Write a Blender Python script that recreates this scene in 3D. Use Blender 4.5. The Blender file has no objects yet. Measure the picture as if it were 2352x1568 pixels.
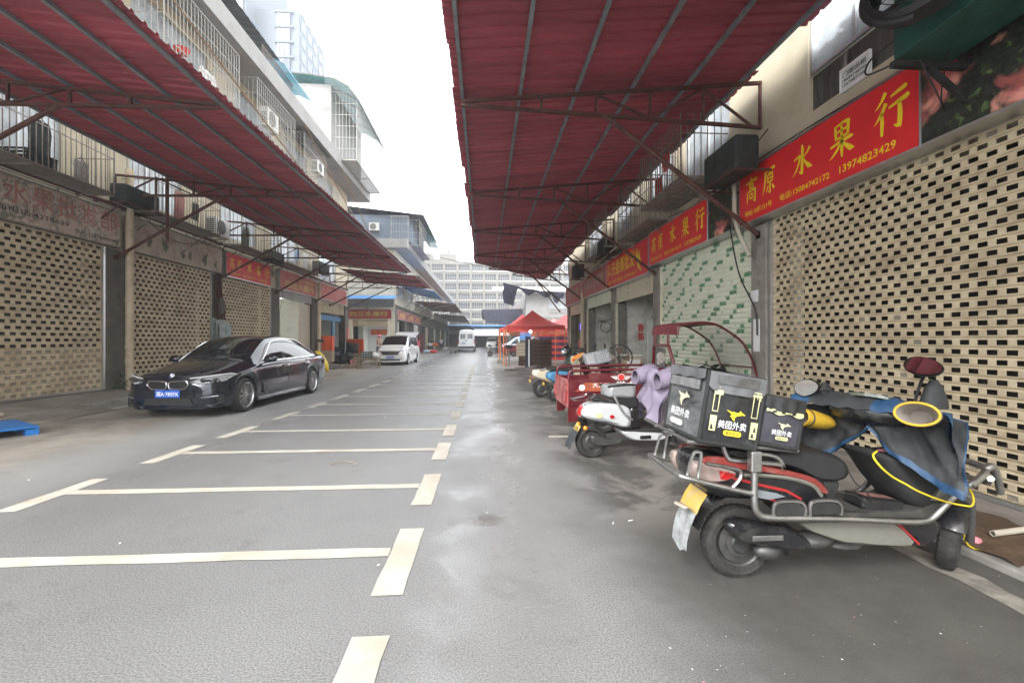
import bpy, math, random
from math import sin, cos, pi, radians, sqrt, atan2
from mathutils import Vector, Matrix
random.seed(7)
S = bpy.context.scene
COL = S.collection
# ---------------------------------------------------------------- camera
cam_d = bpy.data.cameras.new("camera"); cam = bpy.data.objects.new("camera", cam_d); COL.objects.link(cam)
cam_d.sensor_width = 36; cam_d.lens = 16.0; cam_d.clip_start = .05; cam_d.clip_end = 2000
cam.location = (0, 0, 1.43); cam.rotation_euler = (pi/2, 0, -math.atan(64/1045)); cam_d.shift_y = -4/2352
S.camera = cam
# ---------------------------------------------------------------- sky, sun, exposure
W = bpy.data.worlds.new("World"); S.world = W; W.use_nodes = True
wn, wl = W.node_tree.nodes, W.node_tree.links
SUN_EL, SUN_ROT = 36, 214
sky = wn.new("ShaderNodeTexSky"); sky.sky_type = 'NISHITA'; sky.sun_disc = False
sky.sun_elevation = radians(SUN_EL); sky.sun_rotation = radians(SUN_ROT); sky.air_density = 1.0; sky.dust_density = 6.0; sky.ozone_density = 1.0
hs = wn.new("ShaderNodeHueSaturation"); hs.inputs['Saturation'].default_value = .10
wl.new(sky.outputs[0], hs.inputs['Color'])
cl = wn.new("ShaderNodeMix"); cl.data_type = 'RGBA'; cl.inputs[0].default_value = .75      # even cloud cover in front of the clear sky
cl.inputs[7].default_value = (12.3, 12.8, 13.3, 1)
wl.new(hs.outputs[0], cl.inputs[6])
bg = wn["Background"]; bg.inputs[1].default_value = .1
wl.new(cl.outputs[2], bg.inputs[0])
sd = bpy.data.lights.new("sun", 'SUN'); so = bpy.data.objects.new("sun", sd); COL.objects.link(so)
sd.energy = 1.1; sd.angle = radians(22); sd.color = (1, .98, .95)
so.rotation_euler = (radians(90-SUN_EL), 0, radians(180-SUN_ROT))
S.view_settings.view_transform = 'Standard'; S.view_settings.look = 'None'; S.view_settings.gamma = 1; S.view_settings.use_curve_mapping = False
S.view_settings.exposure = 1.82
# render settings that belong to the picture
S.cycles.max_bounces = 8; S.cycles.diffuse_bounces = 5; S.cycles.use_denoising = True
# ---------------------------------------------------------------- materials
MATS = {}
def mat(key, col, rough=.6, metal=0, var=.12, ns=6, bump=0, bs=40, dirt=None, coat=0, spec=.5, stretch=None, emit=0, alpha=1, trans=0):
    """plain procedural surface: two-scale noise colour variation, optional dirt (colour, amount, scale), optional bump"""
    if key in MATS: return MATS[key]
    m = bpy.data.materials.new(key); m.use_nodes = True; MATS[key] = m
    n, l = m.node_tree.nodes, m.node_tree.links
    b = n["Principled BSDF"]; tc = n.new("ShaderNodeTexCoord"); co = tc.outputs['Object']
    if stretch:
        mp = n.new("ShaderNodeMapping"); mp.inputs['Scale'].default_value = stretch; l.new(co, mp.inputs[0]); co = mp.outputs[0]
    nz = n.new("ShaderNodeTexNoise"); nz.inputs['Scale'].default_value = ns; nz.inputs['Detail'].default_value = 6; nz.inputs['Roughness'].default_value = .65
    l.new(co, nz.inputs['Vector'])
    rp = n.new("ShaderNodeValToRGB"); rp.color_ramp.elements[0].position = .3; rp.color_ramp.elements[1].position = .7
    lo = [max(0, c*(1-var*1.6)) for c in col[:3]]; hi = [min(1, c*(1+var)) for c in col[:3]]
    rp.color_ramp.elements[0].color = (*lo, 1); rp.color_ramp.elements[1].color = (*hi, 1)
    l.new(nz.outputs[0], rp.inputs[0]); out = rp.outputs[0]
    b.inputs['Roughness'].default_value = rough
    if dirt:
        dc, amt, ds = dirt
        n2 = n.new("ShaderNodeTexNoise"); n2.inputs['Scale'].default_value = ds; n2.inputs['Detail'].default_value = 8; n2.inputs['Roughness'].default_value = .7
        l.new(co, n2.inputs['Vector'])
        r2 = n.new("ShaderNodeValToRGB"); r2.color_ramp.elements[0].position = max(0, .62-amt*.35); r2.color_ramp.elements[1].position = min(1, .85-amt*.2)
        r2.color_ramp.elements[0].color = (0, 0, 0, 1); r2.color_ramp.elements[1].color = (.9, .9, .9, 1)
        l.new(n2.outputs[0], r2.inputs[0])
        mx = n.new("ShaderNodeMix"); mx.data_type = 'RGBA'; mx.inputs[7].default_value = (*dc, 1)
        l.new(r2.outputs[0], mx.inputs[0]); l.new(out, mx.inputs[6]); out = mx.outputs[2]
        if rough < .6:
            mr = n.new("ShaderNodeMapRange"); mr.inputs[3].default_value = rough; mr.inputs[4].default_value = .8
            l.new(r2.outputs[0], mr.inputs[0]); l.new(mr.outputs[0], b.inputs['Roughness'])
    l.new(out, b.inputs['Base Color'])
    b.inputs['Metallic'].default_value = metal
    b.inputs['Specular IOR Level'].default_value = spec
    b.inputs['Coat Weight'].default_value = coat; b.inputs['Coat Roughness'].default_value = .04
    b.inputs['Alpha'].default_value = alpha
    b.inputs['Transmission Weight'].default_value = trans
    if emit:
        b.inputs['Emission Color'].default_value = (*col[:3], 1); b.inputs['Emission Strength'].default_value = emit
    if bump:
        n3 = n.new("ShaderNodeTexNoise"); n3.inputs['Scale'].default_value = bs; n3.inputs['Detail'].default_value = 4
        l.new(co, n3.inputs['Vector'])
        bp = n.new("ShaderNodeBump"); bp.inputs['Strength'].default_value = bump; bp.inputs['Distance'].default_value = .01
        l.new(n3.outputs[0], bp.inputs['Height']); l.new(bp.outputs[0], b.inputs['Normal'])
    return m
BROWN = (.10, .075, .05); SOOT = (.05, .047, .042)
K = dict(
    slatfill=mat('grey_slot_fill', (.27, .245, .20), .6, var=.2, ns=4),
    cream=mat('cream_render', (.52, .46, .345), .9, var=.08, ns=1.5, dirt=(( .40, .33, .22), .35, 1.1), bump=.15, bs=60),
    white=mat('white_render', (.34, .335, .325), .9, var=.06, ns=2, dirt=((.20, .195, .185), .3, .8), bump=.1),
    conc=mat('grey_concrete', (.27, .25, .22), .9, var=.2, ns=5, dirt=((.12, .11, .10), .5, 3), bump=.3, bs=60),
    dconc=mat('dark_or_shaded_concrete', (.15, .135, .115), .9, var=.25, ns=6, dirt=((.06, .055, .05), .6, 3), bump=.3, bs=60),
    pave=mat('pavement_concrete', (.24, .22, .195), .85, var=.18, ns=2.2, dirt=((.12, .10, .08), .5, 1.2), bump=.35, bs=80),
    kerb=mat('kerb_stone', (.30, .29, .26), .8, var=.2, ns=4, dirt=((.13, .12, .11), .5, 3), bump=.3),
    slat=mat('cream_shutter', (.60, .51, .35), .5, var=.10, ns=3, dirt=((.26, .18, .11), .48, 1.7), stretch=(1, 1, 2.2)),
    slatw=mat('pale_shutter', (.68, .63, .50), .5, var=.08, ns=3, dirt=((.35, .28, .2), .3, 2)),
    slatg=mat('greenish_white_slat', (.74, .77, .63), .4, var=.08, ns=4, dirt=((.40, .40, .28), .25, 2)),
    green=mat('shutter_green', (.13, .32, .17), .4, var=.4, ns=14),
    dark=mat('dark_interior', (.035, .033, .030), .9, var=.4, ns=3),  # near-black colour that holds the shade of unlit rooms
    black=mat('black_plastic', (.018, .018, .019), .5, var=.3, ns=12),
    mblack=mat('matt_black', (.022, .022, .022), .85, var=.3, ns=9),
    rubber=mat('tyre_rubber', (.028, .027, .026), .85, var=.3, ns=14, dirt=((.09, .08, .065), .3, 9), bump=.4, bs=120),
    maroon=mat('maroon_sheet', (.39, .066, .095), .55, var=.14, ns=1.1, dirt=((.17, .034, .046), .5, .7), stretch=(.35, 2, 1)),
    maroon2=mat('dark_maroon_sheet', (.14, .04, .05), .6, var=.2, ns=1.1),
    rust=mat('rusty_brown_paint', (.085, .032, .026), .7, var=.35, ns=9, dirt=((.16, .07, .03), .25, 8), bump=.2),
    purl=mat('grey_purlin', (.20, .22, .24), .6, var=.2, ns=5, dirt=((.11, .09, .08), .3, 3)),
    brownpaint=mat('brown_paint', (.10, .03, .022), .6, var=.25, ns=8),
    ironw=mat('white_painted_iron', (.46, .45, .42), .6, var=.15, ns=8, dirt=((.30, .22, .14), .25, 5)),
    irong=mat('grey_iron', (.24, .215, .19), .65, var=.25, ns=8, dirt=((.14, .08, .05), .4, 5)),
    steel=mat('dull_steel', (.42, .42, .41), .42, 1, var=.18, ns=10, dirt=((.20, .17, .14), .4, 9)),
    chrome=mat('chrome', (.75, .75, .76), .12, 1, var=.04),
    alu=mat('aluminium', (.55, .56, .57), .35, .9, var=.06),
    sheettop=mat('weathered_sheet_top', (.20, .16, .15), .8, var=.25, ns=.6),
    red=mat('sign_red', (.68, .022, .028), .45, var=.07, ns=2),
    redf=mat('faded_sign_red', (.42, .10, .085), .6, var=.15, ns=2, dirt=((.44, .22, .18), .5, 1.4)),
    yellow=mat('sign_yellow', (.85, .62, .02), .5, var=.05),
    cream2=mat('faded_sign_base', (.48, .41, .34), .7, var=.15, ns=2.5, dirt=((.26, .20, .155), .55, 1.8)),
    fade=mat('faded_red_lettering', (.40, .17, .14), .7, var=.2, ns=5),
    olive=mat('faded_olive_print', (.15, .15, .105), .7, var=.3, ns=5),
    pipe=mat('cream_pipe', (.55, .46, .33), .55, var=.1, ns=4, dirt=((.28, .20, .12), .4, 3)),
    glass=mat('window_glass', (.46, .50, .53), .08, var=.25, ns=2.5, spec=.8),
    dglass=mat('dark_glass', (.012, .014, .016), .04, var=.2, spec=.8, coat=.5),
    curtain=mat('pale_curtain', (.66, .67, .66), .9, var=.12, ns=5, stretch=(1, 6, .3)),
    dpanel=mat('dark_window_panel', (.09, .085, .075), .35, var=.45, ns=3, stretch=(1, 5, .6)),
    navy=mat('navy_car_paint', (.010, .013, .024), .16, .3, var=.1, coat=1, dirt=((.05, .05, .055), .12, 4)),
    wpaint=mat('white_car_paint', (.78, .78, .77), .25, var=.03, coat=1),
    vpaint=mat('van_white_paint', (.72, .73, .74), .3, var=.04, coat=.6),
    spaint=mat('silver_blue_paint', (.36, .44, .52), .25, .5, var=.05, coat=.8),
    platb=mat('plate_blue', (.015, .10, .48), .4, var=.05),
    platy=mat('plate_yellow', (.66, .43, .07), .5, var=.12, dirt=((.45, .38, .26), .55, 14)),
    letw=mat('white_lettering', (.85, .85, .85), .5, var=.03),
    letb=mat('black_lettering', (.03, .03, .03), .6, var=.1),
    lamp=mat('headlight_glass', (.55, .58, .60), .06, .5, var=.4, ns=18, coat=1),
    drl=mat('clear_lens', (.85, .87, .9), .1, .2, var=.05),
    tail=mat('red_lens', (.45, .012, .012), .12, var=.15, coat=1),
    amber=mat('amber_lens', (.85, .27, .01), .15, var=.1, coat=1),
    rim=mat('alloy_rim', (.50, .50, .50), .28, .9, var=.05),
    rimd=mat('dark_rim', (.10, .10, .10), .45, .6, var=.2, dirt=((.12, .10, .08), .4, 12)),
    trikered=mat('crimson_enamel', (.105, .006, .011), .35, var=.16, ns=4, coat=.3, dirt=((.22, .08, .07), .25, 3)),
    redplastic=mat('red_crate_plastic', (.62, .045, .035), .45, var=.12, ns=5),
    redcarton=mat('red_carton', (.66, .07, .045), .7, var=.12, ns=4),
    dgreen=mat('dark_green_plastic', (.020, .045, .045), .5, var=.3, ns=7),
    wood=mat('weathered_wood', (.30, .235, .165), .85, var=.3, ns=5, stretch=(1, 1, 6), dirt=((.14, .11, .08), .4, 4)),
    wood2=mat('pale_wood', (.48, .40, .29), .85, var=.2, ns=6, stretch=(6, 1, 1)),
    bluep=mat('blue_pallet_plastic', (.02, .20, .60), .45, var=.12, ns=4, dirt=((.12, .18, .25), .2, 5)),
    bluepaint=mat('blue_door_paint', (.06, .20, .36), .5, var=.15, ns=5),
    bluesheet=mat('blue_roof_sheet', (.10, .30, .68), .5, var=.12, ns=2),
    teal=mat('teal_canopy', (.02, .30, .28), .4, var=.15, ns=3, alpha=.9),
    cyan=mat('bright_blue_canopy', (.015, .40, .58), .4, var=.12, ns=2, alpha=.8),
    tent=mat('red_tent_cloth', (.66, .085, .075), .75, var=.08, ns=2, bump=.2, bs=6),
    tentp=mat('pink_tent_cloth', (.72, .22, .22), .75, var=.08, ns=2),
    orange=mat('orange_enamel', (.70, .22, .05), .5, var=.12),
    orangec=mat('orange_cloth', (.85, .20, .02), .8, var=.1),
    bag=mat('black_bag_fabric', (.022, .023, .025), .42, var=.4, ns=7, bump=.6, bs=9, dirt=((.09, .09, .09), .25, 5)),
    bag2=mat('navy_grey_fabric', (.050, .048, .062), .7, var=.25, ns=6, bump=.7, bs=9),
    baglid=mat('silver_grey_flap', (.13, .135, .14), .5, var=.25, ns=5, bump=.5, bs=10),
    bagrear=mat('worn_silver_black_fabric', (.15, .155, .158), .35, var=.55, ns=3.2, bump=.7, bs=8, stretch=(1, 1, 2.4)),
    byel=mat('reflective_yellow', (.62, .60, .32), .5, var=.15, ns=9),
    kyel=mat('logo_yellow', (.86, .62, .03), .5, var=.06),
    kpale=mat('faded_logo_yellow', (.62, .58, .38), .6, var=.12, ns=10),
    blanket=mat('black_quilt', (.028, .030, .032), .75, var=.5, ns=4, bump=.7, bs=7, dirt=((.12, .13, .13), .25, 3)),
    bluecl=mat('blue_nylon', (.014, .055, .125), .55, var=.2, ns=5, bump=.5, bs=8),
    mitt=mat('yellow_mitt', (.55, .34, .025), .6, var=.15, ns=9),
    fleece=mat('grey_fleece', (.36, .32, .28), .95, var=.15, ns=14),
    seat=mat('black_vinyl', (.016, .016, .017), .6, var=.3, ns=8, bump=.25, bs=25),
    bodyol=mat('olive_grey_plastic', (.17, .165, .14), .45, var=.15, ns=6, dirt=((.09, .085, .07), .35, 6)),
    bodyred=mat('dull_red_plastic', (.21, .032, .026), .3, var=.18, ns=5, coat=.4, dirt=((.28, .17, .14), .3, 4)),
    bodybk=mat('glossy_black_plastic', (.016, .016, .018), .25, var=.3, ns=8, coat=.3, dirt=((.07, .07, .06), .2, 6)),
    lilac=mat('lilac_quilt', (.26, .22, .30), .7, var=.12, ns=4, bump=.5, bs=6),
    scwhite=mat('white_scooter_paint', (.52, .53, .54), .22, var=.05, coat=.8, dirt=((.5, .48, .45), .12, 5)),
    ivory=mat('ivory_paint', (.66, .60, .46), .35, var=.08, coat=.4),
    sgreen=mat('dark_green_paint', (.035, .07, .05), .3, var=.15, coat=.5),
    mirror=mat('mirror_glass', (.9, .9, .9), .02, 1, var=.01),
    acw=mat('white_ac_case', (.68, .67, .63), .5, var=.08, ns=3, dirt=((.40, .36, .3), .25, 3)),
    acdark=mat('dark_cloth_wrap', (.030, .036, .034), .8, var=.4, ns=6, bump=.5, bs=20),
    acgreen=mat('dark_green_board', (.012, .075, .060), .7, var=.2, ns=7),
    fanblk=mat('black_fan', (.012, .012, .013), .6, var=.3, ns=6),
    cable=mat('black_cable', (.02, .02, .02), .6, var=.1),
    ycord=mat('yellow_cable', (.80, .60, .03), .5, var=.08),
    hose=mat('grey_hose', (.48, .44, .36), .6, var=.1, ns=5),
    skin=mat('skin', (.50, .33, .25), .6, var=.05),
    denim=mat('dark_trousers', (.05, .06, .09), .85, var=.15),
    bluejk=mat('pale_blue_sleeves', (.35, .50, .68), .8, var=.1),
    vestc=mat('tan_vest', (.45, .30, .24), .8, var=.1),
    helmp=mat('pink_helmet', (.70, .18, .30), .25, var=.05, coat=.5),
    paper=mat('white_paper', (.74, .74, .73), .8, var=.06, ns=8),
    pinkp=mat('pink_plastic', (.72, .25, .30), .5, var=.1),
    tv=mat('tv_screen', (.12, .10, .60), .3, emit=1.2, var=.3, ns=3),
    bulb=mat('lit_bulb', (1, .98, .95), .5, emit=14, var=0),
    innerw=mat('inner_white_wall', (.80, .82, .78), .85, var=.06, ns=2, dirt=((.38, .38, .34), .25, 2)),
    innerg=mat('inner_grey_green_wall', (.70, .69, .62), .85, var=.15, ns=2.5, dirt=((.20, .19, .16), .45, 2)),
    farwall=mat('cream_block_wall', (.28, .26, .225), .9, var=.05, ns=.4),
    farglass=mat('far_block_window', (.05, .065, .08), .3, var=.5, ns=.8),
    towerw=mat('tower_white', (.15, .175, .205), .7, var=.05, ns=.2),
    towerg=mat('tower_blue_glass', (.03, .07, .12), .12, var=.4, ns=.25),
    roofg=mat('dark_grey_sheet', (.09, .095, .10), .6, var=.25, ns=3),
    bgrey=mat('blue_grey_wall', (.17, .21, .26), .85, var=.12, ns=1.5),
    pinkroof=mat('pale_pink_sheet', (.58, .48, .44), .7, var=.1, ns=2),
    tarp=mat('dark_blue_tarp', (.03, .035, .06), .7, var=.3, ns=4),
    dirt=mat('brown_doormat_soil', (.10, .062, .035), .95, var=.35, ns=9, bump=.6, bs=50),
    leaf=mat('dark_leaves', (.04, .07, .025), .7, var=.4, ns=20),
)
def sheet_print(key, base, blotches, scale, seed):
    """printed photograph of fruit: blurry coloured blotches on a dark leafy ground"""
    m = bpy.data.materials.new(key); m.use_nodes = True; MATS[key] = m
    n, l = m.node_tree.nodes, m.node_tree.links; b = n["Principled BSDF"]; tc = n.new("ShaderNodeTexCoord")
    out = None
    for i, (c, lo, hi, sc) in enumerate([(None, .4, .6, scale*3)]+blotches):
        nz = n.new("ShaderNodeTexNoise"); nz.noise_dimensions = '4D'; nz.inputs['W'].default_value = seed+i*3.1
        nz.inputs['Scale'].default_value = sc; nz.inputs['Detail'].default_value = 5; nz.inputs['Distortion'].default_value = .6
        l.new(tc.outputs['Object'], nz.inputs['Vector'])
        rp = n.new("ShaderNodeValToRGB"); rp.color_ramp.elements[0].position = lo; rp.color_ramp.elements[1].position = hi
        l.new(nz.outputs[0], rp.inputs[0])
        if out is None:
            rp.color_ramp.elements[0].color = (*[q*.4 for q in base], 1); rp.color_ramp.elements[1].color = (*base, 1); out = rp.outputs[0]; continue
        mx = n.new("ShaderNodeMix"); mx.data_type = 'RGBA'; mx.inputs[7].default_value = (*c, 1)
        l.new(rp.outputs[0], mx.inputs[0]); l.new(out, mx.inputs[6]); out = mx.outputs[2]
    l.new(out, b.inputs['Base Color']); b.inputs['Roughness'].default_value = .5
    return m
K['fruit'] = sheet_print('fruit_print', (.030, .036, .028), [((.11, .17, .05), .60, .68, 9), ((.50, .13, .12), .50, .60, 2.0), ((.80, .36, .28), .60, .68, 2.8), ((.012, .014, .018), .58, .64, 6)], 6, 3.0)
K['oldprint'] = sheet_print('faded_fruit_print', (.50, .43, .35), [((.46, .36, .29), .45, .6, 2), ((.15, .16, .11), .60, .68, 5), ((.46, .24, .20), .60, .70, 3.3)], 4, 9.0)

def road_material():
    m = bpy.data.materials.new('damp_asphalt'); m.use_nodes = True; MATS['damp_asphalt'] = m
    n, l = m.node_tree.nodes, m.node_tree.links; b = n["Principled BSDF"]; tc = n.new("ShaderNodeTexCoord"); co = tc.outputs['Object']
    def noise(scale, det=5, rough=.6, vec=co, dist=0):
        z = n.new("ShaderNodeTexNoise"); z.inputs['Scale'].default_value = scale; z.inputs['Detail'].default_value = det
        z.inputs['Roughness'].default_value = rough; z.inputs['Distortion'].default_value = dist; l.new(vec, z.inputs['Vector']); return z.outputs[0]
    def ramp(v, a, b_, c0=(0, 0, 0), c1=(1, 1, 1)):
        r = n.new("ShaderNodeValToRGB"); e = r.color_ramp.elements; e[0].position = a; e[1].position = b_; e[0].color = (*c0, 1); e[1].color = (*c1, 1); l.new(v, r.inputs[0]); return r.outputs[0]
    def mix(f, a, b_):
        x = n.new("ShaderNodeMix"); x.data_type = 'RGBA'
        for s_, v in ((0, f), (6, a), (7, b_)):
            if isinstance(v, (tuple, float)): x.inputs[s_].default_value = v if isinstance(v, float) else (*v, 1)
            else: l.new(v, x.inputs[s_])
        return x.outputs[2]
    def math_(op, a, b_):
        x = n.new("ShaderNodeMath"); x.operation = op; x.use_clamp = True
        for i, v in enumerate((a, b_)):
            if isinstance(v, (int, float)): x.inputs[i].default_value = v
            else: l.new(v, x.inputs[i])
        return x.outputs[0]
    sx = n.new("ShaderNodeSeparateXYZ"); l.new(co, sx.inputs[0])
    wob = noise(.8, 4)
    wx = n.new("ShaderNodeMath"); wx.operation = 'MULTIPLY_ADD'; l.new(wob, wx.inputs[0]); wx.inputs[1].default_value = 1.1; l.new(sx.outputs[0], wx.inputs[2])   # x wandering by about half a metre
    def band(a, b_, c, d):
        r1 = n.new("ShaderNodeMapRange"); r1.interpolation_type = 'SMOOTHSTEP'; r1.inputs[1].default_value = a; r1.inputs[2].default_value = b_; l.new(wx.outputs[0], r1.inputs[0])
        r2 = n.new("ShaderNodeMapRange"); r2.interpolation_type = 'SMOOTHSTEP'; r2.inputs[1].default_value = d; r2.inputs[2].default_value = c; l.new(wx.outputs[0], r2.inputs[0])
        return math_('MULTIPLY', r1.outputs[0], r2.outputs[0])
    damp = band(-4.6, -3.0, .55, 1.15)        # rained on between the two awnings
    gut = band(-.05, .35, .75, 1.15)            # runnel of water standing where the road is lowest
    pud = math_('MULTIPLY', gut, ramp(noise(1.1, 7, .7, dist=.4), .36, .60))
    left = band(-14, -12, -5.3, -4.2)
    fine = noise(105, 3, .75); grit = noise(200, 2, .6)
    base = mix(ramp(noise(.55, 6, .65), .35, .7), (.27, .265, .255), (.37, .362, .35))
    base = mix(ramp(fine, .35, .75), mix(.70, base, (.04, .04, .04)), mix(.26, base, (.62, .62, .61)))
    base = mix(math_('MULTIPLY', ramp(grit, .60, .72), .5), base, (.42, .415, .41))
    tan = mix(ramp(noise(.7, 7, .7, dist=.5), .40, .62), (.20, .175, .145), (.38, .345, .295))
    base = mix(math_('MULTIPLY', left, .85), base, tan)
    right = band(1.0, 1.9, 6, 7)
    yb = n.new("ShaderNodeMapRange"); yb.interpolation_type = 'SMOOTHSTEP'; yb.inputs[1].default_value = 3.1; yb.inputs[2].default_value = 3.9; l.new(sx.outputs[1], yb.inputs[0])   # cement washed over the asphalt beyond the scooter
    stain = mix(math_('MULTIPLY', ramp(noise(.95, 7, .62, dist=.6), .47, .56), yb.outputs[0]), mix(ramp(noise(3.1, 6, .7), .35, .7), (.060, .055, .049), (.092, .086, .077)), (.20, .185, .165))
    base = mix(math_('MULTIPLY', right, .92), base, stain)
    base = mix(math_('MULTIPLY', ramp(noise(2.6, 7, .7), .58, .72), .30), base, (.10, .08, .06))
    base = mix(math_('MULTIPLY', damp, .15), base, (.04, .04, .042))
    vd = n.new("ShaderNodeVectorMath"); vd.operation = 'DISTANCE'; vd.inputs[1].default_value = (.03, 3.62, 0); l.new(co, vd.inputs[0])   # dried spill
    sp = n.new("ShaderNodeMath"); sp.operation = 'MULTIPLY_ADD'; l.new(noise(22, 4), sp.inputs[0]); sp.inputs[1].default_value = .22; l.new(vd.outputs['Value'], sp.inputs[2])
    base = mix(ramp(sp.outputs[0], .16, .26, (.75, .75, .75), (0, 0, 0)), base, (.07, .055, .035))
    l.new(base, b.inputs['Base Color'])
    r0 = n.new("ShaderNodeMapRange"); l.new(damp, r0.inputs[0]); r0.inputs[3].default_value = .82; r0.inputs[4].default_value = .27
    r1 = n.new("ShaderNodeMix"); l.new(pud, r1.inputs[0]); l.new(r0.outputs[0], r1.inputs[2]); r1.inputs[3].default_value = .13
    l.new(r1.outputs[0], b.inputs['Roughness'])
    rs_ = n.new("ShaderNodeMapRange"); l.new(damp, rs_.inputs[0]); rs_.inputs[3].default_value = .4; rs_.inputs[4].default_value = .95; l.new(rs_.outputs[0], b.inputs['Specular IOR Level'])
    bp = n.new("ShaderNodeBump"); bp.inputs['Distance'].default_value = .010
    st = n.new("ShaderNodeMapRange"); l.new(pud, st.inputs[0]); st.inputs[3].default_value = .6; st.inputs[4].default_value = .12; l.new(st.outputs[0], bp.inputs['Strength'])
    l.new(mix(.5, fine, grit), bp.inputs['Height']); l.new(bp.outputs[0], b.inputs['Normal'])
    return m
def marking_material():
    m = mat('road_paint', (.50, .475, .41), .6, var=.10, ns=3, dirt=((.38, .31, .23), .60, 2.6), bump=.3, bs=90)
    m2 = mat('worn_road_paint', (.44, .415, .355), .65, var=.14, ns=3, dirt=((.25, .23, .20), .85, 2.2), bump=.3, bs=90); K['paint2'] = m2
    return m
K['road'] = road_material(); K['paint'] = marking_material()
# ---------------------------------------------------------------- mesh helpers
def V(*a): return Vector(a)
class MB:
    """collects shapes and links them as ONE mesh object"""
    def __init__(s): s.v = []; s.f = []; s.m = []; s.mi = 0
    def add(s, vs, fs):
        o = len(s.v); s.v += [Vector(p) for p in vs]; s.f += [tuple(i+o for i in f) for f in fs]; s.m += [s.mi]*len(fs); return o
    def use(s, i): s.mi = i; return s
    def box(s, x0, x1, y0, y1, z0, z1, M=None):
        vs = [V(x, y, z) for z in (z0, z1) for y in (y0, y1) for x in (x0, x1)]
        if M: vs = [M @ p for p in vs]
        s.add(vs, [(0, 2, 3, 1), (4, 5, 7, 6), (0, 1, 5, 4), (2, 6, 7, 3), (0, 4, 6, 2), (1, 3, 7, 5)]); return s
    def fbox(s, F, u0, u1, v0, v1, n0, n1):
        vs = [F(u, v, n) for n in (n0, n1) for v in (v0, v1) for u in (u0, u1)]
        s.add(vs, [(0, 2, 3, 1), (4, 5, 7, 6), (0, 1, 5, 4), (2, 6, 7, 3), (0, 4, 6, 2), (1, 3, 7, 5)]); return s
    def hexa(s, p):
        s.add(p, [(0, 3, 2, 1), (4, 5, 6, 7), (0, 1, 5, 4), (1, 2, 6, 5), (2, 3, 7, 6), (3, 0, 4, 7)]); return s
    def quad(s, *p): s.add(p, [tuple(range(len(p)))]); return s
    def tube(s, pts, r, n=8, closed=False, cap=True, ry=None, twist=0):
        P = [Vector(p) for p in pts]; N = len(P); rr = r if isinstance(r, (list, tuple)) else [r]*N
        up = None; rings = []
        for i in range(N):
            a = P[i-1] if (i > 0 or closed) else P[i]; b = P[(i+1) % N] if (i < N-1 or closed) else P[i]
            t = (b-a); t = t.normalized() if t.length > 1e-9 else V(0, 0, 1)
            if up is None:
                up = V(0, 0, 1) if abs(t.z) < .9 else V(0, 1, 0)
            up = (up - t*up.dot(t)); up = up.normalized() if up.length > 1e-6 else t.orthogonal().normalized()
            sd_ = t.cross(up)
            q = ry if ry else 1
            rings.append([P[i] + (sd_*cos(2*pi*(k+.5*(n == 4))/n+twist)*rr[i] + up*sin(2*pi*(k+.5*(n == 4))/n+twist)*rr[i]*q) for k in range(n)])
        o = s.add([p for R in rings for p in R], [])
        fs = []
        for i in range(N if closed else N-1):
            j = (i+1) % N
            for k in range(n): fs.append((o+i*n+k, o+i*n+(k+1) % n, o+j*n+(k+1) % n, o+j*n+k))
        if cap and not closed: fs += [tuple(o+k for k in range(n))[::-1], tuple(o+(N-1)*n+k for k in range(n))]
        s.f += fs; s.m += [s.mi]*len(fs); return s
    def bar(s, a, b, w=.04): return s.tube([a, b], w*.7071, 4)
    def prism(s, poly, d0, d1, F):
        """polygon (a,b) extruded between d0 and d1; F(a,b,d) -> point"""
        n = len(poly); vs = [F(a, b, d0) for a, b in poly]+[F(a, b, d1) for a, b in poly]
        s.add(vs, [tuple(range(n))[::-1], tuple(range(n, 2*n))]+[(i, (i+1) % n, n+(i+1) % n, n+i) for i in range(n)]); return s
    def lathe(s, prof, F, n=24, a0=0, a1=2*pi):
        """profile (r,h); F(x,y,h) -> point"""
        full = abs(a1-a0-2*pi) < 1e-6; m = n if full else n+1
        vs = [F(r*cos(a0+(a1-a0)*k/n), r*sin(a0+(a1-a0)*k/n), h) for r, h in prof for k in range(m)]
        fs = []
        for i in range(len(prof)-1):
            for k in range(n):
                k2 = (k+1) % m; fs.append((i*m+k, i*m+k2, (i+1)*m+k2, (i+1)*m+k))
        s.add(vs, fs); return s
    def grid(s, rows, closed_u=False):
        n = len(rows[0]); vs = [p for r in rows for p in r]; fs = []
        for i in range(len(rows)-1):
            for k in range(n if closed_u else n-1): fs.append((i*n+k, i*n+(k+1) % n, (i+1)*n+(k+1) % n, (i+1)*n+k))
        s.add(vs, fs); return s
    def ell(s, c, r, n=12, M=None):
        c = Vector(c); rows = []
        for i in range(n//2+1):
            t = pi*i/(n//2)
            row = [V(r[0]*sin(t)*cos(2*pi*k/n), r[1]*sin(t)*sin(2*pi*k/n), r[2]*cos(t)) for k in range(n)]
            rows.append([c+((M @ p) if M else p) for p in row])
        return s.grid(rows, True)
    def stroke(s, pts, P):
        """brush stroke: (x,y,w) samples; P(x,y) -> point"""
        L, R = [], []; N = len(pts)
        for i, (x, y, w) in enumerate(pts):
            a = pts[max(0, i-1)]; b = pts[min(N-1, i+1)]; dx, dy = b[0]-a[0], b[1]-a[1]; d = math.hypot(dx, dy) or 1
            L.append(P(x-dy/d*w/2, y+dx/d*w/2)); R.append(P(x+dy/d*w/2, y-dx/d*w/2))
        vs = L+R; s.add(vs, [(i, i+1, N+i+1, N+i) for i in range(N-1)]); return s
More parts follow.
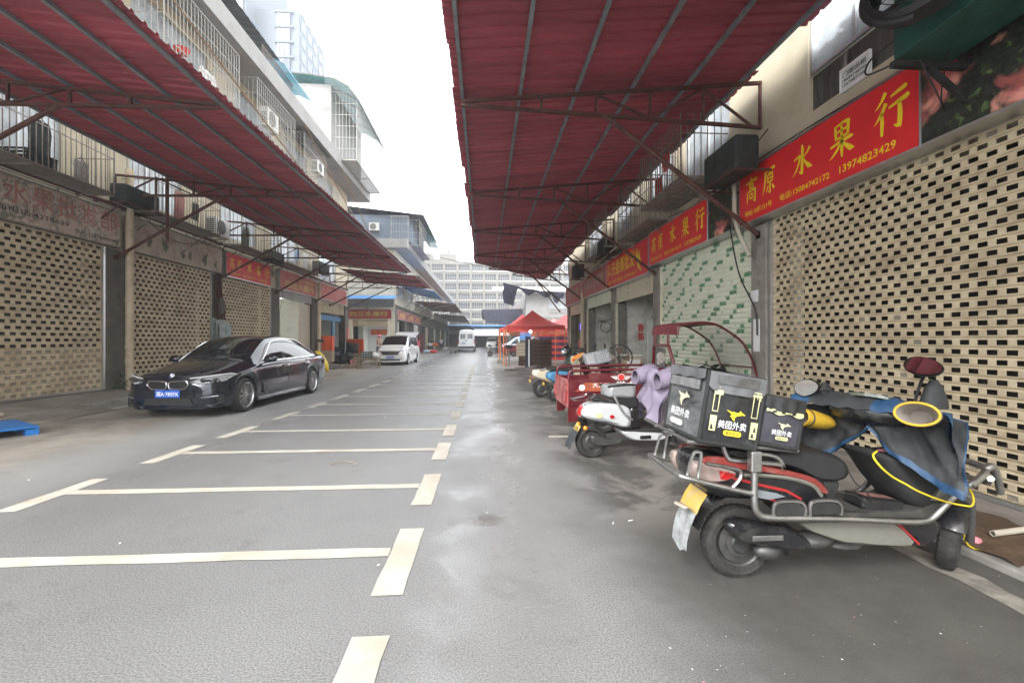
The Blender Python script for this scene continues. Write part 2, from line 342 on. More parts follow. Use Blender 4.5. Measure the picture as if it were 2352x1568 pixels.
    def text(s, body, o, u, v, h, width=None, bold=0, align='L', n=None, depth=0):
        """lettering laid on a plane: o = lower left, u / v unit directions, h = height of the characters"""
        vs, fs, w, (y0, y1) = text_mesh(body, bold); k = h/(y1-y0); kx = k if width is None else width/w
        sh = {'L': 0, 'C': -w*kx/2, 'R': -w*kx}[align]
        o = Vector(o); u = Vector(u); v = Vector(v)
        s.add([o+u*(p[0]*kx+sh)+v*((p[1]-y0)*k) for p in vs], fs); return s
    def build(s, name, mats, parent=None, smooth=None, bevel=0, seg=2, sub=0, label=None, local=False):
        me = bpy.data.meshes.new(name); vs = s.v
        if parent is not None and not local:
            r = parent
            while r.parent: r = r.parent
            Mi = (Matrix.Translation(r.location) @ r.rotation_euler.to_matrix().to_4x4()).inverted(); vs = [Mi @ p for p in vs]
        me.from_pydata([tuple(p) for p in vs], [], s.f)
        if not isinstance(mats, (list, tuple)): mats = [mats]
        for m in mats: me.materials.append(K[m] if isinstance(m, str) else m)
        me.polygons.foreach_set('material_index', s.m)
        me.validate()
        if smooth is not None:
            me.polygons.foreach_set('use_smooth', [True]*len(me.polygons)); me.set_sharp_from_angle(angle=radians(smooth))
        me.update()
        o = bpy.data.objects.new(name, me); COL.objects.link(o)
        if parent is not None: o.parent = parent
        if bevel:
            b = o.modifiers.new('bevel', 'BEVEL'); b.width = bevel; b.segments = seg; b.limit_method = 'ANGLE'; b.angle_limit = radians(35)
        if sub:
            b = o.modifiers.new('sub', 'SUBSURF'); b.levels = sub; b.render_levels = sub
        if label: o['label'] = label
        return o
_TX = {}
def text_mesh(body, bold=0):
    k = (body, bold)
    if k not in _TX:
        cu = bpy.data.curves.new('t', 'FONT'); cu.body = body; cu.offset = bold; cu.resolution_u = 2
        ob = bpy.data.objects.new('t', cu); COL.objects.link(ob); dg = bpy.context.evaluated_depsgraph_get(); dg.update()
        me = bpy.data.meshes.new_from_object(ob.evaluated_get(dg)); vs = [v.co.copy() for v in me.vertices]; fs = [tuple(p.vertices) for p in me.polygons]
        bpy.data.objects.remove(ob); bpy.data.curves.remove(cu); bpy.data.meshes.remove(me)
        x0 = min(v.x for v in vs); w = max(v.x for v in vs)-x0; y0 = min(v.y for v in vs); y1 = max(v.y for v in vs)
        for v in vs: v.x -= x0
        _TX[k] = (vs, fs, w, (y0, y1))
    return _TX[k]
G = {
 '高': [[(.46, .99, .03), (.52, .93, .10), (.55, .87, .04)], [(.10, .79, .04), (.30, .82, .06), (.70, .85, .06), (.92, .83, .10), (.95, .81, .03)], [(.34, .73, .05), (.37, .62, .06), (.38, .57, .05)], [(.34, .71, .05), (.66, .73, .07), (.64, .58, .06)], [(.37, .59, .05), (.64, .60, .05)], [(.19, .47, .05), (.20, .25, .08), (.17, .02, .03)], [(.19, .46, .05), (.60, .49, .06), (.82, .49, .10), (.83, .25, .09), (.80, .04, .08), (.66, .10, .02)], [(.38, .35, .05), (.40, .22, .06), (.41, .17, .05)], [(.38, .34, .05), (.63, .35, .06), (.61, .17, .06)], [(.41, .19, .05), (.61, .19, .05)]],
 '原': [[(.16, .88, .04), (.50, .93, .06), (.88, .95, .10), (.95, .93, .03)], [(.24, .90, .09), (.22, .60, .09), (.15, .30, .07), (.02, .02, .01)], [(.62, .88, .07), (.52, .80, .05), (.46, .74, .01)], [(.38, .74, .05), (.40, .55, .07), (.41, .42, .05)], [(.38, .73, .05), (.76, .76, .08), (.73, .45, .07)], [(.41, .59, .05), (.72, .61, .05)], [(.41, .45, .05), (.72, .46, .05)], [(.57, .45, .07), (.58, .20, .09), (.57, .04, .08), (.44, .10, .01)], [(.44, .32, .07), (.36, .18, .06), (.26, .08, .01)], [(.70, .34, .02), (.80, .22, .08), (.88, .12, .09)]],
 '水': [[(.50, .99, .05), (.53, .85, .10), (.51, .40, .10), (.50, .06, .10), (.34, .17, .01)], [(.10, .60, .04), (.28, .64, .06), (.42, .67, .08), (.33, .40, .06), (.20, .22, .05), (.02, .08, .01)], [(.88, .80, .09), (.74, .66, .06), (.56, .55, .02)], [(.54, .58, .03), (.66, .38, .07), (.82, .22, .12), (.99, .14, .02)]],
 '果': [[(.26, .95, .06), (.28, .70, .08), (.30, .52, .06)], [(.26, .92, .05), (.60, .96, .06), (.77, .94, .10), (.74, .56, .08)], [(.30, .74, .05), (.73, .76, .05)], [(.30, .55, .05), (.73, .57, .05)], [(.50, .95, .06), (.52, .55, .08), (.52, .20, .09), (.52, -.02, .05)], [(.06, .39, .05), (.40, .43, .06), (.85, .46, .09), (.95, .44, .03)], [(.49, .42, .08), (.34, .24, .07), (.18, .12, .05), (.02, .05, .01)], [(.54, .42, .03), (.66, .28, .08), (.84, .13, .12), (.99, .09, .02)]],
 '行': [[(.36, .99, .09), (.26, .84, .07), (.14, .73, .04), (.05, .68, .01)], [(.37, .73, .09), (.26, .55, .08), (.14, .42, .05), (.02, .33, .01)], [(.25, .55, .05), (.26, .30, .09), (.25, -.01, .06)], [(.50, .82, .04), (.70, .86, .07), (.90, .89, .09), (.94, .86, .02)], [(.44, .58, .04), (.70, .62, .07), (.96, .65, .10), (1.0, .62, .02)], [(.74, .62, .07), (.76, .35, .10), (.74, .05, .10), (.58, .13, .01)]],
}
def brush(mb, ch, P, k=1.0):
    """hand-drawn calligraphic character; P(x,y) maps the unit square to the sign"""
    for st in G[ch]:
        q = []
        for i in range(len(st)-1):
            for t in (0, .34, .67):
                q.append(tuple(st[i][j]+(st[i+1][j]-st[i][j])*t for j in range(3)))
        q.append(st[-1]); mb.stroke([(x, y, w*1.15*k) for x, y, w in q], P)
# ---------------------------------------------------------------- naming helpers
def thing(name, label, cat, loc=(0, 0, 0), rz=0, group=None):
    o = bpy.data.objects.new(name, None); COL.objects.link(o); o.location = loc; o.rotation_euler = (0, 0, rz); o.empty_display_size = .1
    return tag(o, label, cat, group)
def tag(o, label, cat, group=None):
    o['label'] = label; o['category'] = cat
    if group: o['group'] = group
    return o
def struct(o): o['kind'] = 'structure'; return o
def dup(root, loc=None, rz=None, label=None, group=None):
    r = root.copy(); COL.objects.link(r)
    if loc is not None: r.location = loc
    if rz is not None: r.rotation_euler = (0, 0, rz)
    if label: r['label'] = label
    if group: r['group'] = group
    for ch in list(root.children):
        c = ch.copy(); COL.objects.link(c); c.parent = r
        for g in list(ch.children):
            d = g.copy(); COL.objects.link(d); d.parent = c
    return r
XR, XL = 4.3, -8.9
def FR(u, v, n): return V(XR-n, u, v)          # right-hand facade: u along the street, v up, n out towards the road
def FL(u, v, n): return V(XL+n, u, v)          # left-hand facade
def FY(Y): return lambda u, v, n: V(u, Y-n, v) # a wall facing the camera
XZ = lambda a, b, d: V(a, d, b)
def lerp(a, b, t): return a+(b-a)*t
def inpoly(x, y, P):
    c = False; j = len(P)-1
    for i in range(len(P)):
        if (P[i][1] > y) != (P[j][1] > y) and x < (P[j][0]-P[i][0])*(y-P[i][1])/(P[j][1]-P[i][1])+P[i][0]: c = not c
        j = i
    return c
def smoothline(pts, n=6, closed=False):
    """Catmull-Rom through the points"""
    P = [Vector(p) for p in pts]; N = len(P); out = []
    for i in range(N if closed else N-1):
        a, b, c, d = (P[(i-1) % N], P[i], P[(i+1) % N], P[(i+2) % N]) if closed else (P[max(0, i-1)], P[i], P[i+1], P[min(N-1, i+2)])
        for k in range(n):
            t = k/n; out.append(.5*((2*b)+(c-a)*t+(2*a-5*b+4*c-d)*t*t+(3*b-a-3*c+d)*t**3))
    if not closed: out.append(P[-1])
    return out
# ================================================================= ground
m = MB(); m.quad((-160, -40, 0), (160, -40, 0), (160, 320, 0), (-160, 320, 0)); struct(m.build('road', 'road'))
def pave_strip(name, X0, X1, Y0, Y1, z0, z1, kerb):
    m = MB(); sgn = 1 if X1 > X0 else -1
    m.hexa([V(X0+sgn*.13, Y0, -.05), V(X1, Y0, -.05), V(X1, Y1, -.05), V(X0+sgn*.13, Y1, -.05), V(X0+sgn*.13, Y0, z0), V(X1, Y0, z1), V(X1, Y1, z1), V(X0+sgn*.13, Y1, z0)])
    struct(m.build(name, 'pave'))
    m = MB(); y = Y0
    while y < Y1-.05:
        L = min(.98, Y1-y); j = random.uniform(-.012, .012)
        m.box(min(X0+j, X0+sgn*.128+j), max(X0+j, X0+sgn*.128+j), y, y+L-.012, -.05, z0+random.uniform(0, .008)); y += L
    struct(m.build(kerb, 'kerb', bevel=.012))
pave_strip('pavement', -8.03, -8.9, 2, 31.2, .11, .25, 'kerb')
pave_strip('pavement', 3.18, 4.3, .5, 22.9, .045, .06, 'kerb')
pave_strip('pavement', -6.3, -7.0, 36, 88, .10, .15, 'kerb')
m = MB()       # broken ramp of mortar and soil across the kerb
m.grid([[V(x, y, max(.003, .118*(1-(abs(x+8.0)/.55)**2) + random.uniform(-.004, .006)) if abs(y-9.2) < .42 else .002) for x in (-8.4, -8.1, -7.95, -7.8, -7.6, -7.48)] for y in (8.5, 8.8, 9.05, 9.3, 9.6, 9.85)])
struct(m.build('kerb_ramp', 'pave', smooth=60))
# painted bays
yL = [1.85, 3.11, 4.50, 5.99, 7.33, 8.82, 10.25, 11.65, 13.1, 14.5, 15.95, 17.4, 18.85, 20.3, 21.8, 23.3, 24.9]
def xl(y): return -4.06+.053*(y-4.0)
for i, y in enumerate(yL):
    m = MB(); z = .004
    def wob(x, y_): return V(x+random.uniform(-.006, .006), y_+random.uniform(-.006, .006), z)
    a, b = (2.58-y, 3.48-y) if i == 1 else (-.52, .38)
    rows = [[wob(-.63+.01*k*0, lerp(y+a, y+b, t)) if k == 0 else wob(-.455, lerp(y+a, y+b, t)) for k in (0, 1)] for t in (0, .2, .4, .6, .8, 1)]
    m.grid(rows)
    if i > 0:
        l0 = xl(y)+.17
        m.grid([[wob(lerp(l0, -.633, t), y-.062), wob(lerp(l0, -.633, t), y+.062)] for t in [k/14 for k in range(15)]])
        m.grid([[wob(xl(y+s_), y+s_), wob(xl(y+s_)+.168, y+s_)] for s_ in (-.48, -.25, 0, .22, .43)])
    struct(m.build('bay_marking', 'paint' if i < 5 else 'paint2'))
m = MB()       # worn channel line along the right kerb
m.grid([[V(2.80+random.uniform(-.02, .02), y, .004), V(2.98+random.uniform(-.03, .03), y, .004)] for y in [1.2+.15*k for k in range(18)]])
struct(m.build('edge_line', mat('worn_edge_paint', (.30, .28, .24), .8, var=.3, ns=6, dirt=((.10, .09, .08), .6, 5))))
m = MB(); m.grid([[V(-7.75+random.uniform(-.02, .02), y, .004), V(-7.62+random.uniform(-.02, .02), y, .004)] for y in [2+.3*k for k in range(40)]])
struct(m.build('edge_line', 'paint'))
m = MB(); m.grid([[V(x, 6.6+random.uniform(-.01, .01), .004), V(x, 6.72+random.uniform(-.01, .01), .004)] for x in [.95+.07*k for k in range(6)]])
struct(m.build('bay_marking', 'paint'))

# ================================================================= facade pieces
def punched(F, u0, u1, v0, v1, pitch=.085, cell=.148, plain=()):
    """roller shutter of interlocking slats with staggered slots, every slot a real hole"""
    rp_ = random.Random(int(u0*100)); m = MB(); rows = int(round((v1-v0)/pitch)); pitch = (v1-v0)/rows; nc = int((u1-u0)/cell); hw = cell*.30
    for r in range(rows):
        z = v0+r*pitch; off = 0 if r % 2 else cell/2; us = [u0]; open_ = []
        c = u0+off+cell*.25
        while c+hw < u1-.03:
            if c-hw > u0+.03: us += [c-hw, c+hw]; open_.append(len(us)-2)
            c += cell
        us.append(u1)
        zs = [(z, -.012), (z+.006, 0), (z+pitch*.24, .006), (z+pitch*.76, .006), (z+pitch-.006, 0), (z+pitch, -.012)]
        n = len(us); vs = [F(u, a, b) for a, b in zs for u in us]; fs = []
        for i in range(5):
            for k in range(n-1):
                if i == 2 and k in open_: continue
                fs.append((i*n+k, i*n+k+1, (i+1)*n+k+1, (i+1)*n+k))
        o = m.add(vs, fs)
        for k in open_:
            a, b, c_, d = o+2*n+k, o+2*n+k+1, o+3*n+k+1, o+3*n+k
            q = m.add([F(us[k], zs[2][0], -.004), F(us[k+1], zs[2][0], -.004), F(us[k+1], zs[3][0], -.004), F(us[k], zs[3][0], -.004)], [])
            e = [(a, b, q+1, q), (b, c_, q+2, q+1), (c_, d, q+3, q+2), (d, a, q, q+3)]; m.f += e; m.m += [m.mi]*4
            if r in plain or rp_.random() < .018: m.f.append((q, q+1, q+2, q+3)); m.m.append(1)
    return m
def ribbed(F, u0, u1, v0, v1, pitch=.085, pattern=None):
    """solid roller shutter of rounded slats; pattern(row, col) marks coloured cells"""
    m = MB(); rows = int(round((v1-v0)/pitch)); pitch = (v1-v0)/rows; cw = .11; nc = max(1, int((u1-u0)/cw))
    us = [lerp(u0, u1, k/nc) for k in range(nc+1)]
    for r in range(rows):
        z = v0+r*pitch; prof = [(0, -.010), (.08, .004), (.35, .013), (.65, .013), (.9, .004), (1, -.010)]; n = nc+1
        o = m.add([F(u, z+a*pitch, b) for a, b in prof for u in us], [])
        for i in range(5):
            for k in range(nc):
                m.f.append((o+i*n+k, o+i*n+k+1, o+(i+1)*n+k+1, o+(i+1)*n+k)); m.m.append(1 if (pattern and 0 < i < 4 and pattern(r, k)) else 0)
    return m
def wall_open(m, F, u0, u1, v0, v1, holes, depth=.15):
    """wall sheet with rectangular openings and reveals"""
    us = sorted({u0, u1, *[h[0] for h in holes], *[h[1] for h in holes]}); vs = sorted({v0, v1, *[h[2] for h in holes], *[h[3] for h in holes]})
    for i in range(len(us)-1):
        for j in range(len(vs)-1):
            cu, cv = (us[i]+us[i+1])/2, (vs[j]+vs[j+1])/2
            if any(h[0] < cu < h[1] and h[2] < cv < h[3] for h in holes): continue
            m.quad(F(us[i], vs[j], 0), F(us[i+1], vs[j], 0), F(us[i+1], vs[j+1], 0), F(us[i], vs[j+1], 0))
    for a, b, c, d in holes:
        for p, q in (((a, c), (b, c)), ((b, c), (b, d)), ((b, d), (a, d)), ((a, d), (a, c))):
            m.quad(F(*p, 0), F(*q, 0), F(*q, -depth), F(*p, -depth))
    return m
def window(F, a, b, c, d, parent, n=-.08, mull=2, glass='glass', frame='alu', fw=.05, curtain=True):
    m = MB(); e = .004
    m.fbox(F, a+e, b-e, c+e, c+fw, n-.03, n+.03).fbox(F, a+e, b-e, d-fw, d-e, n-.03, n+.03)
    m.fbox(F, a+e, a+fw, c+fw+.002, d-fw-.002, n-.03, n+.03).fbox(F, b-fw, b-e, c+fw+.002, d-fw-.002, n-.03, n+.03)
    for k in range(1, mull): u = lerp(a, b, k/mull); m.fbox(F, u-fw*.4, u+fw*.4, c+fw+.002, d-fw-.002, n-.028, n+.028)
    o = m.build('window', frame, parent)
    m = MB(); m.quad(F(a, c, n-.005), F(b, c, n-.005), F(b, d, n-.005), F(a, d, n-.005)); m.build('pane', glass, o)
    if not curtain: pass
    return o
def cage(F, u0, u1, v0, v1, n1, label, group, mt='irong', sp=.115, rails=3, floor='irong', brackets=True, roof=None):
    """projecting security cage of welded bars in front of a window"""
    c = F(u0, v0, 0); t = thing('window_cage', label, 'window cage', c, 0, group); m = MB(); r = .009
    for v in [lerp(v0, v1, k/rails) for k in range(rails+1)]:
        rr = .02 if v in (v0, v1) else .012
        m.tube([F(u0, v, 0), F(u0, v, n1), F(u1, v, n1), F(u1, v, 0)], rr, 4)
    nb = int((u1-u0)/sp)
    for k in range(nb+1):
        u = lerp(u0, u1, k/nb); m.tube([F(u, v0, n1), F(u, v1, n1)], .016 if k in (0, nb) else r, 4, cap=False)
    ns = max(2, int(n1/sp))
    for s_ in range(1, ns):
        n = n1*s_/ns; m.tube([F(u0, v0, n), F(u0, v1, n)], r, 4, cap=False); m.tube([F(u1, v0, n), F(u1, v1, n)], r, 4, cap=False)
        m.tube([F(u0, v1, n), F(u1, v1, n)], r, 4, cap=False)
    m.build('bars', mt, t)
    if floor:
        m = MB(); n = .06
        while n < n1-.02: m.fbox(F, u0+.01, u1-.01, v0-.012, v0+.006, n, n+.062); n += .088
        for u in (u0, (u0+u1)/2, u1): m.tube([F(u, v0-.03, 0), F(u, v0-.03, n1)], .02, 4)
        m.build('floor_grille', floor, t)
    if brackets:
        for u in (lerp(u0, u1, .12), lerp(u0, u1, .88)):
            m = MB(); m.tube([F(u, v0-.5, .02), F(u, v0-.05, n1*.75)], .016, 4).tube([F(u, v0-.55, .02), F(u, v0-.02, .02)], .016, 4); m.build('bracket', floor or mt, t)
    if roof:
        m = MB(); N = 24
        m.grid([[F(lerp(u0-.1, u1+.1, k/N), v1+.12+.012*(k % 2), -.02), F(lerp(u0-.1, u1+.1, k/N), v1-.02+.012*(k % 2), n1+.2)] for k in range(N+1)]); m.build('roof_sheet', roof, t)
    return t
def ac_unit(F, u, v, label, w=.8, h=.56, d=.3, n0=.15, mt='acw', group='outdoor air conditioner units', fan=True):
    """outdoor unit on two wall brackets"""
    t = thing('air_conditioner', label, 'air conditioner', F(u, v, n0), 0, group)
    m = MB(); m.fbox(F, u, u+w, v, v+h, n0, n0+d); c = m.build('case', mt, t, bevel=.02)
    if fan:
        m = MB(); cu, cv = u+w*.4, v+h*.5
        m.lathe([(.0, n0+d+.004), (h*.40, n0+d+.004), (h*.40, n0+d+.016), (h*.37, n0+d+.016)], lambda x, y, n: F(cu+x, cv+y, n), 20)
        for k in range(6): m.tube([F(cu, cv, n0+d+.014), F(cu+h*.38*cos(k*pi/3), cv+h*.38*sin(k*pi/3), n0+d+.014)], .006, 4)
        m.build('fan_grille', mat('dark_fan_grille', (.20, .20, .19), .6), t)
        m = MB()
        for k in range(7): m.fbox(F, u-.006, u-.001, v+.08+k*.06, v+.11+k*.06, n0+.04, n0+d-.04)
        m.build('side_louvre', 'dark', t)
    for a in (.12, .88):
        m = MB(); uu = u+w*a; m.tube([F(uu, v-.025, -.0), F(uu, v-.025, n0+d)], .018, 4).tube([F(uu, v-.3, .01), F(uu, v-.03, n0+d*.8)], .014, 4); m.build('bracket', 'irong', t)
    return t
def sign_board(F, u0, u1, v0, v1, label, base, n=.10, tilt=0, name='shop_sign', frame='alu'):
    """boxed sign: panel, thin frame; returns the thing and a placer P(x,y) for its face (x from reading left)"""
    t = thing(name, label, 'shop sign', F((u0+u1)/2, v0, 0)); m = MB(); a, b = sorted((u0, u1))
    m.fbox(F, a, b, v0, v1, .012, n-.01); m.build('panel', base, t)
    m = MB(); e = .012
    m.fbox(F, a-e, b+e, v0-.03, v0-.002, .01, n).fbox(F, a-e, b+e, v1+.002, v1+.03, .01, n).fbox(F, a-e, a-.001, v0-.002, v1+.002, .01, n).fbox(F, b+.001, b+e, v0-.002, v1+.002, .01, n); m.build('sign_frame', frame, t)
    return t, (lambda x, y: F(lerp(u0, u1, x), lerp(v0, v1, y), n-.005))
def letter(t, P, body, x0, x1, y0, y1, m_, bold=.01):
    m = MB(); o = P(x0, y0); du = P(x1, y0)-o; dv = P(x0, y1)-o
    m.text(body, o, du.normalized(), dv.normalized(), dv.length, du.length, bold); return m.build('lettering', m_, t)
def brushes(t, P, chars, spots, m_, asp, k=1.15):
    """spots: (centre x, bottom y, height) on the board; asp = board height / width"""
    for ch, (cx, y, h, wx) in zip(chars, spots):
        m = MB(); w = h*asp*wx; brush(m, ch, lambda a, b: P(cx-w/2+a*w, y+b*h), k); m.build('lettering', m_, t)
GYL = lambda t, P, asp, nums=True: (
    brushes(t, P, '高原水果行', [(.105, .33, .50, .80), (.25, .34, .46, .85), (.475, .36, .50, .95), (.69, .34, .50, .95), (.90, .33, .54, .95)], 'yellow', asp),
    letter(t, P, '地址:10栋121号', .05, .27, .10, .21, 'yellow'), letter(t, P, '电话:15084742172', .33, .63, .10, .22, 'yellow'), letter(t, P, '13974823429', .68, .92, .10, .21, 'yellow'))

# ================================================================= right-hand building
RB = thing('market_building', 'cream two storey market building with shuttered shops behind the parked scooters', 'building', (4.3, 10, 0))
PR = [2.65, 6.78, 10.98, 14.75, 18.95, 22.75]      # pillars along the street
m = MB()
wall_open(m, FR, -3, 22.9, 3.2, 12.5, [(2.9, 5.80, 4.42, 6.9), (7.75, 9.6, 4.7, 6.4), (10.2, 11.6, 4.7, 6.3), (13, 14.6, 4.7, 6.3), (16.5, 18.5, 4.7, 6.3)])
m.box(4.301, 12, .5, 22.9, 12.5, 12.7); m.quad((12, .5, 0), (12, 22.9, 0), (12, 22.9, 12.5), (12, .5, 12.5)); m.quad((4.36, -3, .06), (4.36, 2.4, .06), (4.36, 2.4, 3.19), (4.36, -3, 3.19))
m.quad((4.3, 22.9, 0), (12, 22.9, 0), (12, 22.9, 12.5), (4.3, 22.9, 12.5))
m.quad((4.305, .5, 3.2), (12, .5, 3.2), (12, 22.9, 3.2), (4.305, 22.9, 3.2))
m.build('wall', 'cream', RB)
for y in PR:
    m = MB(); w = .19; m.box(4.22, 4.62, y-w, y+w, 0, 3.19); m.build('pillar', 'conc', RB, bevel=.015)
m = MB(); m.box(4.32, 12, .5, 22.8, 0, .062); m.build('shop_floor', 'conc', RB)
m = MB()
for y in PR[1:5]: m.box(4.63, 9, y-.08, y+.08, .063, 3.19)
m.box(9, 9.1, .5, 22.8, .063, 3.19); m.build('inner_wall', 'innerg', RB)
m = MB(); m.fbox(FR, -4, 22.85, 3.9, 4.08, .001, .05); m.build('ledge', 'cream', RB)
# shutter nearest: cream punched slats
sh = punched(FR, 2.9, 6.52, .10, 3.22).build('roller_shutter', ['slat', 'slatfill'], RB, label='cream roller shutter of slotted slats, dirty towards the bottom')
m = MB(); m.fbox(FR, 6.525, 6.585, .07, 3.2, -.03, .05); m.build('guide_rail', 'alu', sh)
m = MB(); m.fbox(FR, 2.9, 6.52, .065, .099, -.02, .02); m.build('bottom_bar', 'alu', sh)
m = MB(); m.fbox(FR, 2.9, 6.5, .063, 3.19, -.5, -.45); m.build('shade_backing', 'dark', RB)  # dark sheet with the unlit shop's shade put into its colour
for y, z, w, h in ((6.3, .9, .05, .25), (6.42, 1.3, .06, .3), (6.3, .2, .14, .06)): pass
rnd = random.Random(3); pat = {(r, k) for r in range(60) for k in range(60) if ((k//1+3*(r//2)+(r % 2)*2) % 7 in (0, 1) and rnd.random() < .62)}
sh = ribbed(FR, 7.05, 10.74, .10, 3.22, .085, lambda r, k: (r, k) in pat).build('roller_shutter', ['slatg', 'green'], RB, smooth=50, label='white roller shutter with scattered green blocks')
m = MB()
for r in range(6, 30, 3):
    for k in range(2+r % 4, 34, 5):
        if rnd.random() < .6: u = 7.1+k*.108; m.fbox(FR, u, u+.018, .1+r*.085+.03, .1+r*.085+.055, .012, .0155)
m.build('vent_slots', 'black', sh)
m = MB(); m.fbox(FR, 10.745, 10.785, .07, 3.2, -.03, .05); m.build('guide_rail', 'slatw', sh)
for a, b, z, mt_, lb in ((11.2, 14.54, 2.62, 'slatw', 'white roller shutter half rolled up under the yellow lettered sign'), (14.97, 18.73, 2.70, 'slatg', 'greenish shutter rolled up under the faded sign'), (19.16, 22.53, 2.6, 'slatw', 'shutter rolled up at the far corner')):
    sh = ribbed(FR, a, b, z, 3.2, .085).build('roller_shutter', [mt_, 'green'], RB, smooth=50, label=lb)
    for p, q in ((a, a+.05), (b-.05, b)): m = MB(); m.fbox(FR, p, q, .07, z-.002, -.03, .04); m.build('guide_rail', 'slatw', sh)
# fittings inside the open shops
m = MB(); m.box(6.9, 6.98, 11.1, 14.6, .063, 3.1); m.box(6.85, 6.9, 12.35, 12.5, .063, 3.1); m.build('partition', 'innerg', RB)
m = MB(); m.box(6.6, 6.68, 15.0, 18.8, .063, 3.1); m.build('partition', 'innerw', RB)
m = MB(); m.box(7.2, 7.28, 19.1, 22.6, .063, 3.1); m.build('partition', 'innerw', RB)
# upper window: sliding panes above dark panels
w = window(FR, 2.9, 5.80, 4.92, 6.9, RB, n=-.05, mull=4); m = MB(); m.quad(*[FR(a, b, -.14) for a, b in ((2.9, 4.9), (5.8, 4.9), (5.8, 6.9), (2.9, 6.9))]); m.build('curtain', 'curtain', w)
m = MB(); m.quad(*[FR(a, b, -.07) for a, b in ((2.9, 4.42), (5.8, 4.42), (5.8, 4.915), (2.9, 4.915))]); m.build('lower_panel', 'dpanel', RB)
m = MB()
for u in (3.4, 4.32, 5.24): m.fbox(FR, u-.02, u+.02, 4.425, 4.91, -.065, -.045)
m.build('panel_mullion', 'irong', RB)
for a, b in ((7.75, 9.6), (10.2, 11.6), (13, 14.6), (16.5, 18.5)):
    w = window(FR, a, b, 4.7, 6.4 if a == 7.75 else 6.3, RB); m = MB(); m.quad(*[FR(p, q, -.14) for p, q in ((a, 4.7), (b, 4.7), (b, 6.4), (a, 6.4))]); m.build('curtain', 'curtain', w)

t, P = sign_board(FR, 7.02, 4.02, 3.25, 4.04, 'large red sign with yellow brush characters above the cream slotted shutter', 'red', n=.24)
GYL(t, P, .79/3.0)
t, P = sign_board(FR, 4.005, 2.5, 3.25, 4.04, 'printed photo panel of red fruit and leaves beside the large red sign', 'fruit', n=.235, name='photo_panel')
t, P = sign_board(FR, 11.02, 8.08, 3.25, 4.02, 'red sign with yellow brush characters above the green and white shutter', 'red', n=.24)
GYL(t, P, .77/2.94)
t, P = sign_board(FR, 8.06, 7.25, 3.25, 4.02, 'narrow dark fruit photo panel behind the hanging grey hose', 'fruit', n=.235, name='photo_panel')
t, P = sign_board(FR, 15.0, 11.15, 3.12, 4.0, 'red sign with blocky yellow characters and a yellow banana patch', 'red', n=.22)
letter(t, P, '陈氏香蕉批发', .04, .74, .36, .88, 'yellow', .012); letter(t, P, '10栋118号 电话:13574816617', .04, .80, .10, .24, 'yellow')
m = MB()
for k, (bx, by, an) in enumerate(((.86, .30, 0), (.89, .45, .5), (.84, .55, .9))):
    m.stroke([(bx-.05, by+.30, .02), (bx-.055, by+.15, .035), (bx-.04, by, .04), (bx-.005, by-.12, .03), (bx+.03, by-.18, .01)], lambda x, y: P(x, y)+FR(0, 0, .002*k)-FR(0, 0, 0))
m.build('banana_print', 'yellow', t)
t, P = sign_board(FR, 19.0, 15.1, 3.15, 4.0, 'faded pink sign over the pale inner wall', 'redf', n=.2)
letter(t, P, '水果批发零售', .10, .90, .30, .78, 'cream2', .006)
t, P = sign_board(FR, 22.7, 19.1, 3.1, 3.95, 'faded pink sign at the far corner of the right building', 'redf', n=.2)
letter(t, P, '鲜果批发', .15, .85, .3, .78, 'cream2', .006)
t, P = sign_board(FR, 5.20, 4.80, 4.40, 4.62, 'white paper notice with black characters on the upper dark panels', 'paper', n=.045, name='notice', frame='paper')
for body, y0, y1 in (('门面出租', .62, .90), ('18684748990', .36, .52), ('13574877281', .10, .26)): letter(t, P, body, .08, .92, y0, y1, 'letb')
for y, z, w_, h, lb in ((6.80, 1.25, .16, .50, 'white notice sheet on the pillar beside the slotted shutter'), (6.86, 2.02, .2, .18, 'torn white paper scrap high on the near pillar')):
    m = MB(); m.box(4.206, 4.212, y-w_/2, y+w_/2, z, z+h); o = m.build('notice', 'paper'); tag(o, lb, 'notice')

# ================================================================= left-hand building
LB = thing('market_building', 'cream three storey market building with shuttered shops behind the dark sedan', 'building', (-8.9, 16, 0))
PL = [(6.95, 7.4), (11.24, 11.86), (15.40, 15.99), (19.52, 20.28), (24.08, 24.84), (29.6, 30.3)]
UP = [(6.9, 9.2), (11.9, 15.4), (16.6, 19.8), (20.8, 23.6), (24.8, 27.5)]
m = MB()
holes = [(7.6, 10.2, 5.0, 6.8), (12.0, 14.0, 5.0, 6.8), (15.9, 18.4, 5.0, 6.8), (19.6, 22.4, 5.0, 6.8), (25.2, 28, 4.75, 6.4)]+[(a+.15, b-.15, 8.1, 10.5) for a, b in UP]
wall_open(m, FL, 3, 30.3, 3.6, 10.85, holes); m.quad((-8.98, 3, .26), (-8.98, 6.9, .26), (-8.98, 6.9, 3.59), (-8.98, 3, 3.59))
m.quad((-8.9, 30.3, 0), (-20, 30.3, 0), (-20, 30.3, 10.9), (-8.9, 30.3, 10.9)); m.quad((-8.905, 3, 3.6), (-20, 3, 3.6), (-20, 30.3, 3.6), (-8.905, 30.3, 3.6))
m.quad((-20, 2, 0), (-20, 30.3, 0), (-20, 30.3, 10.9), (-20, 2, 10.9))
m.build('wall', 'cream', LB)
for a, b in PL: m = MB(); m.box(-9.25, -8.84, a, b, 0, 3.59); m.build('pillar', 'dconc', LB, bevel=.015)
m = MB(); m.box(-20, -8.93, 2, 30.2, 0, .26); m.build('shop_floor', 'conc', LB)
m = MB()
for y in (20.0, 24.4, 29.7): m.box(-13.5, -9.26, y-.07, y+.07, .261, 3.59)
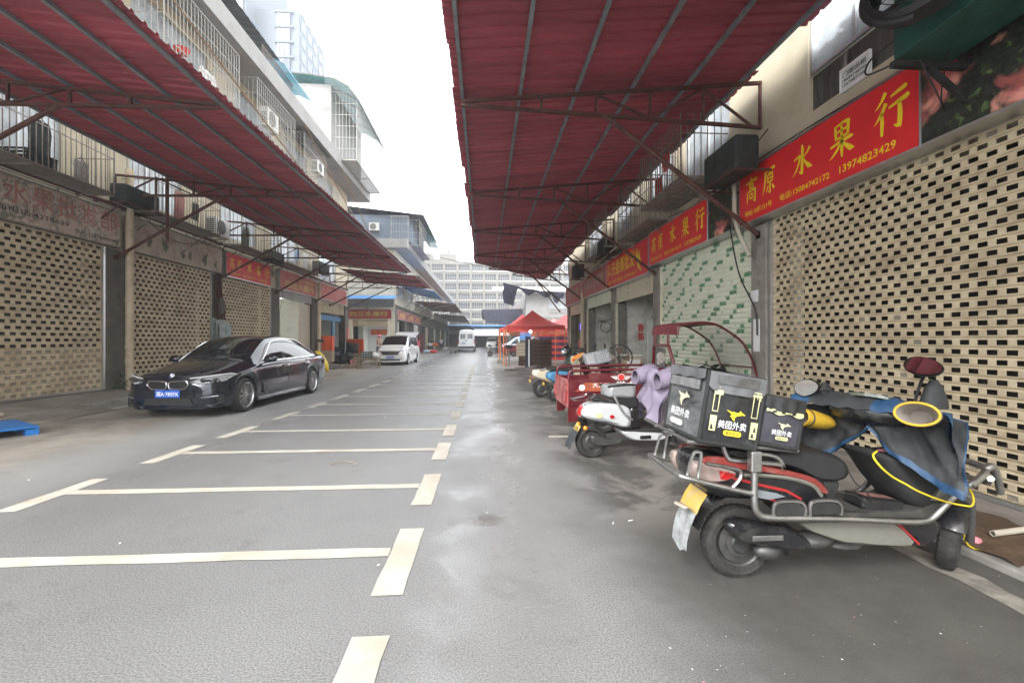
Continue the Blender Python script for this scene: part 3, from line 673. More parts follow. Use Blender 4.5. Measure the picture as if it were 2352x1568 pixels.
m.box(-13.6, -13.5, 15.8, 30.2, .261, 3.59); m.build('inner_wall', 'innerw', LB)
m = MB(); m.box(-20, -7.8, 3, 31.9, 10.86, 11.02).box(-8.0, -7.8, 3, 31.9, 11.021, 11.5).box(-20, -8.001, 31.7, 31.9, 11.021, 11.5); m.build('eaves_slab', 'white', LB)
for a, b, lb in ((7.42, 11.16, 'cream slotted shutter with a pale band at the bottom'), (11.92, 15.38, 'cream slotted shutter with yellowish stains low down'), (16.02, 19.5, 'cream slotted shutter under the red sign')):
    sh = punched(FL, a, b, .30, 3.62, .118, .2, plain=range(0, 8) if a < 8 else ()).build('roller_shutter', ['slat', 'slatfill'], LB, label=lb)
    m = MB(); m.fbox(FL, b+.002, b+.06, .27, 3.6, -.03, .05); m.build('guide_rail', 'alu', sh)
    m = MB(); m.fbox(FL, a, b, .265, .299, -.02, .02); m.build('bottom_bar', 'alu', sh)
    m = MB(); m.fbox(FL, a, b, .262, 3.59, -.5, -.45); m.build('shade_backing', 'dark', LB)  # shade behind the slots, put in as a dark sheet
sh = punched(FL, 24.9, 29.5, 2.95, 3.62, .118, .2).build('roller_shutter', ['slat', 'slatfill'], LB, label='slotted shutter rolled up above the blue door frame')
m = MB(); m.fbox(FL, 24.86, 29.58, 2.55, 2.85, -.35, -.2).fbox(FL, 24.88, 25.2, .262, 2.54, -.3, -.2).fbox(FL, 28.0, 28.4, .262, 2.54, -.3, -.2); m.build('door_frame', 'bluepaint', LB)
m = MB(); m.fbox(FL, 20.3, 24.06, 3.25, 3.6, -.05, .02); m.build('lintel', 'white', LB)
for q_ in ((-9.6, -9.0, 20.35, 20.42), (-9.0, -8.97, 22.65, 24.05)): m = MB(); m.box(*q_, .262, 3.2); m.build('plastic_curtain', mat('dirty_plastic_curtain', (.50, .44, .34), .3, var=.3, ns=2, stretch=(1, 5, .3), dirt=((.25, .2, .14), .4, 2)), LB)
for (a, b, c, d) in holes:
    w = window(FL, a, b, c, d, LB, mull=3); m = MB(); m.quad(*[FL(p, q, -.145) for p, q in ((a, c), (b, c), (b, d), (a, d))]); m.build('curtain', 'curtain' if c < 7 and a != 25.2 else 'dpanel', w)  # upper windows get a dark backing, recess shade put into the colour
# rooftop rooms set back on the roof
m = MB(); m.box(-14, -9.2, 2, 19.0, 11.021, 12.8); m.build('rooftop_room', 'white', LB)
m = MB(); N = 90
m.grid([[V(-14, lerp(2, 19.4, k/N), 13.6+.03*(k % 2)), V(-8.45, lerp(2, 19.4, k/N), 12.97+.03*(k % 2))] for k in range(N+1)]); m.build('roof_sheet', 'roofg', LB)
m = MB()
for k in range(28): y = 17.8+k*.1; m.tube([V(-8.4, y, 11.5), V(-8.4, y, 12.6)], .012, 4)
m.tube([V(-8.4, 17.8, 12.6), V(-8.4, 20.6, 12.6)], .02, 4); m.build('railing', 'irong', LB)
m = MB(); arc = [(-9.4, 13.0), (-8.8, 13.05), (-8.2, 12.75), (-7.85, 12.25)]
m.grid([[V(x, y, z+.02*(j % 2)) for x, z in arc] for j, y in enumerate([19.2+.28*k for k in range(12)])]); m.build('roof_canopy', 'cyan', LB, label='bright blue arched canopy on the roof edge')
m = MB(); m.box(-12.5, -8.3, 25.3, 31.3, 11.021, 15.3); m.build('rooftop_room', 'white', LB)
m = MB(); arc = [(-12.6, 15.75), (-9.5, 15.65), (-8.0, 15.45), (-7.25, 15.05), (-6.75, 14.4)]
m.grid([[V(x, y, z) for x, z in arc] for y in (24.9, 26.5, 28, 29.5, 31.6)]); tc_ = m.build('roof_canopy', 'teal', LB, label='teal canopy sheet over the caged rooftop room')
m = MB()
for y in (24.9, 26.2, 27.5, 28.9, 30.2, 31.6): m.tube([V(x, y, z-.05) for x, z in arc], .03, 5)
m.build('canopy_rib', 'irong', tc_)
FC = lambda u, v, n: V(-8.3+n, u, v)
cage(FC, 25.5, 31.2, 11.3, 15.0, 1.3, 'tall white cage round the rooftop room under the teal canopy', 'security cages on the left building', mt='ironw', sp=.18, rails=6, floor='irong', brackets=False)
# security cages, first row then upper row
for a, b, n_, lb in ((6.9, 10.5, .8, 'rusty window cage with slatted floor above the washed out sign'), (11.75, 14.5, .8, 'window cage hung with laundry above the shutter behind the sedan'), (15.75, 18.75, .8, 'window cage above the red brush lettered sign on the left'), (19.3, 22.8, .8, 'window cage holding blue washing above the open lit shop')):
    cage(FL, a, b, 4.62, 6.9, n_, lb, 'security cages on the left building', mt='irong')
for (a, b), lb in zip(UP, ('white upper cage cut by the awning at the top edge', 'white upper cage with a red basin inside', 'white upper cage beside the white air conditioner', 'white upper cage with a small tin roof', 'last small white upper cage before the corner')):
    cage(FL, a, b, 8.0, 10.7 if a < 24 else 10.1, .9 if a < 24 else .3, lb, 'security cages on the left building', mt='ironw', sp=.15, rails=5, roof='roofg' if 20 < a < 22 else None, brackets=False)
# signs
t, P = sign_board(FL, 8.45, 11.55, 3.66, 4.47, 'washed out beige sign with faded red characters and black numbers', 'oldprint', n=.14, frame='irong')
for i, ch in enumerate('水果批发部'): letter(t, P, ch, .13+.170*i, .285+.170*i, .40, .94, 'fade', .010)
letter(t, P, '门面电话:4218639', .02, .56, .18, .33, 'letb', .01); letter(t, P, '手机:13974846940', .60, .975, .08, .20, 'letb', .01)
for bx, by, r in ((.16, .78, .5), (.42, .80, .4), (.66, .74, .5)):
    m = MB()
    for k in range(7):
        q = k*.9; a, b = bx+.03*cos(q)*r, by+.13*sin(q)*r; m.add([P(a, b), P(a+.025*r*cos(q+.5), b+.10*r*sin(q+.5)), P(a+.05*r*cos(q), b+.19*r*sin(q)), P(a+.025*r*cos(q-.5), b+.10*r*sin(q-.5))], [(0, 1, 2, 3)])
    m.build('leaf_print', 'olive', t)
t, P = sign_board(FL, 11.8, 15.85, 3.66, 4.47, 'blank beige sign with faded fruit prints above the sedan', 'cream2', n=.14, frame='irong')
for bx, by, s_ in ((.17, .42, 1.2), (.32, .40, 1.3), (.50, .28, 1), (.58, .30, .9), (.76, .30, 1.3), (.9, .24, .8)):
    m = MB(); q_ = [(bx+.022*s_*cos(a)*(1+.25*sin(3*a+bx*40)), by+.13*s_*sin(a)*(1+.2*sin(2*a+bx*30))) for a in [k*pi/9 for k in range(18)]]; m.add([P(bx, by)]+[P(*c) for c in q_], [(0, 1+k, 1+(k+1) % 18) for k in range(18)])
    for k in range(4): m.add([P(bx, by+.12*s_), P(bx+.02*s_*(k-1.5), by+.24*s_), P(bx+.014*s_*(k-1.5)+.006, by+.13*s_)], [(0, 1, 2)])
    m.build('fruit_print', 'olive', t)
for i, ch in enumerate('水果批发'): letter(t, P, ch, .06+.235*i, .20+.235*i, .52, .92, mat('ghost_red', (.42, .28, .235), .7, var=.15), .02)
t, P = sign_board(FL, 16.05, 19.25, 3.62, 4.42, 'red sign with yellow brush characters on the left building', 'red', n=.16)
GYL(t, P, .8/3.2)
t, P = sign_board(FL, 20.1, 24.3, 3.64, 4.46, 'faded red sign with dull yellow characters over the lit shop', 'redf', n=.16)
letter(t, P, '陆信水果行', .14, .92, .14, .55, mat('dull_yellow', (.56, .42, .13), .6), .02); letter(t, P, '精品水果批发部', .45, .95, .64, .84, mat('dull_yellow', (0, 0, 0)), .004)
t, P = sign_board(FL, 24.95, 29.6, 3.66, 4.5, 'blank faded pink sign over the blue door frame', 'redf', n=.14)
# things fixed to the left wall
ac_unit(FL, 14.62, 4.70, 'dusty white air conditioner between two left cages', n0=.3); ac_unit(FL, 17.6, 9.5, 'white air conditioner high beside the upper cages', n0=.5, w=.9, h=.7); ac_unit(FL, 22.2, 9.45, 'small white air conditioner among the upper cages', n0=.7)
ac_unit(lambda u, v, n: V(-9.0+n, u, v), 16.5, 11.52, 'white air conditioner on the roof edge below the grey sheet', n0=.25, w=1.0, h=.75)
for u, v, w_, h_, lb in ((11.0, 4.62, 1.1, .42, 'long box wrapped in dark cloth beside the drainpipe'), (18.3, 4.5, 1.0, .45, 'dark wrapped box below the third left cage'), (23.4, 4.85, 1.4, .55, 'dark green wrapped box near the blue door frame')):
    t = thing('wrapped_box', lb, 'box', FL(u, v, .3), 0, 'dark wrapped boxes on wall brackets')
    m = MB(); m.fbox(FL, u, u+w_, v, v+h_, .28, .68); m.build('wrapping', 'acdark', t, bevel=.05, seg=3)
    m = MB(); m.tube([FL(u-.05, v-.02, 0), FL(u-.05, v-.02, .7), FL(u+w_+.05, v-.02, .7), FL(u+w_+.05, v-.02, 0)], .022, 4).tube([FL(u, v-.5, .02), FL(u, v-.03, .6)], .016, 4).tube([FL(u+w_, v-.5, .02), FL(u+w_, v-.03, .6)], .016, 4); m.build('bracket', 'rust', t)
def drainpipe(X, Y, z1, r, label):
    t = thing('drainpipe', label, 'drainpipe', (X, Y, 0)); m = MB(); m.lathe([(r, .02), (r, z1)], lambda x, y, z: V(X+x, Y+y, z), 16); m.build('pipe', 'pipe', t, smooth=60)
    for z in (.9, 1.25, 2.4, 4.1):
        if z < z1: m = MB(); m.lathe([(r, z-.04), (r+.012, z-.035), (r+.012, z+.035), (r, z+.04)], lambda x, y, z_: V(X+x, Y+y, z_), 16); m.build('collar', 'pipe', t, smooth=40)
    return t
drainpipe(-8.68, 11.72, 5.6, .085, 'cream drainpipe standing before the pillar left of the sedan')
drainpipe(-8.65, 24.5, 4.4, .085, 'cream drainpipe between the lit shop and the blue door')
drainpipe(4.12, 18.85, 3.4, .09, 'grey cream drainpipe at the far right shops')
m = MB(); m.ell((-8.62, 11.45, .42), (.12, .1, .16), 8)
o = None
rnd2 = random.Random(5); m = MB()
for k in range(70):
    p = V(-8.70+rnd2.gauss(0, .05), 11.48+rnd2.gauss(0, .06), .27+abs(rnd2.gauss(0, .14))); a = rnd2.random()*6.3; s_ = .035
    m.quad(p, p+V(cos(a)*s_, sin(a)*s_, s_*.6), p+V(cos(a)*s_*1.6, sin(a)*s_*1.6, 0), p+V(cos(a+.5)*s_, sin(a+.5)*s_, -s_*.5))
tag(m.build('weed', 'leaf'), 'dark green weeds at the foot of the left pillar', 'weed')

# ================================================================= red sheet awnings on trusses
def awning(F, n0, n1, v0, v1, ya, yb, trusses, label, taper=None, pmat='purl', sheet='maroon', purlins=6, strut_v=3.05, post=.0, wall_v=4.7):
    """corrugated sheet from the wall side (n0,v0) to the outer edge (n1,v1); trusses stand at the pillars"""
    t = thing('awning', label, 'awning', F((ya+yb)/2, 0, 0)); rnd = random.Random(int(ya*10)+int(n1*7)); m = MB()
    Z = lambda n: lerp(v0, v1, (n-n0)/(n1-n0))
    y = ya; j0 = j1 = 0; cnt = 0; pan = MB(); Up = F(0, 1, 0)-F(0, 0, 0)
    while y < yb-.01:
        lines = []
        for a, h in [(q*.2+a, h) for q in range(5) for a, h in ((0, 0), (.125, 0), (.138, .034), (.182, .034))]+[(1.0, 0), (1.03, .001)]:
            yy = min(y+a, yb); a0, a1 = n0+j0, n1+j1
            if taper: a1 = min(a1, taper(yy))
            if h == 0: dz = rnd.uniform(-.003, .003)
            lines.append([F(yy, Z(lerp(a0, a1, q))+h+dz*(0 if a < .01 or a > .99 else 1)+.0015*(cnt % 2), lerp(a0, a1, q)) for q in (0, .2, .4, .6, .8, 1)])
        pan.use(0).grid(lines); pan.use(1).grid([[p+Up*.007 for p in r] for r in lines]); y += 1.0; cnt += 1; j0, j1 = rnd.uniform(-.07, .07), rnd.uniform(-.035, .035)
    pan.build('roof_sheet', [sheet, 'sheettop'], t)
    for k in range(purlins):
        n = lerp(n0+.12, n1-.12, k/(purlins-1)); e = yb
        if taper:
            while e > ya and taper(e) < n+.05: e -= .2
        if e-ya < .5: continue
        m = MB(); m.tube([F(ya, Z(n)-.035, n), F(e, Z(n)-.035, n)], .034, 4, twist=0); m.build('purlin', pmat, t)
    for y in trusses:
        nt = n1-.1 if not taper else min(n1-.1, taper(y)-.1)
        m = MB(); B = lambda n: lerp(wall_v, Z(nt)-.13, min(1, (n/nt))); Tp = lambda n: Z(max(n, n0))-.10
        m.tube([F(y, Tp(.03)+.03, .03), F(y, Tp(nt)-.01, nt)], .034, 4).tube([F(y, B(.03), .03), F(y, Tp(nt)-.06, nt)], .034, 4)
        for q in (.03, .2, .38, .56, .74):
            n = lerp(.03, nt, q) if q > .1 else .05
            m.tube([F(y, B(n), n), F(y, Tp(n), n)], .026, 4)
        for q0, q1 in ((.03, .2), (.38, .2), (.38, .56)):
            a, b = lerp(.03, nt, q0), lerp(.03, nt, q1); m.tube([F(y, B(a), a), F(y, Tp(b)-.02, b)], .022, 4)
        tr = m.build('truss', 'rust', t)
        m = MB(); m.tube([F(y, strut_v, .08), F(y, B(nt*.54), nt*.54)], .036, 8); m.build('strut', 'rust', tr)
        m = MB(); m.fbox(F, y-.06, y+.06, strut_v-.06, strut_v+.05, .001, .08); m.build('wall_plate', 'rust', tr)
    return t
awning(FR, .22, 4.74, 5.46, 5.06, -2.4, 21.6, PR[:5], 'long maroon corrugated awning on trusses over the right hand shops')
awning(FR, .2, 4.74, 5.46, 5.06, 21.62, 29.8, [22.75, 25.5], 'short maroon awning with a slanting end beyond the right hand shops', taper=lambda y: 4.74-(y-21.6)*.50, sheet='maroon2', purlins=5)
AL = awning(FL, 1.05, 4.95, 5.46, 5.10, 1.2, 25.2, [7.18, 11.5, 15.7, 19.9, 24.4], 'long maroon corrugated awning on trusses over the left hand shops', strut_v=3.42, wall_v=4.9)
awning(FL, 1.05, 5.3, 5.30, 4.92, 25.3, 31.5, [26.8, 29.9], 'lower maroon awning at the far end of the left building', strut_v=3.42, wall_v=4.75)
m = MB(); m.tube([FL(2, 4.62, .16), FL(29.8, 4.62, .16)], .05, 8); m.build('wall_rail', 'rust', AL)
for y in (8.0, 12.3, 16.2, 20.6): m = MB(); m.tube([FL(y, 4.62, .16), FL(y, 4.62, 0)], .03, 6); m.build('rail_bracket', 'rust', AL)
m = MB(); m.tube([FL(11.5, 3.85, 1.25), FL(11.5, 5.4, 1.25)], .032, 4); m.build('hanger_post', 'rust', AL)
# bamboo stays and wires running down the left facade
for a, b, lb in (((5.5, 11.4, .95), (19.0, 8.2, 1.6), 'long rusty stay crossing the upper cages'), ((19.5, 11.3, .98), (27.5, 8.0, 1.6), 'rusty stay from the blue canopy down the facade'), ((25.0, 11.2, 1.0), (33.0, 6.4, 1.9), 'thin brown stay at the far end of the left facade')):
    m = MB(); pts = smoothline([FL(a[0], a[1], a[2]), FL(lerp(a[0], b[0], .5), lerp(a[1], b[1], .5)-.12, lerp(a[2], b[2], .5)), FL(*b)], 6); m.tube(pts, .025, 5); tag(m.build('stay_rope', mat('rusty_rope', (.30, .19, .11), .8, var=.3)), lb, 'stay', 'stays on the left facade')
# right wall: cages, wrapped boxes, fan, hose
cage(FR, 7.80, 9.85, 4.30, 6.6, .85, 'dark window cage with bright slatted floor above the right red sign', 'security cages on the right building')
cage(FR, 9.95, 12.4, 4.15, 6.2, .6, 'smaller dark window cage beyond the slatted one', 'security cages on the right building')
cage(FR, 13.2, 16.0, 4.2, 6.2, .7, 'far dark window cage on the right building', 'security cages on the right building')
def wrapped(u, v, w_, h_, lb, n0=.38, mt='acdark'):
    t = thing('wrapped_box', lb, 'box', FR(u, v, n0), 0, 'dark wrapped boxes on wall brackets')
    m = MB(); m.fbox(FR, u, u+w_, v, v+h_, n0, n0+.36); m.build('wrapping', mt, t, bevel=.04, seg=3)
    m = MB(); m.tube([FR(u-.03, v-.02, 0), FR(u-.03, v-.02, n0+.4), FR(u+w_+.03, v-.02, n0+.4), FR(u+w_+.03, v-.02, 0)], .022, 4).tube([FR(u+w_, v+.5, .02), FR(u+w_, v-.03, .6)], .02, 4); m.build('bracket', 'rust', t)
wrapped(6.25, 3.86, .95, .5, 'dark wrapped box hanging over the narrow photo panel'); wrapped(13.4, 4.0, .8, .5, 'dark wrapped box over the yellow lettered sign'); wrapped(17.6, 3.9, .8, .5, 'small dark wrapped box over the faded pink sign')
t = thing('equipment_board', 'dark green board box on iron brackets above the fruit photo panel', 'box', (3.6, 3.0, 4.0))
m = MB(); m.hexa([V(3.47, 2.2, 3.88), V(3.98, 2.2, 3.88), V(3.98, 3.66, 3.80), V(3.47, 3.66, 3.80), V(3.47, 2.2, 4.55), V(3.98, 2.2, 4.55), V(3.98, 3.66, 4.5), V(3.47, 3.66, 4.5)]); m.build('board', 'acgreen', t, bevel=.01)
m = MB(); m.tube([V(4.3, 3.62, 3.74), V(3.42, 3.62, 3.74)], .035, 4).tube([V(4.28, 3.62, 3.3), V(3.75, 3.62, 3.72)], .03, 4); m.build('bracket', 'mblack', t); m = MB(); m.tube([V(4.3, 2.4, 3.84), V(3.42, 2.4, 3.84)], .035, 4); m.build('bracket', 'mblack', t)
t = thing('wall_fan', 'black caged fan mounted in front of the dark green board', 'fan', (3.3, 3.3, 4.0))
FM = Matrix.Translation((3.26, 3.20, 4.12)) @ Matrix.Rotation(radians(-62), 4, 'Z') @ Matrix.Rotation(radians(72), 4, 'X')
m = MB(); m.lathe([(.30, -.09), (.335, -.06), (.335, .06), (.30, .09), (.30, -.09)], lambda x, y, h: FM @ V(x, y, h), 32); m.build('housing', 'fanblk', t, smooth=40)
m = MB()
for r in [.05*k for k in range(1, 7)]: m.tube([FM @ V(r*cos(a*pi/14), r*sin(a*pi/14), .095) for a in range(28)], .004, 4, closed=True)
for a in range(10): m.tube([FM @ V(0, 0, .1), FM @ V(.31*cos(a*pi/5), .31*sin(a*pi/5), .09)], .004, 4)
m.build('grille', 'fanblk', t)
m = MB()
for a in range(5):
    q = a*2*pi/5; m.quad(*[FM @ V(r*cos(q+d), r*sin(q+d), h) for r, d, h in ((.05, -.2, -.03), (.28, -.3, -.04), (.29, .35, .04), (.06, .3, .03))])
m.ell(FM @ V(0, 0, 0), (.07, .07, .07), 10); m.build('blade', 'mblack', t)
m = MB(); m.tube([FM @ V(.35*cos(a), .35*sin(a), -.05+.1*sin(a*.5)) for a in [radians(q) for q in range(150, 275, 12)]], .035, 8); m.tube([FM @ V(0, 0, -.1), V(3.75, 3.3, 4.15)], .04, 8); m.build('mount', 'fanblk', t, smooth=60)
for pts, r, mt_, lb, nm in (([(4.0, 7.25, 4.3), (4.03, 7.12, 3.9), (4.0, 7.05, 3.5), (4.02, 6.98, 3.15), (4.1, 6.8, 2.72)], .035, 'hose', 'grey corrugated hose hanging beside the near right pillar', 'hose'),
                        ([(4.0, 7.2, 3.3), (4.05, 7.02, 2.5), (4.17, 6.78, 1.9), (4.18, 6.74, 1.5)], .012, 'cable', 'thin dark cable hanging down the near right pillar', 'cable'),
                        ([(3.75, 2.9, 3.92), (3.86, 2.72, 3.86), (3.98, 2.58, 3.70), (4.02, 2.46, 3.42), (4.0, 2.4, 3.1)], .028, 'hose', 'pale hose curling over the fruit photo panel', 'hose'),
                        ([(3.5, 3.66, 3.98), (3.48, 3.90, 3.95), (3.48, 3.94, 3.84), (3.52, 3.7, 3.80)], .008, 'cable', 'loop of black cable beside the green board', 'cable'),
                        ([(3.6, 3.55, 3.74), (3.8, 3.6, 3.5), (4.0, 3.72, 3.42), (4.05, 3.8, 3.62), (3.7, 3.4, 3.9), (3.5, 3.3, 4.2)], .006, 'cable', 'thin cable dangling under the green board', 'cable'),
                        ([(3.9, 12, 4.2), (3.75, 13.6, 4.02), (3.8, 15.5, 3.95), (4.0, 18.6, 3.75)], .022, 'hose', 'pale hose sagging along the far right signs', 'hose')):
    m = MB(); m.tube(smoothline(pts, 8), r, 8); tag(m.build(nm, mt_, smooth=60), lb, nm)
# black shade cloth at the end of the right awnings
m = MB(); rows = []
for i in range(19):
    q = i/18; x = lerp(1.15, 5.4, q); y = 27.6+q*3; top = 4.9-.25*q; drop = (1.25 if q < .18 else .28+.16*sin(q*21)+(.55 if .78 < q < .9 else 0))
    rows.append([V(x+.05*sin(k*2+i), y+.08*sin(i*1.3+k), top-.15*sin(q*pi)-drop*k/4) for k in range(5)])
m.grid(rows); tag(m.build('shade_cloth', 'tarp', smooth=80), 'ragged black shade cloth hanging past the right awning', 'cloth')

# ================================================================= blocks beyond the side street
B2 = thing('market_building', 'second left market block with a red fruit shop sign on its end wall', 'building', (-7, 40, 0))
F2 = FY(36); m = MB()
wall_open(m, F2, -22, -6.95, 0, 8.4, [(-10.2, -7.5, .02, 3.0)], depth=.25)
FL2 = lambda u, v, n: V(-6.95+n, u, v)
wall_open(m, FL2, 36, 92, 4.2, 8.4, [(37.3+k*4.4, 40.3+k*4.4, 4.9, 7.2) for k in range(12)], depth=.3)
md = MB(); wall_open(md, FL2, 36, 92, 0, 4.2, [(37+k*4.4, 40.6+k*4.4, .02, 3.0) for k in range(12)], depth=.3); md.build('shop_front_wall', 'dconc', B2)  # lower wall darkened: the awnings' shade is put into its colour
m.box(-21.9, -6.96, 36.1, 92, 8.38, 8.5); m.build('wall', mat('block_cream_wall', (.60, .56, .46), .9, var=.1, ns=.8, dirt=((.36, .33, .27), .4, .7)), B2)
m = MB(); m.box(-22, -5.9, 35.4, 92, 8.501, 8.75).box(-6.1, -5.9, 35.4, 92, 8.751, 9.2).box(-22, -6.101, 35.4, 35.6, 8.751, 9.2); m.build('eaves_slab', 'white', B2)
m = MB(); m.box(-10.5, -7.3, 39.5, 39.6, 0, 3); m.box(-10.3, -9.9, 38, 39.4, 0, 3); m.build('inner_wall', 'innerw', B2)
m = MB(); m.box(-21, -7.3, 41, 92, .02, 8.3); m.build('shade_core', 'dark', B2)  # solid block coloured like the shade inside the open shops
for k in range(12):
    if k: m = MB(); m.fbox(FL2, 37.1+k*4.4, 40.5+k*4.4, .03, 2.95, -.2, -.15); m.build('shop_front', ['slat', 'dark', 'innerg', 'dark'][k % 4], B2)  # dark panels hold the open shops' shade in their colour
    w = window(FL2, 37.3+k*4.4, 40.3+k*4.4, 4.9, 7.2, B2, mull=3)
sh = punched(F2, -10.2, -7.5, 2.45, 3.05, cell=.2, pitch=.1).build('roller_shutter', ['slat', 'slatfill'], B2)
for p in (-10.3, -7.5): m = MB(); m.fbox(F2, p, p+.1, .02, 3.2, 0, .05); m.build('guide_rail', 'slatw', sh)
m = MB(); m.box(-10.5, -5.9, 36.2, 45, 9.0, 11.2).box(-20, -10.51, 36.2, 45, 9.0, 10.6); m.build('rooftop_room', 'bgrey', B2)
m = MB(); N = 30; m.grid([[V(lerp(-12, -4.7, k/N), 35.7, lerp(11.85, 11.1, k/N)+.03*(k % 2)), V(lerp(-12, -4.7, k/N), 46, lerp(11.85, 11.1, k/N)+.03*(k % 2))] for k in range(N+1)]); m.build('roof_sheet', 'roofg', B2)
cage(lambda u, v, n: V(u, 36.2-n, v), -7.2, -5.9, 9.2, 11.0, .5, 'white cage on the blue grey rooftop room', 'cages on the second left block', mt='ironw', sp=.2, floor=None, brackets=False)
cage(lambda u, v, n: V(-5.9+n, u, v), 36.4, 43, 8.9, 10.9, .8, 'long white cage along the second block roof', 'cages on the second left block', mt='ironw', sp=.25, rails=4, floor='irong', brackets=False)
m = MB(); m.grid([[V(-5.5, y, 10.7), V(-4.7, y, 10.55), V(-4.2, y, 9.9)] for y in (40, 42, 44, 46)]); m.build('roof_canopy', 'teal', B2)
ac_unit(lambda u, v, n: V(u, 36.2-n, v), -8.9, 9.9, 'white air conditioner on the blue grey rooftop wall', n0=.05, w=.75, h=.6)
t, P = sign_board(F2, -10.7, -7.2, 3.08, 3.75, 'dark red sign with yellow characters on the end wall across the side street', mat('dark_sign_red', (.36, .035, .045), .5, var=.15), n=.12)
letter(t, P, '刘三水果行', .08, .92, .22, .82, mat('olive_yellow', (.66, .55, .16), .5), .02)
t, P = sign_board(lambda u, v, n: V(u, 39.45-n, v), -9.6, -8.3, 1.9, 2.25, 'small bright red banner inside the end wall shop', 'red', n=.05, frame='red')
letter(t, P, '平果广场直销', .08, .95, .2, .8, 'yellow', .005)
for i, (lb, txt) in enumerate((('faded sign on the street side of the second left block', '水果'), ('second faded sign beyond the corner of the far left block', '批发'), ('third faded sign under the dark far awnings', '果行'))):
    t, P = sign_board(FL2, 36.6+i*4.4, 40.8+i*4.4, 3.1, 3.8, lb, 'redf', n=.12); letter(t, P, txt, .2, .8, .2, .8, mat('dull_yellow', (0, 0, 0)), .02)
# lean-to with blue sheets on the end wall
t = thing('lean_to_roof', 'low blue sheet lean-to above the end wall shop sign', 'roof', (-8.8, 35, 4.3)); m = MB(); N = 40
m.grid([[V(lerp(-12, -6.7, k/N), 35.95, 4.85+.03*(k % 2)), V(lerp(-12, -6.7, k/N), 34.2, 4.45+.03*(k % 2))] for k in range(N+1)]); m.build('roof_sheet', 'bluesheet', t)
m = MB(); m.box(-12, -6.7, 34.25, 34.3, 3.85, 4.4); m.build('fascia', 'roofg', t)
for k, x in enumerate((-10.6, -8.9, -7.0)): m = MB(); m.tube([V(x, 35.95, 3.6), V(x, 34.4, 4.3)], .03, 5); m.build('strut', 'irong', t)
def far_awning(F, ya, yb, n1, v0, v1, mt_, label, n0=0):
    t = thing('awning', label, 'awning', F(ya, v1, n1)); m = MB(); N = int((yb-ya)/.15)
    m.grid([[F(lerp(ya, yb, k/N), v0+.03*(k % 2), n0), F(lerp(ya, yb, k/N), v1+.03*(k % 2), n1)] for k in range(N+1)]); m.build('roof_sheet', mt_, t)
    y = ya+.3
    while y < yb:
        m = MB(); m.tube([F(y, v0-.2, .02), F(y, v1-.08, n1-.1)], .03, 4).tube([F(y, v0-.9, .02), F(y, v1-.1, n1-.1)], .03, 4)
        for q in (.3, .55, .8): m.tube([F(y, lerp(v0-.9, v1-.1, q), n1*q), F(y, lerp(v0-.2, v1-.08, q-.15), n1*(q-.15))], .02, 4)
        tr = m.build('truss', 'irong', t); m = MB(); m.tube([F(y, 3.2, .02), F(y, lerp(v0-.9, v1, .6), n1*.6)], .03, 5); m.build('strut', 'irong', tr); y += 4.2
    return t
far_awning(FL2, 36.2, 45.5, 3.0, 5.9, 5.25, 'bluesheet', 'blue and white sheet awning on the second left block')
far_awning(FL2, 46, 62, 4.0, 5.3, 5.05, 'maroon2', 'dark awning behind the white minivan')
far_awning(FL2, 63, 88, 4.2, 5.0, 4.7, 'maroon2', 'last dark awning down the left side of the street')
# right block beyond the tents
B3 = thing('market_building', 'cream block with a barred window behind the red tents', 'building', (8, 50, 0)); m = MB()
F3 = FY(50); wall_open(m, F3, 4.6, 24, 0, 6.6, [(7.2, 9.0, 4.9, 6.1)]); m.quad((4.6, 50, 0), (4.6, 92, 0), (4.6, 92, 6.6), (4.6, 50, 6.6)); m.build('wall', 'white', B3)
w = window(F3, 7.2, 9.0, 4.9, 6.1, B3, mull=2)
m = MB()
for k in range(10): m.tube([V(7.1+k*.22, 49.85, 4.5), V(7.1+k*.22, 49.85, 6.0)], .02, 4)
m.tube([V(7.1, 49.85, 4.5), V(9.1, 49.85, 4.5)], .03, 4).tube([V(7.1, 49.85, 6.0), V(9.1, 49.85, 6.0)], .03, 4); m.build('window_bars', 'ironw', B3)
m = MB(); N = 50; m.grid([[V(lerp(.9, 24, k/N), 50.5, 7.3+.04*(k % 2)), V(lerp(.9, 24, k/N), 48.6, 6.65+.04*(k % 2))] for k in range(N+1)]); m.build('roof_sheet', 'pinkroof', B3)
m = MB(); m.box(4.6, 24, 49.3, 49.9, 3.3, 3.9); m.build('beam', 'conc', B3)
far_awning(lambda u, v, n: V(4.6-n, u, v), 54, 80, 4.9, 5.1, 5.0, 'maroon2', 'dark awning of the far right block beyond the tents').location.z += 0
t = [o for o in bpy.data.objects if o.get('label') == 'dark awning of the far right block beyond the tents'][0]; m = MB(); N = 36
m.grid([[V(lerp(4.5, -.25, k/N), 53.9+.04*(k % 2), lerp(5.05, 4.98, k/N)), V(lerp(4.5, .25, k/N), 53.2+.04*(k % 2), lerp(3.0, 3.4, k/N))] for k in range(N+1)]); m.build('drop_sheet', 'tarp', t)
m = MB(); m.box(4.75, 5.1, 42, 49, 0, 3.2); m.box(5, 14, 44, 44.2, 0, 3.3); o = m.build('tarp_wall', 'tarp'); tag(o, 'dark blue tarpaulin hung behind the red tents', 'tarpaulin')
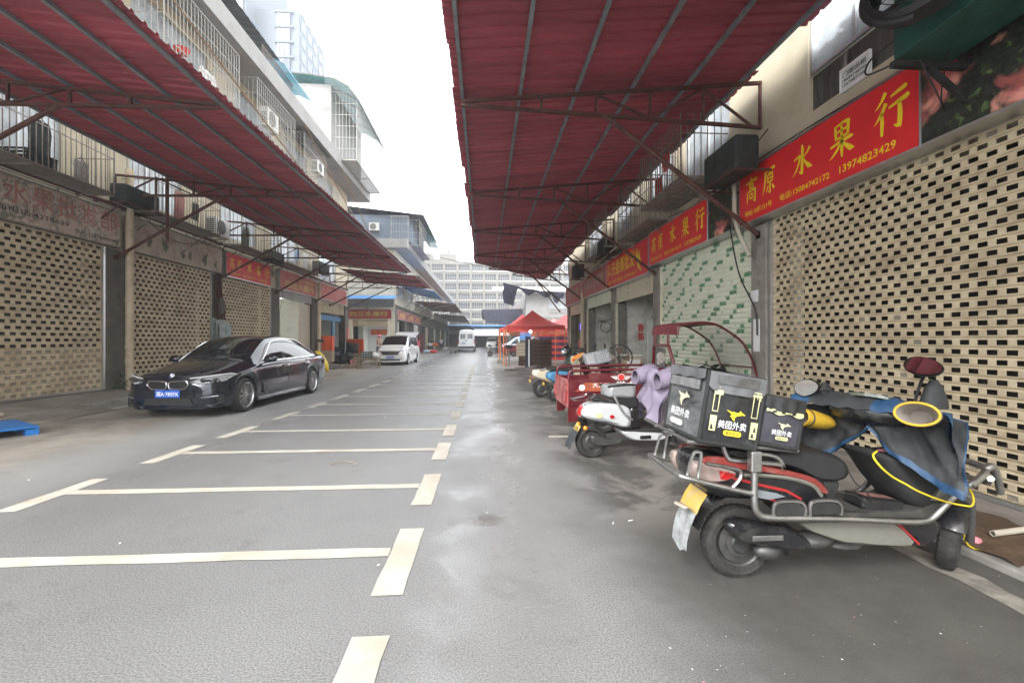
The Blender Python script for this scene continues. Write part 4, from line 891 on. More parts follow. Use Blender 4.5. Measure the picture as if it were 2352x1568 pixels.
# market hall across the end of the street
HB = thing('market_hall', 'low market hall with a blue roof and pale awning at the street end', 'building', (0, 92, 0)); m = MB()
m.box(-12, 18, 92, 104, 0, 4.2); m.build('wall', 'conc', HB)
m = MB(); m.hexa([V(-12, 87, 3.95), V(18, 87, 3.95), V(18, 105, 4.5), V(-12, 105, 4.5), V(-12, 87, 4.15), V(18, 87, 4.15), V(18, 105, 4.8), V(-12, 105, 4.8)]); m.build('roof', 'bluesheet', HB)
m = MB(); m.quad((-2, 88, 3.7), (8, 88, 3.7), (8, 85.5, 2.2), (-2, 85.5, 2.2)); m.build('cloth_awning', 'paper', HB)
m = MB(); m.box(-12, 18, 91.9, 91.99, 0, 2.6); m.build('shop_front', 'dark', HB)
# apartment block closing the view
AB = thing('apartment_block', 'long cream apartment block closing the end of the street', 'building', (5, 140, 0)); F4 = FY(140); m = MB(); hs_ = []
for r in range(8):
    z = 2.2+r*2.93
    for k in range(14): hs_.append((-24+k*4.05, -24+k*4.05+3.35, z, z+1.75))
wall_open(m, F4, -24.6, 33, 0, 25.2, hs_, depth=.5); m.box(-24.6, 33, 140.05, 152, 24.6, 25.1); m.build('wall', 'farwall', AB)
m = MB(); m.box(-24, 32.5, 140.7, 141, 0, 25); m.build('window_glazing', 'farglass', AB)
m = MB()
for r in range(8):
    z = 2.2+r*2.93; m.fbox(F4, -24.6, 33, z-.55, z-.2, .02, .3)
    for k in range(14):
        u = -24+k*4.05
        for j in range(1, 5): m.fbox(F4, u+j*.67-.04, u+j*.67+.04, z, z+1.75, -.25, -.18)
        m.fbox(F4, u, u+3.35, z+.55, z+.63, -.25, -.17)
m.build('window_frames', 'ironw', AB)
for k in range(0, 15): m = MB(); u = -24.35+k*4.05; m.fbox(F4, u-.28, u+.28, 0, 25.3, .001, .45); m.build('pier', 'farwall', AB)
m = MB(); m.box(-14, -8.8, 144, 149, 25.1, 28.4).box(-20, -16, 142, 147, 25.1, 28).box(-16, -10, 141.5, 144, 25.1, 26.3); m.build('rooftop_room', 'farwall', AB)
m = MB(); m.box(-11.8, -11, 145, 145.8, 28.4, 30); m.build('roof_vent', 'farwall', AB)
# glass tower
TW = thing('tower_block', 'tall pale tower with blue glass bays above the left roofs', 'building', (-42, 95, 0)); m = MB()
m.box(-46.0, -37.6, 95, 110, 0, 68.2); m.box(-60, -46.01, 91, 110, 0, 84); m.build('wall', 'towerw', TW)
for (a, b, Y) in ((-41.8, -39.2, 95), (-50.2, -46.4, 91), (-55.4, -51.2, 91), (-59.8, -56, 91)):
    for r in range(26):
        z = 4+r*3.05
        if z+2.6 > (68 if Y == 95 else 83.5): continue
        m = MB(); m.box(a, b, Y-.35, Y-.02, z, z+2.45); o = m.build('window_bay', 'towerg', TW)
for (a, b, Y, zt) in ((-42.2, -38.6, 95, 68), (-60, -46.2, 91, 83.5)):
    m = MB()
    for r in range(27):
        z = 3.55+r*3.05
        if z < zt: m.box(a, b, Y-.55, Y-.01, z-.1, z+.32)
    x = a+.9
    while x < b: m.box(x-.06, x+.06, Y-.42, Y-.36, 4, zt-.4); x += .95
    m.build('floor_band', 'towerw', TW)
m = MB()
for r in range(22):
    z = 4+r*3.05
    for k in range(4): m.box(-37.59, -37.5, 96+k*3.3, 98.4+k*3.3, z, z+1.9)
m.build('side_window', 'towerg', TW)
# wire across the street
m = MB(); m.tube(smoothline([V(-6, 60, 12.2), V(0, 61, 11.2), V(6, 62, 10.4)], 8), .05, 4); tag(m.build('overhead_wire', 'cable'), 'dark wire sagging across the far street', 'wire')

for k, (pts, lb) in enumerate((([FR(3.2, 4.15, .03), FR(6.8, 4.22, .06), FR(11, 4.12, .05), FR(15, 4.2, .05), FR(22, 4.1, .05)], 'black cable stapled above the right hand signs'), ([FR(6.5, 4.55, .1), FR(8.2, 4.1, .12), FR(11, 4.25, .1), FR(13, 4.0, .1)], 'slack cable drooping between right hand boxes'),
        ([FL(7, 4.55, .1), FL(11.5, 4.52, .2), FL(15.6, 4.42, .2), FL(20, 4.56, .2), FL(29, 4.5, .2)], 'black cable running above the left hand signs'), ([FL(12, 4.6, .25), FL(13.5, 4.2, .22), FL(15.5, 4.5, .25), FL(15.7, 3.4, .15)], 'slack cable drooping over the blank beige sign'), ([FL(18.5, 4.5, .3), FL(20.2, 3.5, .2), FL(20.15, 2.6, .12), FL(20.2, 1.5, .12)], 'dark cable hanging down beside the open lit shop'))):
    m = MB(); m.tube(smoothline(pts, 6), .009, 4); tag(m.build('cable', 'cable'), lb, 'cable')
# ================================================================= cars
def interp(tab, x):
    """Catmull-Rom through station rows (first column = x, descending)"""
    n = len(tab)
    for i in range(n-1):
        if tab[i][0] >= x >= tab[i+1][0]: break
    a, b, c, d = tab[max(0, i-1)], tab[i], tab[i+1], tab[min(n-1, i+2)]
    t = (b[0]-x)/(b[0]-c[0]); out = []
    for j in range(1, len(b)):
        h = b[0]-c[0]
        m0 = (c[j]-a[j])/max(1e-6, (a[0]-c[0]))*h if i > 0 else c[j]-b[j]
        m1 = (d[j]-b[j])/max(1e-6, (b[0]-d[0]))*h if i < n-2 else c[j]-b[j]
        lim = 3*abs(c[j]-b[j]); m0 = max(-lim, min(lim, m0)); m1 = max(-lim, min(lim, m1))
        out.append((2*t**3-3*t*t+1)*b[j]+(t**3-2*t*t+t)*m0+(-2*t**3+3*t*t)*c[j]+(t**3-t*t)*m1)
    return out
def car_shell(root, tab, wheels, Rarch, sill, paint, side_windows, ws, rs, glass='dglass', roofz=1.3, NX=170, bodyname='body', front_drop=0, crease=.0):
    """tab rows: x, half width, shoulder z, roof-edge half width, roof-edge z, top z. side_windows: polygons in (x, z). ws / rs: x ranges of windscreen and rear window"""
    x0, x1 = tab[0][0], tab[-1][0]; rows = []; xs = [lerp(x0, x1, .5-.5*cos(pi*k/NX)*(1) if False else k/NX) for k in range(NX+1)]
    for x in xs:
        w, zs, wr, zr, zt = interp(tab, x); zb = sill
        for xw in wheels:
            if abs(x-xw[0]) < Rarch: zb = max(zb, xw[1]+sqrt(Rarch**2-(x-xw[0])**2))
        zb = min(zb, zs-.12); pts = []
        prof = [(0, -.075), (.10, -.035), (.25, -.012), (.42, 0), (.58, 0), (.70, -.012), (.80, -.014), (.88, -.018), (.95, -.03), (1.0, -.055)]
        for q, dw in prof:
            z = zb+q*(zs-zb); g = (z-sill)/(zs-sill); dd = dw if zb <= sill+.001 else lerp(-.03, dw, min(1, q*2))
            pts.append((max(.02, w+dd), z))
        a = pts[-1]; N1 = 10
        for k in range(1, N1+1):
            q = k/N1; bulge = .035*sin(pi*q)
            pts.append((lerp(a[0]-.02, wr, q)+bulge*min(1, (zr-zs)/.4), lerp(zs+.006, zr, q)))
        N2 = 8
        for k in range(1, N2+1):
            q = k/N2; pts.append((wr*(1-q), zr+(zt-zr)*(1-(1-q)**2.2)))
        rows.append([V(x, y, z) for y, z in pts]+[V(x, -y, z) for y, z in pts[-2::-1]])
    nh = len(pts); buckets = {}
    ncol = len(rows[0])
    for i in range(NX):
        for k in range(ncol-1):
            c = (rows[i][k]+rows[i][k+1]+rows[i+1][k]+rows[i+1][k+1])/4; kk = min(k, ncol-2-k); key = bodyname
            if kk >= len(prof)-1 and kk < len(prof)-1+N1:
                for j, P in enumerate(side_windows):
                    if inpoly(c.x, c.z, P): key = ('window', j, c.y > 0)
            elif kk >= len(prof)-1+N1:
                wr = interp(tab, c.x)[2]
                if ws[1] < c.x < ws[0] and abs(c.y) < wr-.025: key = ('windshield', 0, 0)
                elif rs[1] < c.x < rs[0] and abs(c.y) < wr-.06: key = ('rear_window', 0, 0)
            buckets.setdefault(key, []).append((rows[i][k], rows[i][k+1], rows[i+1][k+1], rows[i+1][k]))
    body = None
    for key in sorted(buckets, key=lambda q: (q != bodyname, str(q))):
        fs = buckets[key]; idx = {}; m = MB(); F = []
        for q in fs:
            r = []
            for p in q:
                h = (round(p.x, 5), round(p.y, 5), round(p.z, 5))
                if h not in idx: idx[h] = len(m.v); m.v.append(Vector(p))
                r.append(idx[h])
            r = [a for j, a in enumerate(r) if a != r[j-1]]
            if len(r) > 2: F.append(tuple(r)); m.m.append(0)
        m.f = F
        if key == bodyname:
            for row in (rows[0], rows[-1]): m.add(row, [tuple(range(len(row)))])
            body = m.build(key, paint, root, smooth=38, local=True)
        else: m.build(key[0], glass, root, smooth=60, local=True)
    return body
def wheel(root, x, y, z, R, w, side, spokes=10, rim='rim', rr=.745, twin=True, name='wheel'):
    Fw = lambda a, b, h: V(x+a, y+h*side, z+b); m = MB()
    m.lathe([(R*rr, -w/2), (R*.9, -w/2), (R*.985, -w*.36), (R, -w*.15), (R, w*.15), (R*.985, w*.36), (R*.9, w/2), (R*rr, w/2-.01)], Fw, 40)
    o = m.build(name, 'rubber', root, smooth=40, local=True)
    m = MB(); r0 = R*rr; m.lathe([(r0, w/2-.008), (r0*.96, w/2-.004), (r0*.91, w/2-.03), (r0*.9, -w*.3)], Fw, 40); m.lathe([(r0*.22, w/2-.03), (r0*.16, w/2-.022), (0.001, w/2-.02)], Fw, 20)
    for k in range(spokes):
        for dd in ((-.10, .10) if twin else (0,)):
            a = 2*pi*k/spokes; a1 = a+dd*1.25; a0 = a+dd*.6; q = .013*R/.33
            n_ = V(-sin(a1), 0, cos(a1)); p0 = Fw(r0*.18*cos(a0), r0*.18*sin(a0), w/2-.03); p1 = Fw(r0*.93*cos(a1), r0*.93*sin(a1), w/2-.022); sd_ = V(-sin(a), 0, cos(a))*q*(.55 if twin else .9)
            dn = V(0, -.025*side, 0); m.hexa([p0-sd_, p0+sd_, p1+sd_*1.1, p1-sd_*1.1, p0-sd_+dn, p0+sd_+dn, p1+sd_+dn, p1-sd_+dn])
    m.build('rim', rim, o, smooth=35, local=True)
    m = MB(); m.lathe([(r0*.88, -w*.1), (.001, -w*.1)], Fw, 24); m.build('brake_disc', 'rimd', o, local=True)
    return o
def lens(root, name, poly, n, out, mt, depth=.02, parent=None):
    pass
def plate(root, cx, y0, z, nx, w, h, txt, base='platb', fg='letw', tilt=0):
    """number plate on a surface whose outward direction is along +x (nx=1) or -x (nx=-1), local car frame"""
    m = MB(); d = nx; m.box(min(cx, cx+.012*d), max(cx, cx+.012*d), y0-w/2, y0+w/2, z-h/2, z+h/2); o = m.build('number_plate', base, root, local=True, bevel=.004)
    m = MB(); u = V(0, d, 0)
    m.text(txt, V(cx+.014*d, y0-d*w*.45, z-h*.32), u, V(0, 0, 1), h*.64, w*.90, .012); m.build('lettering', fg, o, local=True)
    return o
# ---- dark sedan
sed = thing('sedan', 'dark navy sedan with blue number plate parked facing the camera', 'car', (-5.56, 11.02, 0), radians(-92.9))
ST = [(2.45, .62, .57, .42, .62, .64), (2.42, .70, .64, .50, .69, .71), (2.34, .79, .69, .58, .745, .77), (2.2, .86, .72, .62, .79, .83), (1.95, .905, .77, .66, .845, .89), (1.6, .925, .83, .68, .915, .96), (1.36, .933, .87, .70, .965, 1.005), (1.20, .934, .89, .70, 1.0, 1.035),
      (1.05, .934, .905, .69, 1.075, 1.115), (.78, .934, .92, .655, 1.235, 1.285), (.45, .934, .935, .61, 1.395, 1.45), (.2, .934, .94, .585, 1.455, 1.51), (-.3, .934, .945, .575, 1.485, 1.54), (-.9, .934, .955, .575, 1.46, 1.52), (-1.35, .93, .965, .58, 1.38, 1.44), (-1.75, .925, .975, .60, 1.24, 1.295), (-2.08, .91, .985, .62, 1.10, 1.14), (-2.25, .895, .985, .62, 1.06, 1.09), (-2.5, .84, .96, .60, 1.02, 1.05), (-2.6, .76, .88, .55, .95, .97), (-2.64, .66, .74, .5, .80, .82)]
WS = [(1.60, .335), (-1.50, .335)]
car_shell(sed, ST, WS, .385, .19, 'navy', [[(1.0, .965), (.56, 1.325), (.28, 1.41), (-.02, 1.432), (-.05, .985)], [(-.12, .988), (-.09, 1.432), (-.72, 1.428), (-1.04, 1.375), (-1.08, 1.005)], [(-1.14, 1.01), (-1.105, 1.355), (-1.42, 1.262), (-1.70, 1.13), (-1.66, 1.03)]], (1.16, .26), (-1.2, -2.0), NX=230)
m = MB(); m.box(-2.3, 2.2, -.78, .78, .2, .62); m.build('underbody', 'mblack', sed, local=True)
m = MB()
for s_ in (-1, 1): m.tube(smoothline([(.98, s_*.885, .965), (.62, s_*.805, 1.195), (.38, s_*.735, 1.355), (.1, s_*.695, 1.42), (-.4, s_*.675, 1.45), (-.85, s_*.68, 1.432), (-1.18, s_*.70, 1.355), (-1.5, s_*.745, 1.225), (-1.76, s_*.80, 1.08)], 5), .010, 5).tube([(.98, s_*.885, .965), (-.2, s_*.893, .978), (-1.70, s_*.880, 1.005)], .010, 5)
m.build('window_trim', 'chrome', sed, local=True)
for x in (1.60, -1.50):
    for s_ in (-1, 1): wheel(sed, x, s_*.815, .335, .335, .235, s_, 10)
for s_ in (-1, 1):
    K2 = lambda u, v: V(2.452-.30*max(0, (abs(u)-.30))**2-.02*v, s_*u, .545+v)
    # kidney grilles
    kp = [(.02, .085), (.03, .02), (.07, -.005), (.27, -.005), (.33, .03), (.365, .08), (.33, .135), (.30, .14), (.06, .125)]
    m = MB(); m.quad(*[K2(u, v)+V(.012, 0, 0) for u, v in kp]); g = m.build('grille', 'mblack', sed, local=True)
    m = MB(); m.tube(smoothline([K2(u, v)+V(.02, 0, 0) for u, v in kp], 4, True), .015, 6, closed=True); m.build('grille_surround', 'chrome', g, local=True, smooth=60)
    m = MB()
    for k in range(8): u = .07+k*.032; m.tube([K2(u, .012)+V(.026, 0, 0), K2(u+.006, .125)+V(.02, 0, 0)], .006, 4)
    m.build('grille_bar', 'black', g, local=True)
    # headlight
    hp = [(2.475, .40, .665), (2.44, .56, .625), (2.35, .72, .625), (2.17, .85, .67), (1.93, .925, .775), (2.05, .885, .80), (2.26, .775, .785), (2.42, .57, .755)]
    m = MB(); pts = [V(x+.020, s_*(y+.016), z) for x, y, z in hp]; c = sum(pts, V(0, 0, 0))/len(pts)+V(.03, s_*.03, 0); o0 = m.add(pts+[c], [(i, (i+1) % 8, 8) for i in range(8)]); h = m.build('headlight', 'lamp', sed, local=True, smooth=60)
    m = MB(); m.tube([V(x+.022, s_*(y+.014), z) for x, y, z in hp[4:8]]+[V(2.50, s_*.42, .735)], .009, 5).tube([V(2.49, s_*.50, .662), V(2.43, s_*.64, .65), V(2.29, s_*.80, .668)], .008, 5); m.build('light_strip', 'drl', h, local=True)
    m = MB(); m.ell((2.44, s_*.61, .69), (.035, .05, .04), 10).ell((2.32, s_*.76, .705), (.035, .05, .04), 10); m.build('light_unit', 'dglass', h, local=True)
    # lower side intake with fog strip
    m = MB(); m.quad(*[V(x, s_*y, z) for x, y, z in ((2.475, .54, .30), (2.475, .50, .23), (2.39, .78, .23), (2.25, .885, .30), (2.25, .89, .44), (2.40, .74, .42))]); i_ = m.build('side_intake', 'mblack', sed, local=True)
    m = MB(); m.tube([V(2.475, s_*.60, .385), V(2.41, s_*.75, .40), V(2.34, s_*.82, .405)], .009, 6); m.build('fog_light', 'lamp', i_, local=True)
    m = MB(); m.tube(smoothline([V(2.46, s_*.44, .20), V(2.445, s_*.58, .255), V(2.37, s_*.76, .215), V(2.22, s_*.85, .21)], 4), .020, 6); m.build('bumper_blade', 'navy', sed, local=True, smooth=60)
    # mirror, handles, sill, vent, rear light
    m = MB(); m.ell((.86, s_*1.03, 1.02), (.085, .125, .075), 14).tube([V(.90, s_*.90, .96), V(.88, s_*1.0, .985)], .025, 6); mi = m.build('wing_mirror', 'navy', sed, local=True, smooth=60)
    m = MB(); m.lathe([(.001, 0), (.06, 0)], lambda a, b, h_: V(.775, s_*1.03+a*1.5, 1.02+b*.9), 14); m.build('mirror_glass', 'mirror', mi, local=True)
    for x in (.0, -1.12): m = MB(); m.tube(smoothline([V(x+.11, s_*.925, .83), V(x+.05, s_*.962, .838), V(x-.08, s_*.962, .842), V(x-.13, s_*.925, .845)], 4), .017, 6); m.build('door_handle', 'chrome', sed, local=True, smooth=60)
    m = MB(); m.box(-1.08, 1.18, min(s_*.86, s_*.925), max(s_*.86, s_*.925), .165, .235); m.build('sill', 'navy', sed, local=True, bevel=.02)
    m = MB(); m.quad(*[V(x, s_*y, z) for x, y, z in ((1.12, .94, .56), (1.02, .941, .54), (.94, .93, .30), (1.02, .93, .31))]); m.build('side_vent', 'mblack', sed, local=True)
    m = MB(); m.tube([V(.92, s_*.925, .87), V(.90, s_*.941, .6), V(.92, s_*.915, .25)], .004, 4, cap=False).tube([V(-.08, s_*.925, .94), V(-.09, s_*.942, .6), V(-.10, s_*.915, .25)], .004, 4, cap=False).tube([V(-1.12, s_*.915, .92), V(-1.15, s_*.941, .6), V(-1.10, s_*.925, .5)], .004, 4, cap=False); m.build('door_gap', 'black', sed, local=True)
    m = MB(); m.quad(*[V(x, s_*y, z) for x, y, z in ((-2.2, .918, .85), (-2.5, .845, .88), (-2.61, .70, .86), (-2.62, .70, .76), (-2.52, .84, .75), (-2.25, .912, .78))]); m.build('tail_light', 'tail', sed, local=True)
m = MB(); m.quad(*[V(x, y, z) for x, y, z in ((2.46, -.44, .25), (2.46, .44, .25), (2.465, .40, .375), (2.465, -.40, .375))]); m.build('lower_intake', 'mblack', sed, local=True)
m = MB(); m.quad(*[V(x, y, z) for x, y, z in ((2.462, -.46, .38), (2.462, .46, .38), (2.462, .46, .53), (2.462, -.46, .53))]); m.box(2.2, 2.44, -.6, .6, .17, .24); m.build('bumper_face', 'navy', sed, local=True)
plate(sed, 2.47, .0, .455, 1, .44, .14, '湘A·785FX')
m = MB(); EM = Matrix.Translation((2.36, 0, .778)) @ Matrix.Rotation(radians(62), 4, 'Y')
m.lathe([(.045, 0), (.045, .006), (.036, .007)], lambda a, b, h: EM @ V(a, b, h), 24); em = m.build('emblem', 'chrome', sed, local=True)
for k in range(4):
    m = MB(); m.add([EM @ V(0, 0, .006)]+[EM @ V(.036*cos(a), .036*sin(a), .006) for a in [k*pi/2+j*pi/12 for j in range(7)]], [tuple(range(8))]); m.build('quadrant', 'platb' if k % 2 else 'letw', em, local=True)
m = MB()
for s_ in (-1, 1): m.tube(smoothline([V(2.2, s_*.40, .825), V(1.7, s_*.52, .915), (1.3, s_*.60, .99)], 5), .006, 4)
m.build('bonnet_crease', 'navy', sed, local=True)
m = MB(); m.tube([V(1.2, -.5, 1.055), V(1.06, -.1, 1.125)], .008, 4).tube([V(1.2, .05, 1.06), V(1.04, .5, 1.115)], .008, 4); m.build('wiper', 'black', sed, local=True)
# ---- white minivan, tailgate up
mv = thing('minivan', 'white minivan facing the camera with its tailgate lifted', 'car', (-5.13, 27.9, 0), radians(-92))
MT = [(2.28, .60, .60, .5, .66, .68), (2.24, .72, .72, .6, .80, .83), (2.12, .81, .80, .66, .89, .92), (1.9, .85, .86, .68, .95, .98), (1.6, .865, .92, .70, 1.03, 1.07), (1.42, .868, .95, .70, 1.10, 1.13), (1.1, .87, .96, .68, 1.32, 1.36), (.75, .87, .97, .65, 1.53, 1.58), (.5, .87, .97, .63, 1.62, 1.675), (0, .87, .97, .62, 1.67, 1.73), (-.8, .87, .98, .62, 1.67, 1.74), (-1.6, .87, .98, .63, 1.64, 1.71), (-2.05, .86, .98, .64, 1.58, 1.64), (-2.25, .83, .97, .62, 1.2, 1.25), (-2.32, .76, .9, .6, .96, .98)]
car_shell(mv, MT, [(1.42, .315), (-1.35, .315)], .365, .2, 'wpaint', [[(1.15, 1.02), (.66, 1.50), (.40, 1.60), (.36, 1.02)], [(.28, 1.02), (.30, 1.60), (-.7, 1.62), (-.7, 1.02)], [(-.78, 1.02), (-.78, 1.62), (-1.7, 1.58), (-1.95, 1.3), (-1.9, 1.03)]], (1.38, .52), (-2.06, -2.2), NX=130)
m = MB(); m.box(-2.1, 2.0, -.74, .74, .2, .7); m.build('underbody', 'mblack', mv, local=True)
for x in (1.42, -1.35):
    for s_ in (-1, 1): wheel(mv, x, s_*.77, .315, .315, .2, s_, 5, twin=True)
for s_ in (-1, 1):
    m = MB(); pts = [V(x, s_*y, z) for x, y, z in ((2.27, .46, .80), (2.20, .74, .79), (1.98, .86, .86), (1.9, .87, .95), (2.08, .82, .93), (2.22, .66, .885))]; m.quad(*pts); m.build('headlight', 'lamp', mv, local=True)
    m = MB(); m.quad(*[V(x, s_*y, z) for x, y, z in ((2.29, .60, .34), (2.2, .76, .36), (2.2, .76, .46), (2.28, .62, .44))]); m.build('fog_light', 'mblack', mv, local=True)
    m = MB(); m.ell((1.12, s_*.98, 1.07), (.07, .12, .085), 12).tube([V(1.15, s_*.86, 1.0), V(1.12, s_*.95, 1.03)], .025, 5); m.build('wing_mirror', 'wpaint', mv, local=True, smooth=60)
    for x in (.22, -.55): m = MB(); m.tube([V(x, s_*.885, .93), V(x-.18, s_*.885, .93)], .017, 5); m.build('door_handle', 'wpaint', mv, local=True)
    m = MB(); m.tube([V(.45, s_*.66, 1.68), V(-1.9, s_*.64, 1.68)], .02, 5); m.build('roof_rail', 'alu', mv, local=True)
    m = MB(); m.box(-2.25, -2.05, min(s_*.76, s_*.872), max(s_*.76, s_*.872), 1.0, 1.4); m.build('tail_light', 'tail', mv, local=True, bevel=.02)
m = MB(); m.quad(*[V(2.285, y, z) for y, z in ((-.50, .72), (-.42, .58), (.42, .58), (.50, .72), (.56, .80), (-.56, .80))]); g = m.build('grille', 'mblack', mv, local=True)
m = MB()
for z, w in ((.61, .42), (.68, .47), (.745, .51)): m.tube([V(2.295, -w, z), V(2.295, w, z)], .010, 4)
for s_ in (-1, 1): m.tube([V(2.30, s_*.02, .62), V(2.30, s_*.10, .735), V(2.30, s_*.05, .74), V(2.30, 0, .66)], .009, 4)
m.build('grille_bar', 'chrome', g, local=True)
m = MB(); m.box(2.2, 2.285, -.55, .55, .27, .36); m.build('lower_intake', 'mblack', mv, local=True)
plate(mv, 2.29, 0, .46, 1, .44, .14, '湘A·8W563')
TG = Matrix.Translation((-2.02, 0, 1.70)) @ Matrix.Rotation(radians(8), 4, 'Y')
m = MB(); m.grid([[TG @ V(-x, y, .12*sin(x*2.2)+.02) for y in (-.72, -.66, 0, .66, .72)] for x in (0, .2, .45, .7, .95, 1.1)]); m.grid([[TG @ V(-x, y, .12*sin(x*2.2)-.03) for y in (-.70, 0, .70)] for x in (0, .2, .45, .7, .95, 1.1)]); m.build('tailgate', 'wpaint', mv, local=True, smooth=50)
m = MB(); m.box(.85, 1.0, -.15, .05, 1.0, 1.22); m.ell((.8, .2, 1.12), (.06, .05, .12), 8); m.build('dashboard_ornament', 'pinkp', mv, local=True)
# ---- tall white van seen from behind
vn = thing('van', 'tall white van seen from behind far down the street', 'van', (-2.07, 56.4, 0), radians(90))
VT = [(2.9, .6, .7, .5, .8, .85), (2.8, .9, .95, .75, 1.05, 1.1), (2.2, .98, 1.15, .8, 1.3, 1.35), (1.6, 1.0, 1.2, .78, 1.9, 1.98), (1.1, 1.0, 1.2, .76, 2.4, 2.5), (.5, 1.0, 1.2, .78, 2.52, 2.62), (-2.0, 1.0, 1.2, .80, 2.52, 2.64), (-2.75, .99, 1.2, .80, 2.50, 2.62), (-2.84, .97, 1.2, .78, 2.40, 2.5)]
car_shell(vn, VT, [(1.9, .34), (-1.8, .34)], .4, .32, 'vpaint', [[(1.4, 1.35), (1.0, 2.0), (.5, 2.05), (.5, 1.35)]], (2.1, 1.2), (-9, -10), NX=90)
m = MB(); m.box(-2.7, 2.4, -.8, .8, .3, .8); m.build('underbody', 'mblack', vn, local=True)
for x in (1.9, -1.8):
    for s_ in (-1, 1): wheel(vn, x, s_*.88, .34, .34, .22, s_, 6, twin=False)
for s_ in (-1, 1):
    m = MB(); m.box(-2.87, -2.852, min(s_*.10, s_*.72), max(s_*.10, s_*.72), 1.55, 2.1); m.build('rear_window', 'dglass', vn, local=True, bevel=.03)
    m = MB(); m.box(-2.88, -2.7, min(s_*.86, s_*.985), max(s_*.86, s_*.985), .95, 1.5); m.build('tail_light', 'tail', vn, local=True, bevel=.02)
m = MB(); m.box(-2.95, -2.8, -.95, .95, .42, .66); m.build('bumper', 'black', vn, local=True, bevel=.03)
m = MB(); m.box(-2.875, -2.853, -.12, .12, 1.30, 1.40); m.build('door_handle', 'black', vn, local=True)
plate(vn, -2.86, .35, 1.02, -1, .44, .14, '湘A·7K291')
# ---- cars behind the red tricycle
def small_car(label, loc, rz, paint, name='hatchback'):
    t = thing(name, label, 'car', loc, rz)
    car_shell(t, MT, [(1.42, .315), (-1.35, .315)], .365, .2, paint, [[(1.15, 1.02), (.66, 1.50), (.40, 1.60), (.36, 1.02)], [(.28, 1.02), (.30, 1.60), (-.7, 1.62), (-.7, 1.02)], [(-.78, 1.02), (-.78, 1.62), (-1.7, 1.58), (-1.95, 1.3), (-1.9, 1.03)]], (1.38, .52), (-2.06, -2.2), NX=80)
    for x in (1.42, -1.35):
        for s_ in (-1, 1): wheel(t, x, s_*.77, .315, .315, .2, s_, 5)
    for s_ in (-1, 1): m = MB(); m.box(-2.3, -2.05, min(s_*.70, s_*.875), max(s_*.70, s_*.875), .95, 1.3); m.build('tail_light', 'tail', t, local=True, bevel=.02)
    return t
small_car('silver blue car parked behind the red cargo tricycle at the tents', (3.5, 43, 0), radians(185), 'spaint')
small_car('white car far down the street beyond the tall van', (1.2, 74, 0), radians(-92), 'wpaint')
# ================================================================= two and three wheelers
def bike_wheel(root, x, y, R, w, M=None, spokes=5, parent_local=True, hub=.5, name='wheel', rim='rimd'):
    """M places the wheel (axle along local y); otherwise it stands in the root's x-z plane"""
    M = M or Matrix.Translation((x, y, R)); F = lambda a, b, h: M @ V(a, h, b); m = MB(); q = w/2
    m.lathe([(R*.64, -q*.62), (R*.72, -q*.95), (R*.86, -q), (R*.96, -q*.72), (R, -q*.25), (R, q*.25), (R*.96, q*.72), (R*.86, q), (R*.72, q*.95), (R*.64, q*.62)], F, 36)
    for k in range(36):
        a = 2*pi*k/36
        for s_ in (-1, 1):
            c, c2 = a, a+.09; m.hexa([F(R*.955*cos(c), R*.955*sin(c), s_*q*.78), F(R*.955*cos(c+.07), R*.955*sin(c+.07), s_*q*.78), F(R*1.003*cos(c2+.07), R*1.003*sin(c2+.07), s_*q*.15), F(R*1.003*cos(c2), R*1.003*sin(c2), s_*q*.15), F(R*.975*cos(c), R*.975*sin(c), s_*q*.80), F(R*.975*cos(c+.07), R*.975*sin(c+.07), s_*q*.80), F(R*1.018*cos(c2+.07), R*1.018*sin(c2+.07), s_*q*.12), F(R*1.018*cos(c2), R*1.018*sin(c2), s_*q*.12)])
    o = m.build(name, 'rubber', root, smooth=35, local=True)
    m = MB(); m.lathe([(R*.66, -q*.74), (R*.62, -q*.62), (R*.58, -q*.3), (R*.58, q*.3), (R*.62, q*.62), (R*.66, q*.74)], F, 30); m.lathe([(.001, -q*.75), (R*hub*.8, -q*.75), (R*hub, -q*.4), (R*hub, q*.4), (R*hub*.8, q*.75), (.001, q*.75)], F, 24)
    for k in range(spokes):
        a = 2*pi*k/spokes; m.tube([F(R*hub*.7*cos(a), R*hub*.7*sin(a), 0), F(R*.54*cos(a+.15), R*.54*sin(a+.15), 0)], R*.06, 5)
    m.build('rim', rim, o, smooth=40, local=True)
    return o
def slab(poly, y0, y1, puff=.0, inset=.02, n=3):
    """side profile (x,z) given thickness across y, with rounded shoulders"""
    m = MB(); c = V(sum(p[0] for p in poly)/len(poly), 0, sum(p[1] for p in poly)/len(poly)); P = [(v.x, v.y) for v in smoothline([(a, b, 0) for a, b in poly], n, True)] if n > 1 else poly
    rows = []
    for y, k in ((y0, inset*1.6), (y0+.012, inset*.6), (y0+inset*1.6, 0), (y1-inset*1.6, 0), (y1-.012, inset*.6), (y1, inset*1.6)):
        row = []
        for a, b in P:
            d = V(a-c.x, 0, b-c.z); L = max(d.length, 1e-4); row.append(V(a-d.x/L*min(k, L*.5), y, b-d.z/L*min(k, L*.5)))
        rows.append(row)
    m.grid(rows, True); m.add(rows[0], [tuple(range(len(P)))]); m.add(rows[-1], [tuple(range(len(P)))]); return m
